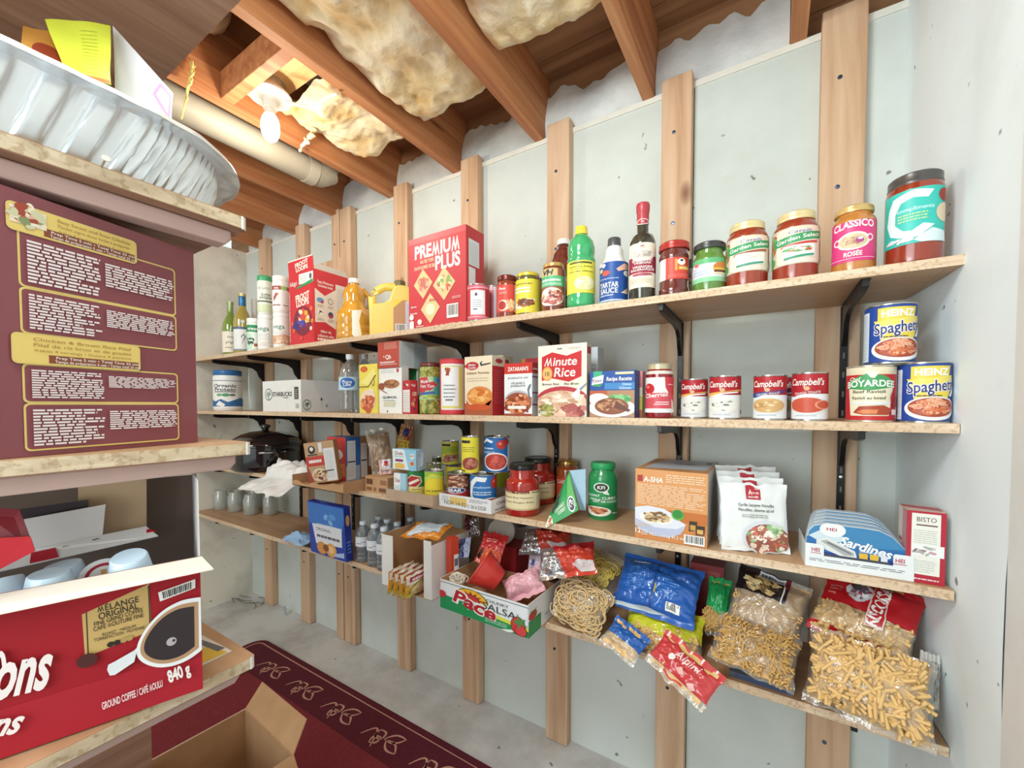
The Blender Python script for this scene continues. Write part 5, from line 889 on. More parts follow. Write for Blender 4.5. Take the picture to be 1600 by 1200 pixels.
# white tray
open_box('white_tray', 'white printed cardboard tray holding bean and tomato cans', 'tray', (-.739, 1.063, Z3+.0005), 0, .22, .19, .046, 'e9ebee', KRAFT(), [R(.22, .3, .55, .85, 'e4c87a'), TX('NOV 14-02', .32, .4, .3, '3a3a3a', .42, 0), TX('11 26 6 53228', .73, .36, .26, '3a3a3a', .34, 0), LN(.06, .55, .2, .9, 4, '8a8f98', .3), LN(.6, .66, .94, .92, 3, '8a8f98', .35)], [TX('Compliments', .5, .68, .24, '5a6068', .7, .01, .2), LN(.1, .2, .9, .34, 1, '8a9098', .6)])
be = at_Y(698.5, 735, 735, zt3, 1.108)
can(be, zt3, 'bean_can', 'can of brown beans with oval blue badge in white tray', 'can', [R(0, .5, 1, 1, '6a3a2a'), FD(.5, .78, .52, .22, ['b87a5c', 'd8a888', '9a5c42', 'e2bca0', '8a4c34'], 46, .24), R(0, 0, 1, .48, 'b8342c'), E(.36, .5, .36, .1, 'e8e8ee'), E(.36, .5, .33, .08, '2c3a7a'), TX('BEAR', .36, .5, .1, WHT, .46, .03), LN(.2, .13, .6, .2, 1, 'f0d8d0', .6)], 'b8342c', 160)
co = at_Y(734, 776, 736, zt3, 1.122)
cA = [P([(.06, .5), (.1, .8), (.3, .98), (.6, .95), (.55, .82), (.32, .84), (.2, .66), (.18, .4), (.34, .2), (.6, .16), (.5, .04), (.24, .1), (.1, .28)], 'f0f4f8'), TX('compliments', .44, .66, .06, 'c8e0f8', .5), LN(.22, .42, .74, .56, 2, 'e2ecf6', .4), E(.84, .78, .14, .18, 'c83a34'), E(.96, .88, .1, .14, 'c83a34'), E(.8, .82, .04, .05, 'e88a78'), E(.7, .1, .34, .24, 'e8ecf2'), E(.7, .1, .29, .2, 'c0342c'), FD(.72, .1, .26, .18, ['d0483c', 'a82a24', 'e07060'], 18, .35)]
can(co, zt3, 'tomato_can', 'blue diced tomato can in the white tray', 'can', cA, '2a72b8', 165)
yb = at_Y(696, 731, 724, Z3, 1.3); can(yb, Z3, 'food_can', 'yellow can behind the bean can, under a smaller can', 'can', [R(.3, .6, .7, .9, '9cc84a')], 'd8c83c', 120)
lb = at_Y(770, 795, 733, Z3, 1.31); can(lb, Z3, 'food_can', 'lime yellow can at the back beside the glass jars', 'can', [], 'c4d23c', 120)
yt = at_Y(690, 717, 690, Z3, 1.3); zz = Z3+yb[4]+.001
can((yt[0], 1.3, yt[2], yt[3], topz(703, 690, hypot(yt[0], 1.3)-yt[2])-zz), zz, 'food_can', 'small yellow can with pink food stacked at the back', 'can', [R(.05, .82, .5, .92, '2a2a24'), P([(0, .4), (.3, .5), (1, .62), (1, .84), (0, .76)], 'b4cc3c'), P([(.1, .12), (.3, .44), (.9, .4), (.8, .2), (.3, .06)], 'b87a6a'), FD(.5, .26, .34, .14, ['9a4a44', 'c88a7a', 'e0b4a4'], 20, .35)], 'dfd844', 165)
zz = zt3+max(co[4], be[4])+.001
y2 = at_Y(729.5, 757, 680, zz, 1.125); b2 = at_Y(756, 797, 680, zz, 1.18)
can((y2[0]-.008, 1.105, y2[2], y2[3], y2[4]), zz, 'food_can', 'tall yellow can stacked on the bean and tomato cans', 'can', [R(.08, .84, .5, .92, '2a2a24'), LN(.14, .6, .7, .76, 3, '6a6a3c', .3), E(.5, .26, .36, .18, '9a4a3c'), FD(.5, .26, .33, .16, ['b0604c', '8a3a30', 'c88470'], 22, .35), R(.1, .03, .3, .08, '6a6a3c')], 'e8dc40', 165)
can(b2, zz, 'tomato_can', 'large blue tomato can stacked on top of another can', 'can', [R(.82, 0, 1, 1, 'dfe6ee'), P([(.04, .86), (.2, .98), (.4, .9), (.36, .84), (.2, .9), (.08, .82)], 'eef2f6'), LN(.04, .66, .42, .74, 1, 'c8e0f4', .6), LN(.04, .54, .46, .62, 2, 'e2ecf6', .4), E(.62, .8, .14, .13, 'c43a34'), E(.76, .88, .1, .1, 'b83038'), E(.58, .83, .04, .04, 'e88a78'), E(.46, .3, .36, .27, 'eef0f4'), E(.46, .3, .31, .23, 'c0443c'), FD(.46, .3, .28, .2, ['cc5448', 'b83830', 'd86a5c'], 20, .3)], '2468b0', 165)
# jars
def della(sp, lab_): return jar(sp, Z3, 'roasted_pepper_jar', lab_, 'jar', SAUCE('a82218'), '24231f', [R(.08, .86, .62, 1, '7a2a22'), TX('Della Terra', .35, .92, .1, 'e8d8b0', .5, 0), R(.66, .9, 1, .94, '3a2c26'), TX('Roasted Red Peppers', .38, .66, .09, '6a4a34', .62, 0, .2), TX('Poivrons Rouges Rôtis', .38, .42, .09, '6a4a34', .64, 0, .2), R(.74, .2, .98, .8, 'efe6c4'), LN(.76, .24, .96, .76, 8, 'a8987c', .3), R(0, .04, 1, .07, 'b89a5c')], 'e6d8ae', (.13, .5), 190, .085, .74, .6, .78)
della(round_at(790, 843, 720, Z3, .0), 'roasted pepper jar with black lid, front one of two')
della(round_at(814, 867, 711, Z3, .16), 'roasted pepper jar with black lid, standing behind its twin')
jar(round_at(869, 904, 716, Z3, .235), Z3, 'pasta_sauce_jar', 'orange sauce jar with brassy lid behind the green sleeve', 'jar', SAUCE('a8501e'), col('b08a4a', .25, .7), [TX('CLASSICO', .4, .8, .16, 'f0dcd0', .6, .02)], 'c04a34', (.1, .62), 150, .09, .8, .74, .88)
kg = col('1f8f50', .3, coat=.6, vary=.15, scale=9)
bottle(round_at(920, 965, 719, Z3, .1), Z3, 'curry_sauce_jar', 'bright green sleeved curry sauce jar with round lid', 'jar', [(0, 0), (.94, 0), (1, .03), (1, .74), (.93, .8), (.82, .84), (.78, .87), (.78, .89), (0, .89)], kg, [(0, .888), (.84, .888), (.86, .9), (.86, .97), (.82, .995), (.62, 1), (.6, .992), (0, .992)], '27a05c',
  [R(0, 0, 1, .36, '1c7a44'), E(.46, .82, .19, .13, 'e6f0e4'), E(.46, .82, .155, .105, '26382c'), P([(.6, .74), (.66, .62), (.5, .66), (.52, .7)], 'e6f0e4'), TX('KFI', .46, .82, .09, WHT, .18, .02), TX('COCONUT', .26, .6, .06, WHT, .34, .02), TX('CURRY', .66, .54, .07, WHT, .36, .02), TX('CREAM', .3, .5, .05, WHT, .3, .02), TX('LAIT DE COCO', .56, .45, .055, WHT, .6, .02), E(.36, .18, .34, .13, 'efe8d8'), FD(.36, .2, .29, .1, ['b0603c', '8a3c28', 'd89468'], 26, .35), TX('740 ml', .82, .14, .04, 'e0f0e0', .2)], '1f8f50', (.04, .7), 165)
# loose carton sleeve: green face folded over a pale blue inside
T0 = onY(890, 735, 1.19); T1 = onY(915, 733, 1.2); Bm = onY(904, 797, 1.115); Bl = onY(850, 822, 1.075); Bt = onY(854, 830, 1.068); Br = onY(915, 798, 1.17)
for p in (Bm, Br): p.z = max(p.z, Z3+.002)
sl_ = thing('carton_sleeve', 'loose green cardboard sleeve folded open against the curry jar', 'sleeve', (Bm.x, Bm.y, Z3+.001))
O_ = Vector((Bm.x, Bm.y, Z3+.001)); t = MB()
fx = (Bm-Bl); W_ = fx.length; up_ = (T0-Bm)
def slv(u, v, d=0):
    # u along lower edge from lower-left to right corner, v towards the fold
    pA = Bl.lerp(Bt, .5).lerp(Bm, u); pB = Bl.lerp(T0, .25+.75*u) if False else Bl.lerp(T0, min(1, .12+.88*u))
    p = pA.lerp(pB, v); n = Vector((-.3, -.8, .4)).normalized(); return p+n*(d+.012*sin(pi*u)*sin(pi*v))-O_
t.sheet(lambda u, v: slv(u, v), 12, 12, '2f9f58'); 
art(t, [P([(.1, .5), (.5, .95), (.7, .98), (.6, .5)], '3f7a5a'), FD(.4, .62, .2, .3, ['3a5a48', '6a8a78', '28402f'], 14, .4), P([(.75, .1), (.98, .1), (.98, .95), (.88, .9)], '6cc070'), E(.86, .22, .1, .2, 'e6f0ea'), E(.86, .22, .08, .16, '2a3a58'), TX('KFI', .86, .22, .14, WHT, .12, .02), TX('COCONUT', .55, .36, .1, WHT, .3, .02), TX('CURRY', .58, .22, .1, WHT, .24, .02), E(.14, .22, .13, .34, 'efe6d4'), FD(.16, .2, .1, .26, ['c87a4c', 'b05c3c'], 12, .4)], .11, .07, lambda u, v, d: slv(u, v, d+.0006), slices=10, vs=8); t.build('printed_panel', sl_, smooth=60, weld=False)
t = MB(); vs = [T0-O_, T1-O_, Br-O_, Bm-O_+Vector((.002, .004, 0))]; t.add(vs+[v+Vector((.0003, .0012, 0)) for v in vs], [(0, 3, 2, 1), (4, 5, 6, 7), (0, 1, 5, 4), (1, 2, 6, 5), (2, 3, 7, 6), (3, 0, 4, 7)], 'a4c4d8'); o = t.build('inner_panel', sl_, smooth=0); o['label'] = 'pale blue inner panel'
# noodle carton
o = gbox(993, 1106.5, 1122, 741, Z3, 'noodle_carton', 'square orange noodle carton with white bowl picture', 'noodle box', 'd08648', [R(0, .42, 1, 1, 'd8985c'), R(0, .3, 1, .45, 'c4702c'), R(.03, .82, .11, .91, 'a8342c'), TX('A-SHA', .26, .86, .075, WHT, .28, .02, .1), LN(.44, .84, .98, .96, 4, 'f0d4b4', .4), LN(.03, .5, .98, .8, 12, 'f0d4b4', .4), P([(0, .44), (.2, .48), (.42, .46), (.55, .4), (.6, .34), (.72, .28), (.68, .18), (.5, .1), (.3, .08), (.1, .14), (0, .22)], 'dfe2ee'), P([(0, .28), (.3, .18), (.6, .2), (.7, .26), (.66, .14), (.48, .06), (.28, .06), (.08, .12), (0, .18)], 'b9c0da'), E(.31, .32, .24, .09, 'f0ece4'), FD(.32, .33, .2, .085, ['c8a878', 'e6d0a4', '9a7a54', 'd8bc8c', '7a5a3c'], 50, .28), E(.61, .4, .085, .075, '6ab04a'), E(.61, .41, .07, .06, '2f8a3a'), P([(.76, .2), (.86, .22), (.87, .34), (.77, .34)], '3a2a1c'), R(.78, .22, .85, .29, 'c89a4a'), P([(.85, .16), (.96, .17), (.97, .29), (.86, .29)], '3a2a1c'), R(.87, .18, .95, .24, 'd8ac5c'), TX('12', .05, .11, .07, WHT, .08), LN(.1, .06, .2, .14, 3, WHT, .4), TX('NET 1.14 kg 40.2 oz', .46, .085, .045, 'f4e8d8', .48, .01), BAR(.7, .02, .97, .15), LN(.02, .18, .2, .24, 2, 'f0d4b4', .4)], [LN(.1, .1, .9, .9, 12, '9a9ca0', .3)], sidebg='a8a29c', topbg='c48a54', Y=1.09, topA=[P([(.08, .12), (.94, .2), (1, 1), (.2, 1)], 'b9bec8'), TX('A-SHA', .6, .6, .2, '3a3a40', .12, .01, 0, 90), R(.86, .7, .94, .86, '5a5a60')])
# four packets of noodles leaning in a row
for i in range(4):
    t = MB(); W_, H_ = .146, .16+.009*i; th = .015
    S = pillow_fn(W_, H_, th, 11+i, .002, .010, 1)
    u = Vector((.14, .043, 0)).normalized(); nb = Vector((-u.y, u.x, 0))
    p = Vector((-.022, 1.122, Z3+.0005))+nb*(.036*i)+u*(.004*i)
    M = Matrix.Translation(p) @ Matrix.Rotation(atan2(u.y, u.x), 4, 'Z') @ Matrix.Rotation(radians(79), 4, 'X') @ Matrix.Translation((0, H_/2+.001, 0))
    lab_ = ['frontmost white noodle packet with red square logo', 'second white noodle packet in the leaning row', 'third white noodle packet in the leaning row', 'rearmost white noodle packet in the leaning row'][i]
    o = thing('noodle_packet', lab_, 'noodle packet', M.to_translation(), group='white noodle packets', rot=M.to_euler())
    A = [R(.38, .76, .6, .96, 'b82a3a'), TX('A', .45, .87, .08, WHT, .06), TX('family', .53, .86, .03, WHT, .1), TX('noodle', .49, .8, .035, WHT, .16, .02)]
    if i == 0: A += [TX('Garlic Sesame Noodle', .52, .68, .045, '4a564c', .54, .008), TX('Nouilles, sésame et ail', .52, .61, .045, '4a564c', .54, .008), LN(.3, .5, .72, .56, 2, '8a928a', .35), E(.66, .22, .36, .24, 'd9dce4'), E(.68, .2, .33, .21, '9a5a4a'), FD(.68, .2, .32, .2, ['f0e8dc', 'e2d0bc', 'c8705c', 'f6f2ea', '8fae7a', 'a85a48'], 56, .26), FD(.78, .34, .18, .08, ['9ac08a', 'c8dcb8', '7aa86a'], 14, .4), LN(.04, .05, .14, .07, 1, '6a6a6a', .5)]
    pillow('packet_body', o, S, foil('ebeeee', .12, .35), 26, 24, A=A, aw=(W_, H_), seed=3+i)
# sardines: five upright cartons in a white tray, shrink wrapped
N = Vector((.246, 1.1, Z3+.0006)); sr = atan2(.009, .17)
so = thing('sardine_multipack', 'shrink wrapped pack of sardine tins in white card tray', 'sardines', N, sr)
W_, H_ = .172, .094
rc = [(-W_, .004), (-.002, .004), (-.002, .05), (-.012, .062), (-.03, .082), (-.05, H_-.002), (-.075, H_), (-W_+.03, H_), (-W_+.012, H_-.006), (-W_+.003, H_-.018), (-W_, H_-.036)]
for i in range(5):
    t = MB(); y0 = .004+.0215*i; sc = 1
    t.prism([(x+(.004*i if x < -.1 else 0), z+.0028*i if z > .02 else z) for x, z in rc], 1, y0+.002, y0+.02, 'c6d4e0'); t.prism([(x*.985-.001+(.004*i if x < -.1 else 0), (z-.004)*.97+.005+.0028*i if z > .02 else z) for x, z in rc], 1, y0, y0+.0015, '3f86b8')
    if i == 0:
        art(t, [R(0, .0, 1, .34, '1f3f94'), P([(0, .66), (.3, .5), (1, .6), (1, .34), (0, .34)], '2c6cac'), P([(.02, .68), (.16, .86), (.3, .84), (.4, .66), (.2, .5)], 'cfe0e8'), E(.26, .86, .13, .16, 'eceef0'), TX('HEI', .25, .87, .07, 'b83a54', .1, .02), TX('Sardines', .58, .56, .2, 'f0f2f4', .5, .03, .2, -12), P([(.1, .6), (.2, .68), (.48, .44), (.5, .3), (.36, .28), (.1, .46)], 'dfe2e0'), P([(.14, .58), (.2, .62), (.47, .4), (.47, .33), (.38, .32)], 'aab0b0'), P([(.2, .56), (.22, .58), (.45, .38), (.44, .36)], '6a6e70'), R(.52, .3, .6, .42, 'e2b83a'), R(.62, .3, .7, .42, 'e2b83a'), R(.72, .3, .78, .42, 'dfe4ec'), LN(.52, .44, .74, .48, 1, 'c0d0f0', .5), R(.18, .16, .8, .3, '4a4a5a')], W_, H_, plane_map((-W_, y0-.0004, .002), (1, 0, 0), (0, 0, 1), W_, H_))
        for k in range(len(t.v)): pass
    t.build('tin_carton', so, smooth=0)
t = MB(); fr = [(-W_-.002, 0), (.001, 0), (.001, .05), (-.028, .05), (-.032, .046), (-.032, .026), (-W_+.034, .026), (-W_+.028, .046), (-W_+.024, .05), (-W_-.002, .05)]
fl = [[(-W_-.002, 0), (.001, 0), (.001, .026), (-W_-.002, .026)], [(-.03, .026), (.001, .026), (.001, .05), (-.027, .05), (-.03, .047)], [(-W_-.002, .026), (-W_+.03, .026), (-W_+.03, .047), (-W_+.027, .05), (-W_-.002, .05)]]
for q in fl: t.prism(q, 1, -.0022, -.0008, 'e9eef0')
t.box(-W_-.002, .001, -.001, .115, 0, .0012, 'e9eef0').box(-W_-.0025, -W_-.001, -.001, .115, 0, .05, 'dfe4e6').box(.0005, .0018, -.001, .115, 0, .05, 'dfe4e6')
art(t, [LN(.04, .28, .96, .42, 2, '5a6068', .35), TX('HEI', .1, .76, .16, 'c04a5c', .08, .02), TX('HEI', .88, .76, .16, 'c04a5c', .08, .02), LN(.05, .6, .16, .66, 1, 'c04a5c', .5), LN(.82, .6, .94, .66, 1, 'c04a5c', .5)], W_+.003, .05, plane_map((-W_-.002, -.0023, 0), (1, 0, 0), (0, 0, 1), W_+.003, .05)); t.build('card_tray', so, smooth=0)
o = gbox(1405, 1418, 1480, 797, Z3, 'gravy_box', 'upright red gravy carton with white panel beside the white wall', 'gravy box', 'd8c4b8', [R(0, 0, .5, 1, 'e0d4c8'), LN(.1, .2, .9, .6, 4, 'b8505c', .5), R(.5, 0, 1, 1, 'c8929a')], [R(.12, .12, .86, .97, 'ecebe2'), TX('BISTO', .5, .89, .07, 'ece8e0', .52, .04), TX('BISTO', .5, .89, .065, '5a3a34', .5, .0), R(.24, .8, .78, .82, '7a5a54'), LN(.18, .56, .8, .76, 7, 'b4b8ae', .25), R(.14, .38, .96, .54, 'eef0ee'), FD(.5, .45, .36, .08, ['c89aa8', 'a8b0a4', 'd8c4c4', '8a6a78'], 12, .35), LN(.18, .16, .8, .34, 6, 'b8beb8', .25), LN(.16, .05, .86, .08, 1, 'f0d4d8', .6)], sidebg='b42438', topbg='d8b8ac', Y=1.1, psi=-pi/2, topA=[P([(0, 0), (.4, 0), (.7, 1), (.2, 1)], 'b8505c')])

# ------------------------------------------------------------------ bottom shelf, left to right
GL = film('clear_glass', 'f2f6f3', .26, .1, 20, .05)
for i, (gx, gy, lab_) in enumerate(((-2.885, 1.20, 'clear empty glass jar at the far left end of bottom shelf'), (-2.83, 1.285, 'clear empty glass jar against the left wall, second along'), (-2.755, 1.225, 'clear empty glass jar, third from the left wall'), (-2.70, 1.31, 'clear empty glass jar, fourth from the left wall'), (-2.60, 1.24, 'clear empty glass jar, fifth from the left wall'), (-2.50, 1.30, 'clear empty glass jar farthest from the left wall'))):
    o = thing('glass_jar', lab_, 'glass jar', (gx, gy, Z4+.0005), group='empty glass jars')
    MB().lathe([(0, 0), (.036, 0), (.04, .006), (.04, .09), (.034, .104), (.033, .122), (.0305, .122), (.031, .103), (.037, .089), (.037, .008), (0, .006)], GL, 28).build('jar_body', o, smooth=40)
# blue biscuit carton and blue tissue
o = gbox(485, 541, 551, 794, Z4, 'biscuit_carton', 'blue biscuit carton with white panel tipped at shelf edge', 'carton', '2342a8', [P([(0, .98), (1, .98), (1, .8), (.94, .55), (0, .58)], '3a78c8'), FD(.62, .74, .2, .12, ['5a98dc', '82b4e8'], 5, .5), P([(.1, .58), (.92, .6), (.9, .25), (.18, .2)], 'e2e6ee'), TX('ORIGINAL', .42, .5, .06, '4a4a54', .42, .005), LN(.22, .34, .86, .42, 1, '5a5a64', .6), E(.34, .14, .14, .12, 'd8964a'), E(.6, .14, .15, .13, 'e0a85c'), E(.6, .15, .08, .07, 'f0c888'), E(.46, .16, .08, .07, '8a4a2c'), P([(.7, .1), (.95, .16), (.95, .06), (.7, .04)], 'a8c4e8'), LN(.25, .59, .85, .62, 1, 'd8e4f4', .5)], [E(.5, .75, .3, .1, 'd8a860'), LN(.2, .15, .8, .4, 4, '6a8ad8', .5)], sidebg='1c3494', topbg='2038a0', Y=1.06, topA=[FD(.5, .5, .45, .4, ['4a62c0', '8094d8', '1a2c80'], 14, .4)])
o.rotation_euler = (.06, .0, o.rotation_euler.z); o.location.z += .004
TISS = col('9fc0e4', .6, vary=.08, bump=.3)
def tis(u, v):
    p = onY(463, 800, 1.1).lerp(onY(489, 826, 1.1), u)
    x = -1.93+u*.17; z = Z4+.012+.075*(1-abs(v-.45)*1.6)*(.6+.5*noise.noise((u*3, v*4, 2)))*(.4+.6*sin(pi*min(1, u+.1)))
    return (x+.02*noise.noise((u*4, v*5, 6)), 1.14-.09*v+.02*noise.noise((u*5, v*3, 9)), max(z, Z4+.003))
o = MB().sheet(tis, 26, 26, TISS).build('blue_tissue', smooth=40, solid=.0007); tag(o, 'crumpled pale blue tissue lying left of the blue carton', 'tissue')
WTR = film('blue_bottle', '9fc4de', .2, .2, 40, .08); CAPW = col('dfe9f2', .4)
wl_ = [(556, 577, 801, .045, 'front left'), (575, 595, 806, .012, 'front middle'), (586, 606, 809, .0, 'front right'), (583, 601, 795, .16, ''), (598, 616, 798, .115, ''), (610, 628, 802, .09, ''), (611, 630, 812, .02, ''), (628, 645, 800, .16, ''), (634, 652, 805, .1, '')]
wp = [(-1.43, 1.118), (-1.352, 1.112), (-1.287, 1.105), (-1.437, 1.205), (-1.365, 1.19), (-1.295, 1.182), (-1.222, 1.125), (-1.30, 1.26), (-1.222, 1.21)]
wt = ['small water bottle at the front left of the bottle cluster', 'small water bottle second along the front of the cluster', 'small water bottle at the front beside the white carton flap', 'small water bottle in the second row, leftmost', 'small water bottle in the second row, middle', 'small water bottle in the second row, third along', 'small water bottle tucked inside against the white carton wall', 'small water bottle at the back of the cluster', 'small water bottle behind the white carton wall']
for i, ((x, y), lab_) in enumerate(zip(wp, wt)):
    h = .166; r = .03
    bottle((x, y, r, atan2(-x, y), h), Z4, 'water_bottle', lab_, 'bottle', [(0, 0), (.86, .0), (.96, .04), (.96, .12), (.92, .14), (.96, .16), (.96, .22), (.92, .24), (.96, .26), (.98, .34), (1, .38), (1, .66), (.96, .74), (.7, .84), (.4, .89), (.4, .92), (0, .92)], WTR, [(0, .915), (.47, .915), (.47, .985), (.44, 1), (0, 1)], CAPW, [LN(.4, .42, .62, .56, 1, '8a98b8', .6), R(.2, .3, .4, .36, '5a6a94')], 'e9eef4', (.4, .64), 175, lr=1.0, group='small water bottles')
    if i == 2: pass
# white carton with cut-out front, soup packets inside
def cutfront(mb, mo, mi, t):
    for x0, x1, h in ((-.242+t, -.185, .185), (-.036, -t, .198)):
        mb.box(x0, x1, 0, t*.6, t, h, mo).box(x0, x1, t*.6, t, t, h, mi)
sc_ = open_box('packet_carton', 'white cut-front carton holding yellow soup packets', 'carton', (-.936, 1.0, Z4+.0005), -.0, .242, .2, .19, 'e9e9e6', CARD(), front=cutfront, hs=.185)
for i in range(4):
    lab_ = ['yellow soup packet nearest the white carton post, picture side showing', 'second yellow soup packet from the carton post', 'third yellow soup packet from the carton post', 'fourth yellow soup packet, farthest from the carton post'][i]
    W_, H_, T_ = .118, .082, .02; S = pillow_fn(W_, H_, T_, 31+i, .0015, .004, 1)
    M = Matrix.Translation((-1.0-.027*i, 1.0, Z4+.052)) @ Matrix.Rotation(radians(8), 4, 'Y') @ Matrix.Rotation(radians(90), 4, 'Z') @ Matrix.Rotation(radians(90), 4, 'X') @ Matrix.Rotation(radians(2), 4, 'Z')
    o = thing('soup_packet', lab_, 'soup packet', M.to_translation(), group='yellow soup packets', rot=M.to_euler())
    A = [R(.02, .62, .98, .97, 'efe8e0'), P([(.1, .7), (.12, .9), (.94, .9), (.92, .7)], 'b03a44'), LN(.2, .74, .84, .86, 1, 'f0dcd8', .7), E(.55, .32, .44, .34, '6a5a2c'), E(.55, .32, .42, .31, 'd8c04a'), E(.57, .32, .36, .26, 'e2c8a0'), FD(.57, .32, .32, .22, ['d8b488', 'ecd8b8', 'c89a6c'], 24, .35), E(.14, .12, .12, .1, 'e8e060')]
    pillow('packet_body', o, S, lambda u, v: col('dfa22e', .35) if u < .12 or u > .9 or v < .1 else col('e9d9b0', .4), 26, 22, A=A, aw=(W_, H_), seed=i)
o, S = bag('snack_pouch', 'orange pouch with white top lying across the soup packets', 'pouch', 668, 829, 1.075, .16, .11, .03, 14, 16, -8, dz=.0, seed=41, wr=.004)
pillow('pouch_body', o, S, foil('d88a2e'), 34, 28, A=[P([(.12, .12), (.9, .3), (.88, .95), (.3, .95)], 'cfdae6'), LN(.3, .3, .82, .85, 8, 'a8bccc', .3)], aw=(.16, .11))
o, S = bag('snack_pouch', 'crinkled clear and plum pouch end beside the orange pouch', 'pouch', 738, 822, 1.24, .06, .1, .04, 48, 30, 0, seed=43, wr=.012)
pillow('pouch_body', o, S, lambda u, v: SILV if u > .5 or v < .25 else foil('6a2a34'), 26, 26)
o, S = bag('snack_pouch', 'dark blue shiny packet behind the red box in salsa tray', 'pouch', 725, 856, 1.1, .05, .07, .02, 50, 20, 0, seed=44, wr=.008)
pillow('pouch_body', o, S, lambda u, v: foil('34406e') if u < .6 else foil('9aa4c0'), 22, 22)
o = gbox(752, 806, 812, 858, Z4, 'red_carton', 'dark red carton at the back beneath the grey lidded tub', 'carton', 'a8242c', [], Y=1.24, b=.1)
c = onY(779, 842, 1.235); ztop_ = Z4+o['dims'][2]
tb = thing('lidded_tub', 'red tub with pale grey lid lying on its side at back', 'tub', (c.x, 1.255, ztop_+.0508), atan2(-c.x, c.y))
Mx = Matrix.Rotation(radians(84), 4, 'X')
MB().lathe([(0, -.1), (.043, -.1), (.046, -.0), (.0, 0)], col('b8242e', .3), 36, Mx).build('tub_body', tb, smooth=40)
MB().lathe([(.0, .0005), (.049, .0005), (.049, .014), (.046, .016), (.042, .0135), (0, .0135)], col('c4bfb4', .45), 36, Mx).build('lid', tb, smooth=40)
# salsa tray
def pf(mb, mo, mi, t):
    mb.box(-.33+t, -t, 0, t*.6, t, .092, mo).box(-.33+t, -t, t*.6, t, t, .092, mi)
AR_ = [R(0, 0, .3, .5, '2b8f52'), E(.1, .62, .1, .14, 'c4343c'), P([(.04, .78), (.1, .62), (.2, .8), (.11, .72)], '3f7a44'), LN(.4, .3, .95, .34, 1, '5a5f60', .5), E(.75, .7, .08, .2, 'c86a6a')]
sa = open_box('salsa_tray', 'white and green printed salsa carton tray overhanging the shelf', 'tray', (-.557, .98, Z4+.0005), -.02, .33, .235, .092, 'e4e8ec', CARD(),
  [R(0, .92, 1, .94, '33524a'), P([(0, 0), (1, 0), (1, .2), (.6, .3), (.3, .46), (0, .5)], '1f8f54'), P([(.5, .34), (.55, .42), (1, .3), (1, .2)], 'd8dc4a'), P([(.5, .32), (.6, .42), (.95, .3), (.9, .22)], 'd8dc4a'),
   E(.38, .6, .2, .36, '33322a', 0, 180), E(.38, .6, .19, .34, 'e8b42e', 0, 180)]+[P([(.38+.17*cos(radians(a)), .6+.3*sin(radians(a))), (.38+.11*cos(radians(a-9)), .6+.2*sin(radians(a-9))), (.38+.11*cos(radians(a+9)), .6+.2*sin(radians(a+9)))], 'b8302e') for a in range(15, 180, 25)]+[E(.38, .6, .11, .2, '33322a', 0, 180), E(.38, .6, .1, .18, 'c0343a', 0, 180),
   TX('Pace', .42, .5, .42, 'f4f0ea', .52, .1, .15, -8), TX('Pace', .42, .5, .42, 'b3242e', .5, .03, .15, -8), TX('CHUNKY', .68, .78, .1, '4a5a54', .24, .0, 0, 0), TX('SALSA', .7, .58, .22, '2c3a36', .36, .0, 0, -2), LN(.55, .1, .8, .24, 3, 'c8e8d4', .35), E(.03, .52, .05, .12, 'c4343c'), E(.9, .3, .075, .28, '33322a'), E(.9, .3, .07, .26, 'c83a3e'), E(.93, .17, .06, .17, '33322a'), E(.93, .17, .055, .155, 'd04446'), P([(.84, .4), (.9, .5), (.89, .68), (.92, .52), (.98, .56), (.95, .44), (1, .34), (.93, .38), (.92, .2), (.89, .36), (.85, .3), (.88, .4)], '4f8a4c'), P([(.72, .02), (.84, .12), (.86, .06), (.8, .0)], 'e2f0e6')], AR_, front=pf, hs=.095, hb=.06)
o = gbox(697, 705, 717, 843, Z4+.0036, 'red_box', 'narrow red box with white sticker standing in salsa tray', 'box', 'c8422e', [], [R(.35, .25, .95, .72, 'eef0f4'), LN(.42, .52, .9, .68, 1, '3a3e54', .8), LN(.42, .34, .9, .48, 1, '3a3e54', .8)], sidebg='cf4a30', Y=1.05, psi=-.3)
o, S = bag('rice_bag', 'clear bag of white crinkled noodles in the salsa tray', 'bag', 716, 906, 1.035, .04, .05, .045, 35, -8, 10, seed=51, wr=.006, dz=-.004)
pillow('bag_core', o, pillow_fn(.035, .04, .02, 51, .006, .004), mottle('rice', [(.35, 'd8cab0'), (.6, 'f2ead8')], 90, .6, .5, .004), 20, 20); scatter('noodles', o, S, 60, lambda mb, p, rr, m: p_noodle(mb, p, rr, m, .0013, .012), 5, mat=col('f0e8d6', .5)); pillow('bag_film', o, S, FILM)
o, S = bag('snack_packet', 'red and orange packet with a yellow square behind red cup', 'packet', 768, 863, 1.15, .095, .11, .02, 54, -4, 8, seed=53, wr=.005, dz=.012)
pillow('packet_body', o, S, lambda u, v: foil('c4282c') if v > .45 else foil('d85034'), 30, 30, A=[P([(.3, .3), (.36, .52), (.46, .44), (.56, .56), (.64, .44), (.76, .5), (.74, .3), (.8, .16), (.3, .14)], 'd8603c'), R(.42, .2, .56, .34, 'e8a43c'), P([(.04, .2), (.2, .5), (.24, .3), (.14, .1)], '2a1a1a'), LN(.2, .7, .7, .82, 2, 'f0b0a0', .4)], aw=(.13, .12))
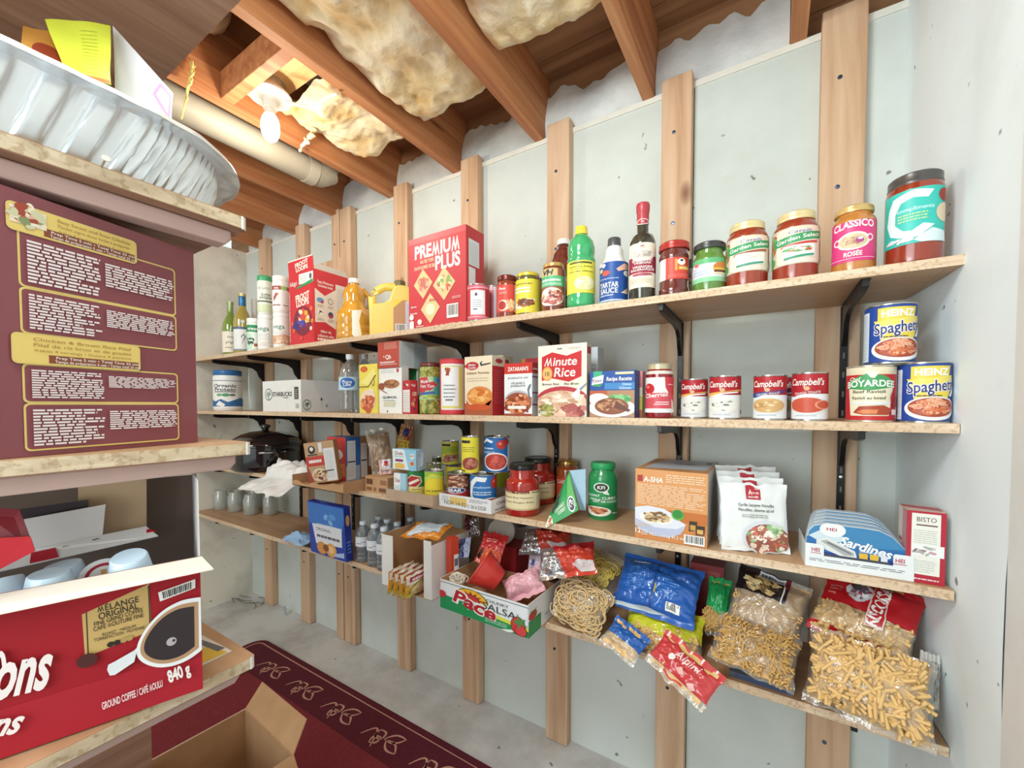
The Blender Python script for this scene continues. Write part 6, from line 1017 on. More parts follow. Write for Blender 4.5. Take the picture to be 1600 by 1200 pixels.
# red noodle cup, tipped over
cN = onY(763, 896, 1.05)
M = Matrix.Translation(cN) @ Vector((-.76, -.28, .55)).to_track_quat('Z', 'Y').to_matrix().to_4x4()
cu = thing('noodle_cup', 'red noodle cup tipped on its side in salsa tray', 'noodle cup', M.to_translation(), rot=M.to_euler())
MB().lathe([(0, -.042), (.034, -.042), (.036, -.04), (.058, .03), (.062, .032), (.062, .036), (.0605, .037), (.058, .034), (.0565, .03), (.034, -.037), (0, -.038)], col('d23c36', .3, coat=.5), 44).build('cup_body', cu, smooth=40)
t = MB()
def cupmap(u, v, d):
    a = radians(-20)+(u-.5)*1.6; z = -.03+.055*v; r = .0375+(.058-.036)*((z+.04)/.07)-.0008
    return Vector(((r+d+.0008)*sin(a), -(r+d+.0008)*cos(a), z))
art(t, [TX('NOODLE', .5, .55, .3, 'e89080', .7, .0), LN(.2, .2, .8, .32, 2, 'e07868', .3)], .08, .055, cupmap, slices=10); t.build('printed_name', cu, smooth=0)
o, S = bag('pink_bag', 'pink translucent bag filling right end of salsa tray', 'bag', 818, 914, 1.09, .125, .09, .07, 40, 38, 0, seed=55, wr=.007)
pillow('bag_body', o, S, col('eeb4c0', .35, coat=.4, sub=0, vary=.12, scale=14, bump=.25), 40, 34)
# red foil pouches with silver ends
def fp(px, py, Y, W_, H_, tilt, spin, lab_, seed, rz=0):
    o, S = bag('foil_pouch', lab_, 'pouch', px, py, Y, W_, H_, .055, tilt, spin, rz, seed=seed, wr=.009, group='red foil pouches', fold=1.2)
    pillow('pouch_body', o, S, lambda u, v: SILV if u+.25*(v-.5) < .36 else foil('c8402f') if v < .72 else foil('b0202a'), 44, 36, A=[P([(.75, .1), (.98, .1), (.98, .34), (.6, .3)], 'd0c4c4')], aw=(W_, H_))
fp(886, 876, 1.11, .17, .11, 38, 22, 'red foil pouch with crumpled silver end, the nearer lower one', 61)
fp(852, 846, 1.23, .17, .11, 34, 12, 'red foil pouch with silver end, the upper one behind', 62)
o, S = bag('white_pouch', 'small lilac and white pouch behind pink bag', 'pouch', 836, 872, 1.19, .05, .06, .016, 55, 10, 0, seed=64, dz=-.02)
pillow('pouch_body', o, S, foil('d8c0cc'), 20, 20, A=[R(.3, .4, .55, .7, '4a5a9c')], aw=(.07, .09))
# noodle bags
o, S = bag('egg_noodle_bag', 'clear bag of bright yellow egg noodles beside red pouches', 'noodle bag', 932, 893, 1.235, .125, .15, .06, 42, -18, 0, seed=71, wr=.006)
pillow('noodle_core', o, pillow_fn(.115, .13, .04, 71, .008, .006), NOODY, 20, 20); scatter('noodles', o, S, 230, p_noodle, 8, mat=NOODY, v1=.72, dep=(.6, 1.05)); pillow('bag_film', o, S, lambda u, v: FILM if v < .72 else FILMH)
o, S = bag('ribbon_noodle_bag', 'hazy clear bag of pale ribbon noodles at the shelf edge', 'noodle bag', 911, 950, 1.115, .15, .13, .095, 52, -14, 0, seed=73, wr=.008, dz=.008)
pillow('noodle_core', o, pillow_fn(.14, .11, .07, 73, .008, .006), NOODB, 20, 20); scatter('noodles', o, S, 260, lambda mb, p, rr, m: p_noodle(mb, p, rr, m, .0018, .02), 9, mat=NOODB, dep=(.6, 1.05)); pillow('bag_film', o, S, FILMH)
# blue, lime and red pasta bags
o, S = bag('pasta_bag', 'big shiny blue pasta bag lying on top of the lime one', 'pasta bag', 1026, 931, 1.19, .225, .165, .075, 44, -4, 0, seed=81, wr=.008, dz=.022)
pillow('bag_body', o, S, lambda u, v: foil('2a63b8', .45, .2, 10), 46, 40, A=[LN(.14, .34, .4, .72, 9, '4a86d0', .35), LN(.56, .36, .8, .7, 7, '4a86d0', .35), BAR(.68, .14, .84, .26), R(.48, .06, .5, .94, '1c4a94'), R(.5, .34, .52, .5, 'b8b45c'), LN(.16, .8, .4, .86, 1, 'b0c8e8', .6), P([(.04, .02), (.5, .05), (.74, .1), (.5, .12), (.04, .1)], 'b8c4cc')], aw=(.225, .17), seed=4)
o, S = bag('pasta_bag', 'lime yellow pasta bag with clear band below the blue bag', 'pasta bag', 1036, 988, 1.135, .2, .13, .045, 34, 4, 0, seed=83, wr=.005)
pillow('pasta_core', o, pillow_fn(.18, .11, .03, 83, .004, .006), PASTA, 20, 20); scatter('pasta', o, S, 120, p_shell, 12, mat=PASTA, v1=.5, dep=(.6, .95)); pillow('bag_body', o, S, lambda u, v: foil('c9cc30', .4, .25) if v > .36+.06*sin(u*7) else FILM, 40, 36, A=[LN(.5, .5, .9, .8, 8, 'a8ac28', .25)], aw=(.2, .13))
o, S = bag('pasta_bag', 'blue and clear pasta bag under the lime bag at shelf edge', 'pasta bag', 976, 1000, 1.055, .105, .085, .03, 40, -22, 0, seed=85, wr=.005, dz=.0)
pillow('pasta_core', o, pillow_fn(.09, .07, .018, 85, .004, .006), PASTA, 16, 16); pillow('bag_body', o, S, lambda u, v: foil('2460b0', .4, .2) if v > .42 else FILMH, 30, 28)
o, S = bag('pasta_bag', 'red pasta bag with clear edge drooping over the shelf edge', 'pasta bag', 1068, 1044, 1.03, .155, .095, .03, 46, -27, 0, seed=87, wr=.005, dz=.0)
pillow('pasta_core', o, pillow_fn(.13, .08, .018, 87, .004, .006), PASTA, 16, 16); pillow('bag_body', o, S, lambda u, v: foil('c83e42', .35, .25) if .2 < v else FILMH, 40, 30, A=[TX('Alpini', .52, .68, .2, 'f0dcd8', .42, .0, .25), E(.3, .5, .05, .08, 'f0e4e0'), P([(.42, .36), (.5, .46), (.6, .36), (.52, .3)], 'e8b4b0'), P([(.66, .26), (.74, .36), (.8, .26), (.74, .18)], 'e8b4b0'), R(.3, .1, .62, .16, 'c83e42')], aw=(.175, .1))
gbox(1079, 1131, 1137, 888, Z4, 'dark_red_carton', 'dark red carton at the back behind the green pasta packet', 'carton', '7a1c24', [R(.1, .8, .9, .92, '8f3a3c'), TX('Ca', .72, .62, .2, 'e0d0d0', .2, .01, .2)], Y=1.27, b=.06)
o, S = bag('pasta_bag', 'narrow pasta bag with bright green header beside fusilli', 'pasta bag', 1121, 948, 1.225, .058, .15, .045, 58, -3, 0, seed=89, wr=.005)
pillow('pasta_core', o, pillow_fn(.052, .13, .028, 89, .004, .006), PASTA2, 16, 20); scatter('pasta', o, S, 70, p_spiral, 14, mat=PASTA2, v1=.38, dep=(.6, .95)); pillow('bag_body', o, S, lambda u, v: foil('22a058', .3, .3) if v > .36 else FILM, 24, 36)
o = gbox(1139, 1240, 1252, 1046, Z4, 'flat_packet', 'flat dark blue packet under the fusilli bags', 'packet', '5a6070', [R(.1, .1, .9, .9, '3a4a6a')], Y=1.095, b=.1, psi=-.03, h=.013)
o, S = bag('fusilli_bag', 'clear bag of fusilli lying lowest, beneath the other fusilli bag', 'pasta bag', 1178, 1018, 1.085, .17, .125, .055, 34, -9, 0, seed=91, wr=.007, dz=.006)
pillow('pasta_core', o, pillow_fn(.155, .11, .035, 91, .005, .006), PASTA2, 20, 20); scatter('pasta', o, S, 170, p_spiral, 15, mat=PASTA2, dep=(.6, .95)); pillow('bag_film', o, S, FILM)
o, S = bag('fusilli_bag', 'upper fusilli bag with dark picture header and white barcode sticker', 'pasta bag', 1197, 960, 1.195, .16, .18, .075, 56, -12, 0, seed=93, wr=.007, dz=.012)
pillow('pasta_core', o, pillow_fn(.15, .16, .055, 93, .005, .008), col('d8b06c', .4, vary=.2, scale=30), 24, 24); scatter('pasta', o, S, 150, p_spiral, 16, mat=PASTA, v1=.55, dep=(.5, .8)); pillow('bag_body', o, S, lambda u, v: (col('2a2024', .3, coat=.4) if u < .72 else FILMH) if v > .62 else FILMH, 40, 40, A=[R(.02, .62, .1, .98, '1c1718'), FD(.36, .78, .27, .15, ['c8a868', 'e8d09a', '8a6a3a', 'd8bc80', '4a382a'], 44, .3), R(.3, .86, .66, .98, 'dfe4ea'), LN(.33, .88, .63, .96, 1, '5a6270', .9), R(.66, .82, .72, .98, '7a2430'), R(.65, .6, .67, .84, 'eceae4')], aw=(.165, .18), seed=5)
# penne and red rigatoni bags
o, S = bag('penne_bag', 'large clear bag of penne overhanging at lower right', 'pasta bag', 1354, 1070, 1.075, .2, .155, .1, 54, -3, -8, seed=95, wr=.006, dz=.004)
pillow('pasta_core', o, pillow_fn(.185, .135, .078, 95, .006, .008), PASTA2, 24, 24); scatter('pasta', o, S, 400, lambda mb, p, rr, m: p_penne(mb, p, rr, m, .019, .0038), 17, mat=PASTA, dep=(.72, 1.0)); pillow('bag_film', o, S, FILM)
o, S = bag('rigatoni_bag', 'red and clear pasta bag resting on top of the penne', 'pasta bag', 1350, 968, 1.2, .18, .165, .065, 48, -9, -12, seed=97, wr=.005, dz=.014)
pillow('pasta_core', o, pillow_fn(.175, .15, .05, 97, .005, .008), PASTA2, 24, 24); scatter('pasta', o, S, 190, lambda mb, p, rr, m: p_penne(mb, p, rr, m, .012, .005), 18, mat=PASTA, v0=.12, v1=.46, dep=(.45, .8))
pillow('bag_body', o, S, lambda u, v: foil('b81420', .3, .22) if (v > .46 and u > .05) or v < .13 else FILM, 54, 44, A=[R(.06, .46, .98, .92, 'b81420'), E(.42, .7, .14, .15, 'd8d8dc'), FD(.42, .7, .12, .12, ['8a6a80', 'b8a8b4', 'e8e4e8', '6a5a6c'], 18, .35), P([(.54, .28), (.56, .9), (.7, .92), (.72, .3)], 'e8d0cc'), P([(.552, .31), (.57, .88), (.69, .9), (.706, .33)], 'b81420'), TX('RISCOSSA', .63, .6, .13, 'f4efea', .5, .03, 0, 85), E(.24, .86, .08, .06, 'e0c8a8'), LN(.12, .56, .24, .72, 3, 'e08880', .4), TX('500 g', .7, .06, .07, 'e8b0a8', .14)], aw=(.19, .17), seed=6, off=.003)
o, S = bag('grey_plastic_bag', 'crumpled grey translucent bag between pasta bags and white wall', 'plastic bag', 1452, 1062, 1.12, .03, .1, .015, 66, -6, 0, seed=99, wr=.014)
pillow('bag_body', o, S, film('grey_film', 'd8d8d6', .5, .8, 20, .2), 24, 28)

# ================================================================== left shelving unit: contents
T1_, T2_, T3_ = ZU[1], ZU[2], ZU[3]
# foil roasting pan
ALU = col('eaf1f5', .27, .6, 0, 0, .05, .25, 26)
px0, px1, py0, py1, zt_ = -1.03, -.692, -.28, .305, .074
pa = thing('foil_roasting_pan', 'big crinkled aluminium foil roasting pan on the top left shelf', 'foil pan', ((px0+px1)/2, (py0+py1)/2, T1_+.0006))
hx, hy = (px1-px0)/2, (py1-py0)/2
def rr_pt(t, ex, rad):
    """rounded rectangle outline, t in 0..1 by arc length"""
    ax, ay = hx+ex, hy+ex; rad = rad+ex; segs = [(2*(ay-rad)), (pi/2*rad), (2*(ax-rad)), (pi/2*rad)]*2; Ltot = sum(segs); s = t*Ltot; k = 0
    while s > segs[k] and k < 7: s -= segs[k]; k += 1
    cs = [(ax, -(ay-rad), 0, 1), (ax-rad, ay-rad, 0, None), (ax-rad, ay, -1, 0), (-(ax-rad), ay-rad, 90, None), (-ax, ay-rad, 0, -1), (-(ax-rad), -(ay-rad), 180, None), (-(ax-rad), -ay, 1, 0), (ax-rad, -(ay-rad), 270, None)][k]
    if cs[3] is not None: return cs[0]+cs[2]*s, cs[1]+cs[3]*s, False
    a = radians(cs[2])+s/rad; return cs[0]+rad*cos(a), cs[1]+rad*sin(a), True
n = 640; prof = [(.0, 0), (.004, .004), (.012, .03), (.02, .055), (.025, zt_), (.034, zt_+.002), (.05, zt_+.001), (.053, zt_-.003), (.05, zt_+.004), (.034, zt_+.005), (.022, zt_+.002), (.009, .03), (-.004, .003)]
t = MB(); vs = []; fs = []
for i in range(n):
    for k, (ex, z) in enumerate(prof):
        x, y, cur = rr_pt(i/n, ex, .11)
        cx, cy = x, y; nn = Vector((x/hx if abs(x) > hx*.6 else 0, y/hy if abs(y) > hy*.6 else 0, 0)); nn = nn.normalized() if nn.length else Vector((1, 0, 0))
        wall = 1 if 1 <= k <= 3 or k >= 11 else 0
        d = 0
        if wall: d = (.0042*max(-.7, min(.7, 2.5*sin(i/n*2*pi*44))) if not cur else .0035*sin(i/n*2*pi*150+3*noise.noise((i*.05, k, 0)))+.002*noise.noise((i*.4, k*2, 1)))
        zz = z+(.0025*noise.noise((i*.09, 0, 3)) if k in (4, 5, 6, 7, 8, 9) else 0)
        vs.append((x+nn.x*d, y+nn.y*d, zz))
m = len(prof)
for i in range(n):
    j = (i+1) % n
    for k in range(m-1): fs.append((i*m+k, j*m+k, j*m+k+1, i*m+k+1))
fs.append(tuple(i*m for i in range(n))[::-1]); fs.append(tuple(i*m+m-1 for i in range(n)))
t.add(vs, fs, ALU); t.build('pan_body', pa, smooth=50)
# papers and pouches standing in the pan
def sheet3(name, label, cat, pts, mat, A=None, aw=(1, 1), th=.0012, bend=.008, seed=1):
    a, b, c, d = [Vector(p) for p in pts]; n_ = (b-a).cross(d-a).normalized()
    f = lambda u, v, o=0: a.lerp(b, u).lerp(d.lerp(c, u), v)+n_*(o+bend*noise.noise((u*2, v*2, seed))+bend*.5*sin(pi*u))
    t = MB(); t.sheet(lambda u, v: f(u, v, 0), 16, 16, mat); t.sheet(lambda u, v: f(1-u, v, -th), 16, 16, mat)
    t.sheet(lambda u, v: f(u, 0, -th*v), 16, 1, mat); t.sheet(lambda u, v: f(1-u, 1, -th*v), 16, 1, mat); t.sheet(lambda u, v: f(0, 1-u, -th*v), 16, 1, mat); t.sheet(lambda u, v: f(1, u, -th*v), 16, 1, mat)
    if A: art(t, A, aw[0], aw[1], f, slices=12, vs=12)
    o = t.build(name, smooth=60, weld=False); return tag(o, label, cat)
zf = T1_+.006
def U(px_, py_, X): return onX(px_, py_, X)
sheet3('white_paper_bag', 'white paper bag with pink triangle poking out of the foil pan', 'paper bag', [(U(180, 150, -.80).x, U(180, 150, -.80).y, zf+.006), (U(262, 172, -.75).x, U(262, 172, -.75).y, zf+.006), U(271, 146, -.75), U(176, 40, -.81)], col('d9d7da', .7), [P([(.7, .82), (.98, .72), (.98, .96), (.8, .97)], 'e08cb4'), P([(.75, .84), (.95, .77), (.95, .93), (.82, .94)], 'ecb0cc'), P([(.8, .6), (.97, .6), (.97, .66), (.82, .66)], 'c4384a')], (.25, .1), bend=.006)
sheet3('yellow_pouch', 'bright lime yellow pouch standing in the foil pan', 'pouch', [U(104, 118, -.79), U(173, 132, -.76), U(172, 40, -.80), U(70, 30, -.83)], col('dfe84a', .4), [LN(.5, .1, .8, .9, 12, 'c4d040', .25), R(0, 0, 1, .05, 'c8742c')], (.1, .1), bend=.004, seed=2)
sheet3('orange_packet', 'orange and rust red packet leaning behind foil pan rim', 'packet', [U(30, 96, -.80), U(108, 132, -.80), U(112, 60, -.85), U(36, 40, -.85)], col('e0a04a', .45), [E(.55, .42, .35, .22, 'a8442c')], (.1, .1), bend=.004, seed=4)
# tall maroon carton
MAR = '8a4a52'
N = Vector((-.740, .279, T2_+.0005)); a = .42; b = .24; h = .287
t = MB(); t.box(-b, 0, -a, 0, 0, h, col(MAR, .38, coat=.25, vary=.06, scale=6)); t.m[1] = t.mi('8f5a5e')
# printed face looks towards +x ; u runs away from the far corner (photo left to right)
W_ = a
def prnt(u, v, d): return Vector((d, -a+u*a, v*h))
YL = 'e6cf7c'
def U2(px_, py_):
    q = ray(px_, py_); fx = Vector((.0585, -.2, 0)).normalized(); nn = Vector((fx.y, -fx.x, 0)); N0 = Vector((N.x, N.y, CH)); tt = ((N0-Vector((0, 0, CH))).dot(nn))/q.dot(nn); p = q*tt+Vector((0, 0, CH)); return (1-((p-N).dot(fx))/a, (p.z-N.z)/h)
def quadpx(pts, c): return P([U2(*p) for p in pts], c)
def frame(x0, y0, x1, y1, w=.0045, r=.012):
    return [RR(x0, y0, x1, y1, r, YL, 1.45), RR(x0+w, y0+w*1.45, x1-w, y1-w*1.45, r*.8, MAR, 1.45)]
A = []
# pixel-measured anchor points of the two recipe panels
u0, vT = U2(27, 385); u1, v1_ = U2(277, 470); _, vB = U2(277, 543); 
x0, _ = U2(30, 480); x1, _ = U2(275, 500)
y_a = U2(150, 396)[1]; y_b = U2(150, 470)[1]; y_c = U2(150, 534)[1]; y_d = U2(150, 575)[1]; y_e = U2(150, 630)[1]; y_f = U2(150, 697)[1]
A += frame(x0, y_b, x1, y_a+.03)+frame(x0, y_c, x1, y_b)
A += frame(x0, y_e, x1, y_d+.0)+frame(x0, y_f, x1, y_e)
hx1 = U2(213, 410)[0]; hx0 = U2(8, 350)[0]
def header(yt, yb, pic, lines):
    L_ = [RR(hx0, yb, hx1, yt, .012, YL, 1.45), RR(hx0+.003, yb+.005, hx1-.003, yt-.005, .011, 'ecd27a', 1.45), R(x0+.05, yb+.008, hx1-.006, yb+.04, '8a4a30'), TX('Prep Time 5 min • Total Time 25 min', (x0+hx1)/2+.03, yb+.031, .011, WHT, (hx1-x0)*.74, .01), TX('Temps de préparation 5 min • Temps total 25 min', (x0+hx1)/2+.03, yb+.016, .011, WHT, (hx1-x0)*.76, .01)]
    if pic: L_ += [R(hx0+.006, yb+.03, hx0+.075, yt-.012, 'f0e6cc'), FD(hx0+.04, (yt+yb)/2+.012, .036, .05, ['c85a44', 'f4ead4', '8a9a6a', 'e2b89a', 'a84a38', 'd8d4b0'], 40, .35)]
    xx = (hx0+.09 if pic else hx0+.03)
    for k, s in enumerate(lines): L_.append(TX(s, xx+(hx1-xx)*.47, yt-.02-.021*k, .013 if k < 2 else .01, 'b08a4a', (hx1-xx)*.86, .005))
    return L_
yt1 = U2(150, 365)[1]; yb1 = U2(150, 400)[1]
A += header(yt1+.02, y_a-.0, True, ['Easy Sweet and Sour Chicken', 'Poulet aigre-doux facile à préparer', 'Makes 4 servings • Donne 4 portions'])
A += header(U2(120, 530)[1], U2(120, 574)[1], False, ['Chicken & Brown Rice Pilaf', 'Pilaf de riz brun et de poulet', 'Makes 4 servings • Donne 4 portions'])
mid = x0+(x1-x0)*.47
for yt_, yb_ in ((y_a-.02, y_b+.02), (y_b-.02, y_c+.02), (y_d-.02, y_e+.02), (y_e-.02, y_f+.02)):
    A += [LN(x0+.014, yb_, mid-.012, yt_, 12, 'efe6e8', .6), LN(mid, yb_+.05, x1-.012, yt_-.01, 9, 'efe6e8', .6)]
A += [LN(0, y_f+.03, x0-.06, y_d-.03, 14, 'efe6e8', .6), LN(0, y_c+.05, x0-.06, y_a-.05, 18, 'efe6e8', .6)]
art(t, A, a, h, prnt, seed=9)
o = t.build('maroon_carton', smooth=0, loc=N, rz=-atan2(.0585, -.2)-pi if False else 0)
fx = Vector((.0585, -.2)); o.rotation_euler = (0, 0, atan2(fx.y, fx.x)+pi/2); tag(o, 'tall maroon rice carton with cream recipe panels and white text', 'carton')
# coffee carton: cut away front, tall sides
Nc = Vector((-.654, .246, T3_+.0022)); dr = Vector((-.032, -.094)).normalized(); rz_ = atan2(dr.y, dr.x)+pi/2
cc = thing('coffee_carton', 'red coffee carton torn open, full of single-serve coffee cups', 'carton', Nc, rz_)
a, b, hf, hs = .40, .22, .183, .286; CR = '#b8182c'
t = MB(); th = .002; CRM_ = col('a00219', .7); INN = col('8f7c70', .8, vary=.08); GRY = col('b5b2b2', .7)
t.box(-b, 0, -a, 0, 0, th, INN)
t.box(-th*.5, 0, -a, 0, th, hf, CRM_).box(-th, -th*.5, -a, 0, th, hf, INN)
t.box(-b, -th, -th*.5, 0, th, hs, 'd6d2d0').box(-b+th, -th, -th, -th*.5, th, hs, GRY)
t.box(-b, -th, -a, -a+th*.5, th, hs, CRM_).box(-b+th, -th, -a+th*.5, -a+th, th, hs, GRY)
t.box(-b, -b+th, -a+th, -th, th, hs-.02, INN)
def fr_(u, v, d): return Vector((d, -a+u*a, v*hf))
fxd = Vector((dr.x, dr.y, 0)); nnc = Vector((fxd.y, -fxd.x, 0))
def UC(px_, py_):
    q = ray(px_, py_); N0 = Nc-Vector((0, 0, CH)); tt = N0.dot(nnc)/q.dot(nnc); p = q*tt+Vector((0, 0, CH)); return (1-((p-Nc).dot(fxd))/a, (p.z-Nc.z)/hf)
def QP(pts, c): return P([UC(*p) for p in pts], c)
def ell(cpx, c, k=1.0):
    q = [Vector(p) for p in cpx]; sm = []
    for i in range(len(q)-1):
        a_, b_, c_, d_ = q[max(0, i-1)], q[i], q[i+1], q[min(len(q)-1, i+2)]
        for t_ in (0, .25, .5, .75): sm.append(.5*((2*b_)+(c_-a_)*t_+(2*a_-5*b_+4*c_-d_)*t_*t_+(3*b_-a_-3*c_+d_)*t_**3))
    pts = [UC(*p) for p in sm+[q[-1]]]; mx = sum(p[0] for p in pts)/len(pts); my = sum(p[1] for p in pts)/len(pts)
    return P([(min(.999, mx+(p[0]-mx)*k), my+(p[1]-my)*k) for p in pts], c)
cup = [(316, 931), (300, 933), (280, 938), (255, 952), (232, 975), (217, 1000), (214, 1020), (224, 1033), (245, 1040), (270, 1038), (295, 1028), (317, 1012)]
A = [R(0, 0, 1, .3, col('ab1226', .7)), QP([(128, 960), (233, 912), (237, 985), (133, 1027)], 'c8a868'), QP([(134, 956), (136, 956), (139, 1024), (137, 1025)], '3a2a1c'), QP([(231, 915), (233, 914), (236, 984), (234, 985)], '3a2a1c')]
def TC(s, pA, pB, hh, c, bld=.02, sh=0):
    ua, va = UC(*pA); ub, vb = UC(*pB); dx, dy = (ub-ua)*a, (vb-va)*hf
    return TX(s, (ua+ub)/2, (va+vb)/2, hh, c, hypot(dx, dy)/a, bld, sh, math.degrees(atan2(dy, dx)))
A += [TC('MÉLANGE', (152, 952), (217, 935), .042, '2c2018', .008), TC('ORIGINAL', (154, 963), (216, 945), .046, '2c2018', .008), TC('FINE GRIND COFFEE', (147, 975), (223, 952), .03, '2c2018', .005), TC('CAFÉ MOUTURE FINE', (146, 983), (224, 960), .03, '2c2018', .005), TC('ROAST · MEDIUM', (160, 991), (212, 977), .02, '2c2018', .0), TC('TORRÉFACTION · MOYENNE', (147, 1000), (226, 979), .022, '2c2018', .0)]
for k, (qx, qy) in enumerate(((173, 1006), (183, 1003), (194, 999), (203, 996))): u_, v_ = UC(qx, qy); A.append(E(u_, v_, .008, .018, '2c2018' if k < 2 else 'b09458'))
bx = [UC(*p) for p in ((247, 925), (305, 904), (305, 918), (250, 939))]
A += [P(bx, 'f0eeea')]
for k in range(16):
    s0 = .1+.05*k; w_ = .022 if k % 3 else .034
    lo = Vector(bx[3]).lerp(Vector(bx[2]), s0); lo2 = Vector(bx[3]).lerp(Vector(bx[2]), s0+w_); hi = Vector(bx[0]).lerp(Vector(bx[1]), s0); hi2 = Vector(bx[0]).lerp(Vector(bx[1]), s0+w_)
    A.append(P([tuple(lo.lerp(hi, .15)), tuple(lo2.lerp(hi2, .15)), tuple(lo2.lerp(hi2, .9)), tuple(lo.lerp(hi, .9))], '222222'))
A += [QP([(216, 1008), (210, 1032), (180, 1052), (172, 1053), (168, 1044), (170, 1036), (180, 1031), (210, 1014)], 'e4e8ec'), ell(cup, 'eef0f2'), ell(cup, 'b8926c', .88), ell(cup, '2f2429', .76)]
u_, v_ = UC(268, 1000); A += [E(u_, v_, .013, .03, 'b8b0b4'), E(u_+.006, v_+.004, .004, .01, '3a2c34')]
u_, v_ = UC(137, 1029); A += [E(u_, v_, .022, .045, '4a1c18')]
A += [TC('GROUND COFFEE / CAFÉ MOULU', (160, 1100), (254, 1064), .05, 'f2dcdc'), TC('840 g', (262, 1055), (296, 1040), .09, 'f4ece8', .04), TC('Tim', (-60, 1045), (10, 1020), .2, 'f2e8e6', .03, .3), TC('Hortons', (-150, 1080), (84, 1030), .3, 'f2e8e6', .03, .3), TC('Hortons', (-150, 1150), (40, 1120), .14, 'f2e8e6', .03, .3)]
art(t, A, a, hf, fr_, seed=3); t.build('carton_body', cc, smooth=0)
t = MB(); fl = [(0, -a, hf), (0, .002, hf), (.05, .012, hf-.004), (.04, -a+.02, hf-.01)]
t.add(fl+[(x, y, z-.0014) for x, y, z in fl], [(0, 1, 2, 3)], 'ece4d8'); t.add([(x, y, z-.0014) for x, y, z in fl]+fl, [(3, 2, 1, 0), (0, 1, 5, 4), (1, 2, 6, 5), (2, 3, 7, 6), (3, 0, 4, 7)], 'e2d8c8'); t.build('front_flap', cc, smooth=0)
# coffee cups tumbled inside
KB = col('bcd2e2', .3, coat=.3); KL = col('e8ecee', .35)
def kcup(dx, dy, dz, rot, lab_, top=0):
    M = Matrix.Translation(Nc) @ Matrix.Rotation(rz_, 4, 'Z') @ Matrix.Translation((dx, dy, dz)) @ Euler(rot).to_matrix().to_4x4()
    o = thing('coffee_cup', lab_, 'coffee cup', M.to_translation(), group='single-serve coffee cups', rot=M.to_euler())
    MB().lathe([(0, .045), (.017, .045), (.0185, .0435), (.0245, .004), (.0255, .003), (.0255, .0), (.0, .0)], KB, 30).build('cup_body', o, smooth=40)
    t = MB(); t.lathe([(0, -.0005), (.025, -.0005), (.025, -.0001), (0, -.0001)], KL, 30)
    art(t, [E(.5, .5, .49, .49, 'eef0f2'), E(.5, .5, .38, .38, 'b0243a'), E(.5, .5, .3, .3, 'eef0f2'), R(.3, .45, .7, .56, 'd8a85c'), P([(.14, .5), (.3, .5), (.3, .2), (.2, .3)], '2c4a74')], .05, .05, lambda u, v, d: Vector(((u-.5)*.05, (.5-v)*.05, -.0006-d))); t.build('foil_lid', o, smooth=0)
def px_on(px_, py_, dx):
    """point on the plane standing dx behind the coffee carton front, in carton space"""
    q = ray(px_, py_); N0 = Nc-Vector((0, 0, CH))+nnc*(dx if nnc.x > 0 else -dx); tt = N0.dot(nnc)/q.dot(nnc); p = q*tt+Vector((0, 0, CH))
    l = p-Nc; return Vector((l.x*cos(rz_)+l.y*sin(rz_), -l.x*sin(rz_)+l.y*cos(rz_), l.z))
def kc(px_, py_, dx, rot, lab_):
    l = px_on(px_, py_, dx); kcup(l.x, l.y, l.z, rot, lab_)
kc(208, 914, -.035, (.05, .3, 0), 'pale coffee cup upside down at the right end of heap')
kc(163, 901, -.066, (0, -2.25, .15), 'pale coffee cup showing its red printed lid')
kc(108, 932, -.085, (.1, .05, 0), 'pale coffee cup upside down, behind and left of the red lidded one')
kc(76, 952, -.032, (-.05, .1, 0), 'pale coffee cup upside down nearest the flap, left of the middle')
kc(6, 966, -.034, (.1, -.3, 0), 'pale coffee cup at the left edge of the heap')
fill = MB().box(-b+.003, -.003, -a+.003, -.003, .003, .02, INN); 
for k in range(14):
    x = -.04-.055*(k % 3); y = -.05-.06*(k//3)
    fill.lathe([(0, 0), (.024, 0), (.018, .044), (0, .044)], KB, 16, Matrix.Translation((x, y, .022)) if True else None).lathe([(0, 0), (.024, 0), (.018, .044), (0, .044)], KB, 16, Matrix.Translation((x+.008, y-.01, .072)))
o = fill.build('lower_cups', cc, smooth=40); o['kind'] = 'stuff'
# opened red and white carton behind the cups
bk = thing('opened_carton', 'opened carton with tan panel and red white flaps behind cups', 'carton', Nc, rz_)
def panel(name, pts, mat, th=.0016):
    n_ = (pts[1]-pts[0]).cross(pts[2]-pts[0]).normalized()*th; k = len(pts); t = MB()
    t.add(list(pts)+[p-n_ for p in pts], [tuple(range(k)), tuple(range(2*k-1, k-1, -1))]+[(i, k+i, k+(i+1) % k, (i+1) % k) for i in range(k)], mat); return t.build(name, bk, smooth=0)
panel('tan_panel', [px_on(122, 860, -.165), px_on(229, 842, -.165), px_on(229, 742, -.165), px_on(122, 760, -.165)], 'cfb08a')
panel('white_panel', [px_on(40, 874, -.13), px_on(160, 838, -.13), px_on(165, 788, -.13), px_on(34, 812, -.13)], 'd5d0ce')
panel('dark_panel', [px_on(32, 836, -.14), px_on(138, 816, -.14), px_on(138, 781, -.14), px_on(30, 796, -.14)], '2c2026')
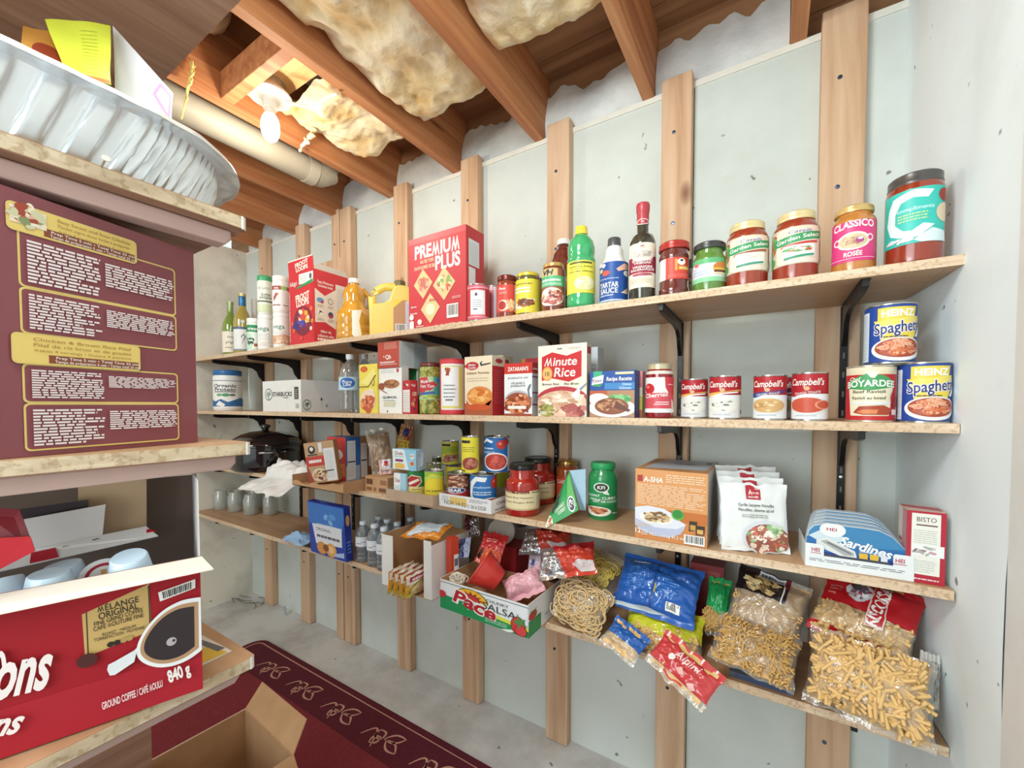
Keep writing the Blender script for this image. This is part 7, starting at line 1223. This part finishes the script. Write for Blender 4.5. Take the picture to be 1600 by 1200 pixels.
p_ = [px_on(0, 892, -.105), px_on(247, 837, -.105), px_on(228, 822, -.128), px_on(48, 858, -.128), px_on(0, 872, -.128)]
o = panel('red_white_flap', p_, 'e2e0de')
for q, c in (([(46, 880), (92, 870), (84, 849), (46, 857)], 'b0182c'), ([(231, 840), (247, 837), (229, 822), (229, 833)], 'c01c2c'), ([(96, 853), (108, 850), (106, 845), (97, 847)], '8a6a54'), ([(140, 843), (156, 837), (150, 833), (139, 838)], '7a4a40')):
    pts = [px_on(x, y, -.105-.023*(0 if y > 862-.2*x+25 else .6)) for x, y in q]
    # lay the printed patch on the flap plane
    a0, a1, a2 = p_[0], p_[1], p_[2]; nn_ = (a1-a0).cross(a2-a0).normalized(); pts = [v-nn_*((v-a0).dot(nn_)-.0006) for v in pts]
    MB().add(pts, [tuple(range(len(pts)))], c).build('flap_print', o, smooth=0)
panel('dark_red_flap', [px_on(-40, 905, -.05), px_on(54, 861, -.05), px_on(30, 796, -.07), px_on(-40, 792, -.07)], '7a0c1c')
o = panel('red_edge_flap', [px_on(-30, 905, -.046), px_on(55, 861, -.046), px_on(47, 838, -.047), px_on(-30, 842, -.047)], 'c41428')
# newspapers
zn = T3_+.0004
def NP(x, y, d=0): p = onZ(x, y, zn+d); return (p.x, p.y)
pts = [NP(362, 1018), NP(100, 1146), (-.78, -.02), (-1.0, .1), (-.95, .27), NP(317, 994)]
pts = [(max(-1.1, x), y) for x, y in pts]
o = MB().prism(pts, 2, zn, zn+.0014, 'eceae6').build('newspaper', smooth=0); tag(o, 'folded newspaper under the red coffee carton', 'newspaper')
t = MB(); t.add([(*NP(356, 1019, .0016), zn+.0016), (*NP(312, 1038, .0016), zn+.0016), (*NP(312, 1015, .0016), zn+.0016), (*NP(328, 1008, .0016), zn+.0016)], [(0, 3, 2, 1)], 'e6c23c'); t.add([(*NP(352, 1012, .0016), zn+.0017), (*NP(340, 1018, .0016), zn+.0017), (*NP(305, 1004, .0016), zn+.0017), (*NP(310, 998, .0016), zn+.0017)], [(0, 1, 2, 3)], '6a6a70'); t.build('printed_page', o, smooth=0)
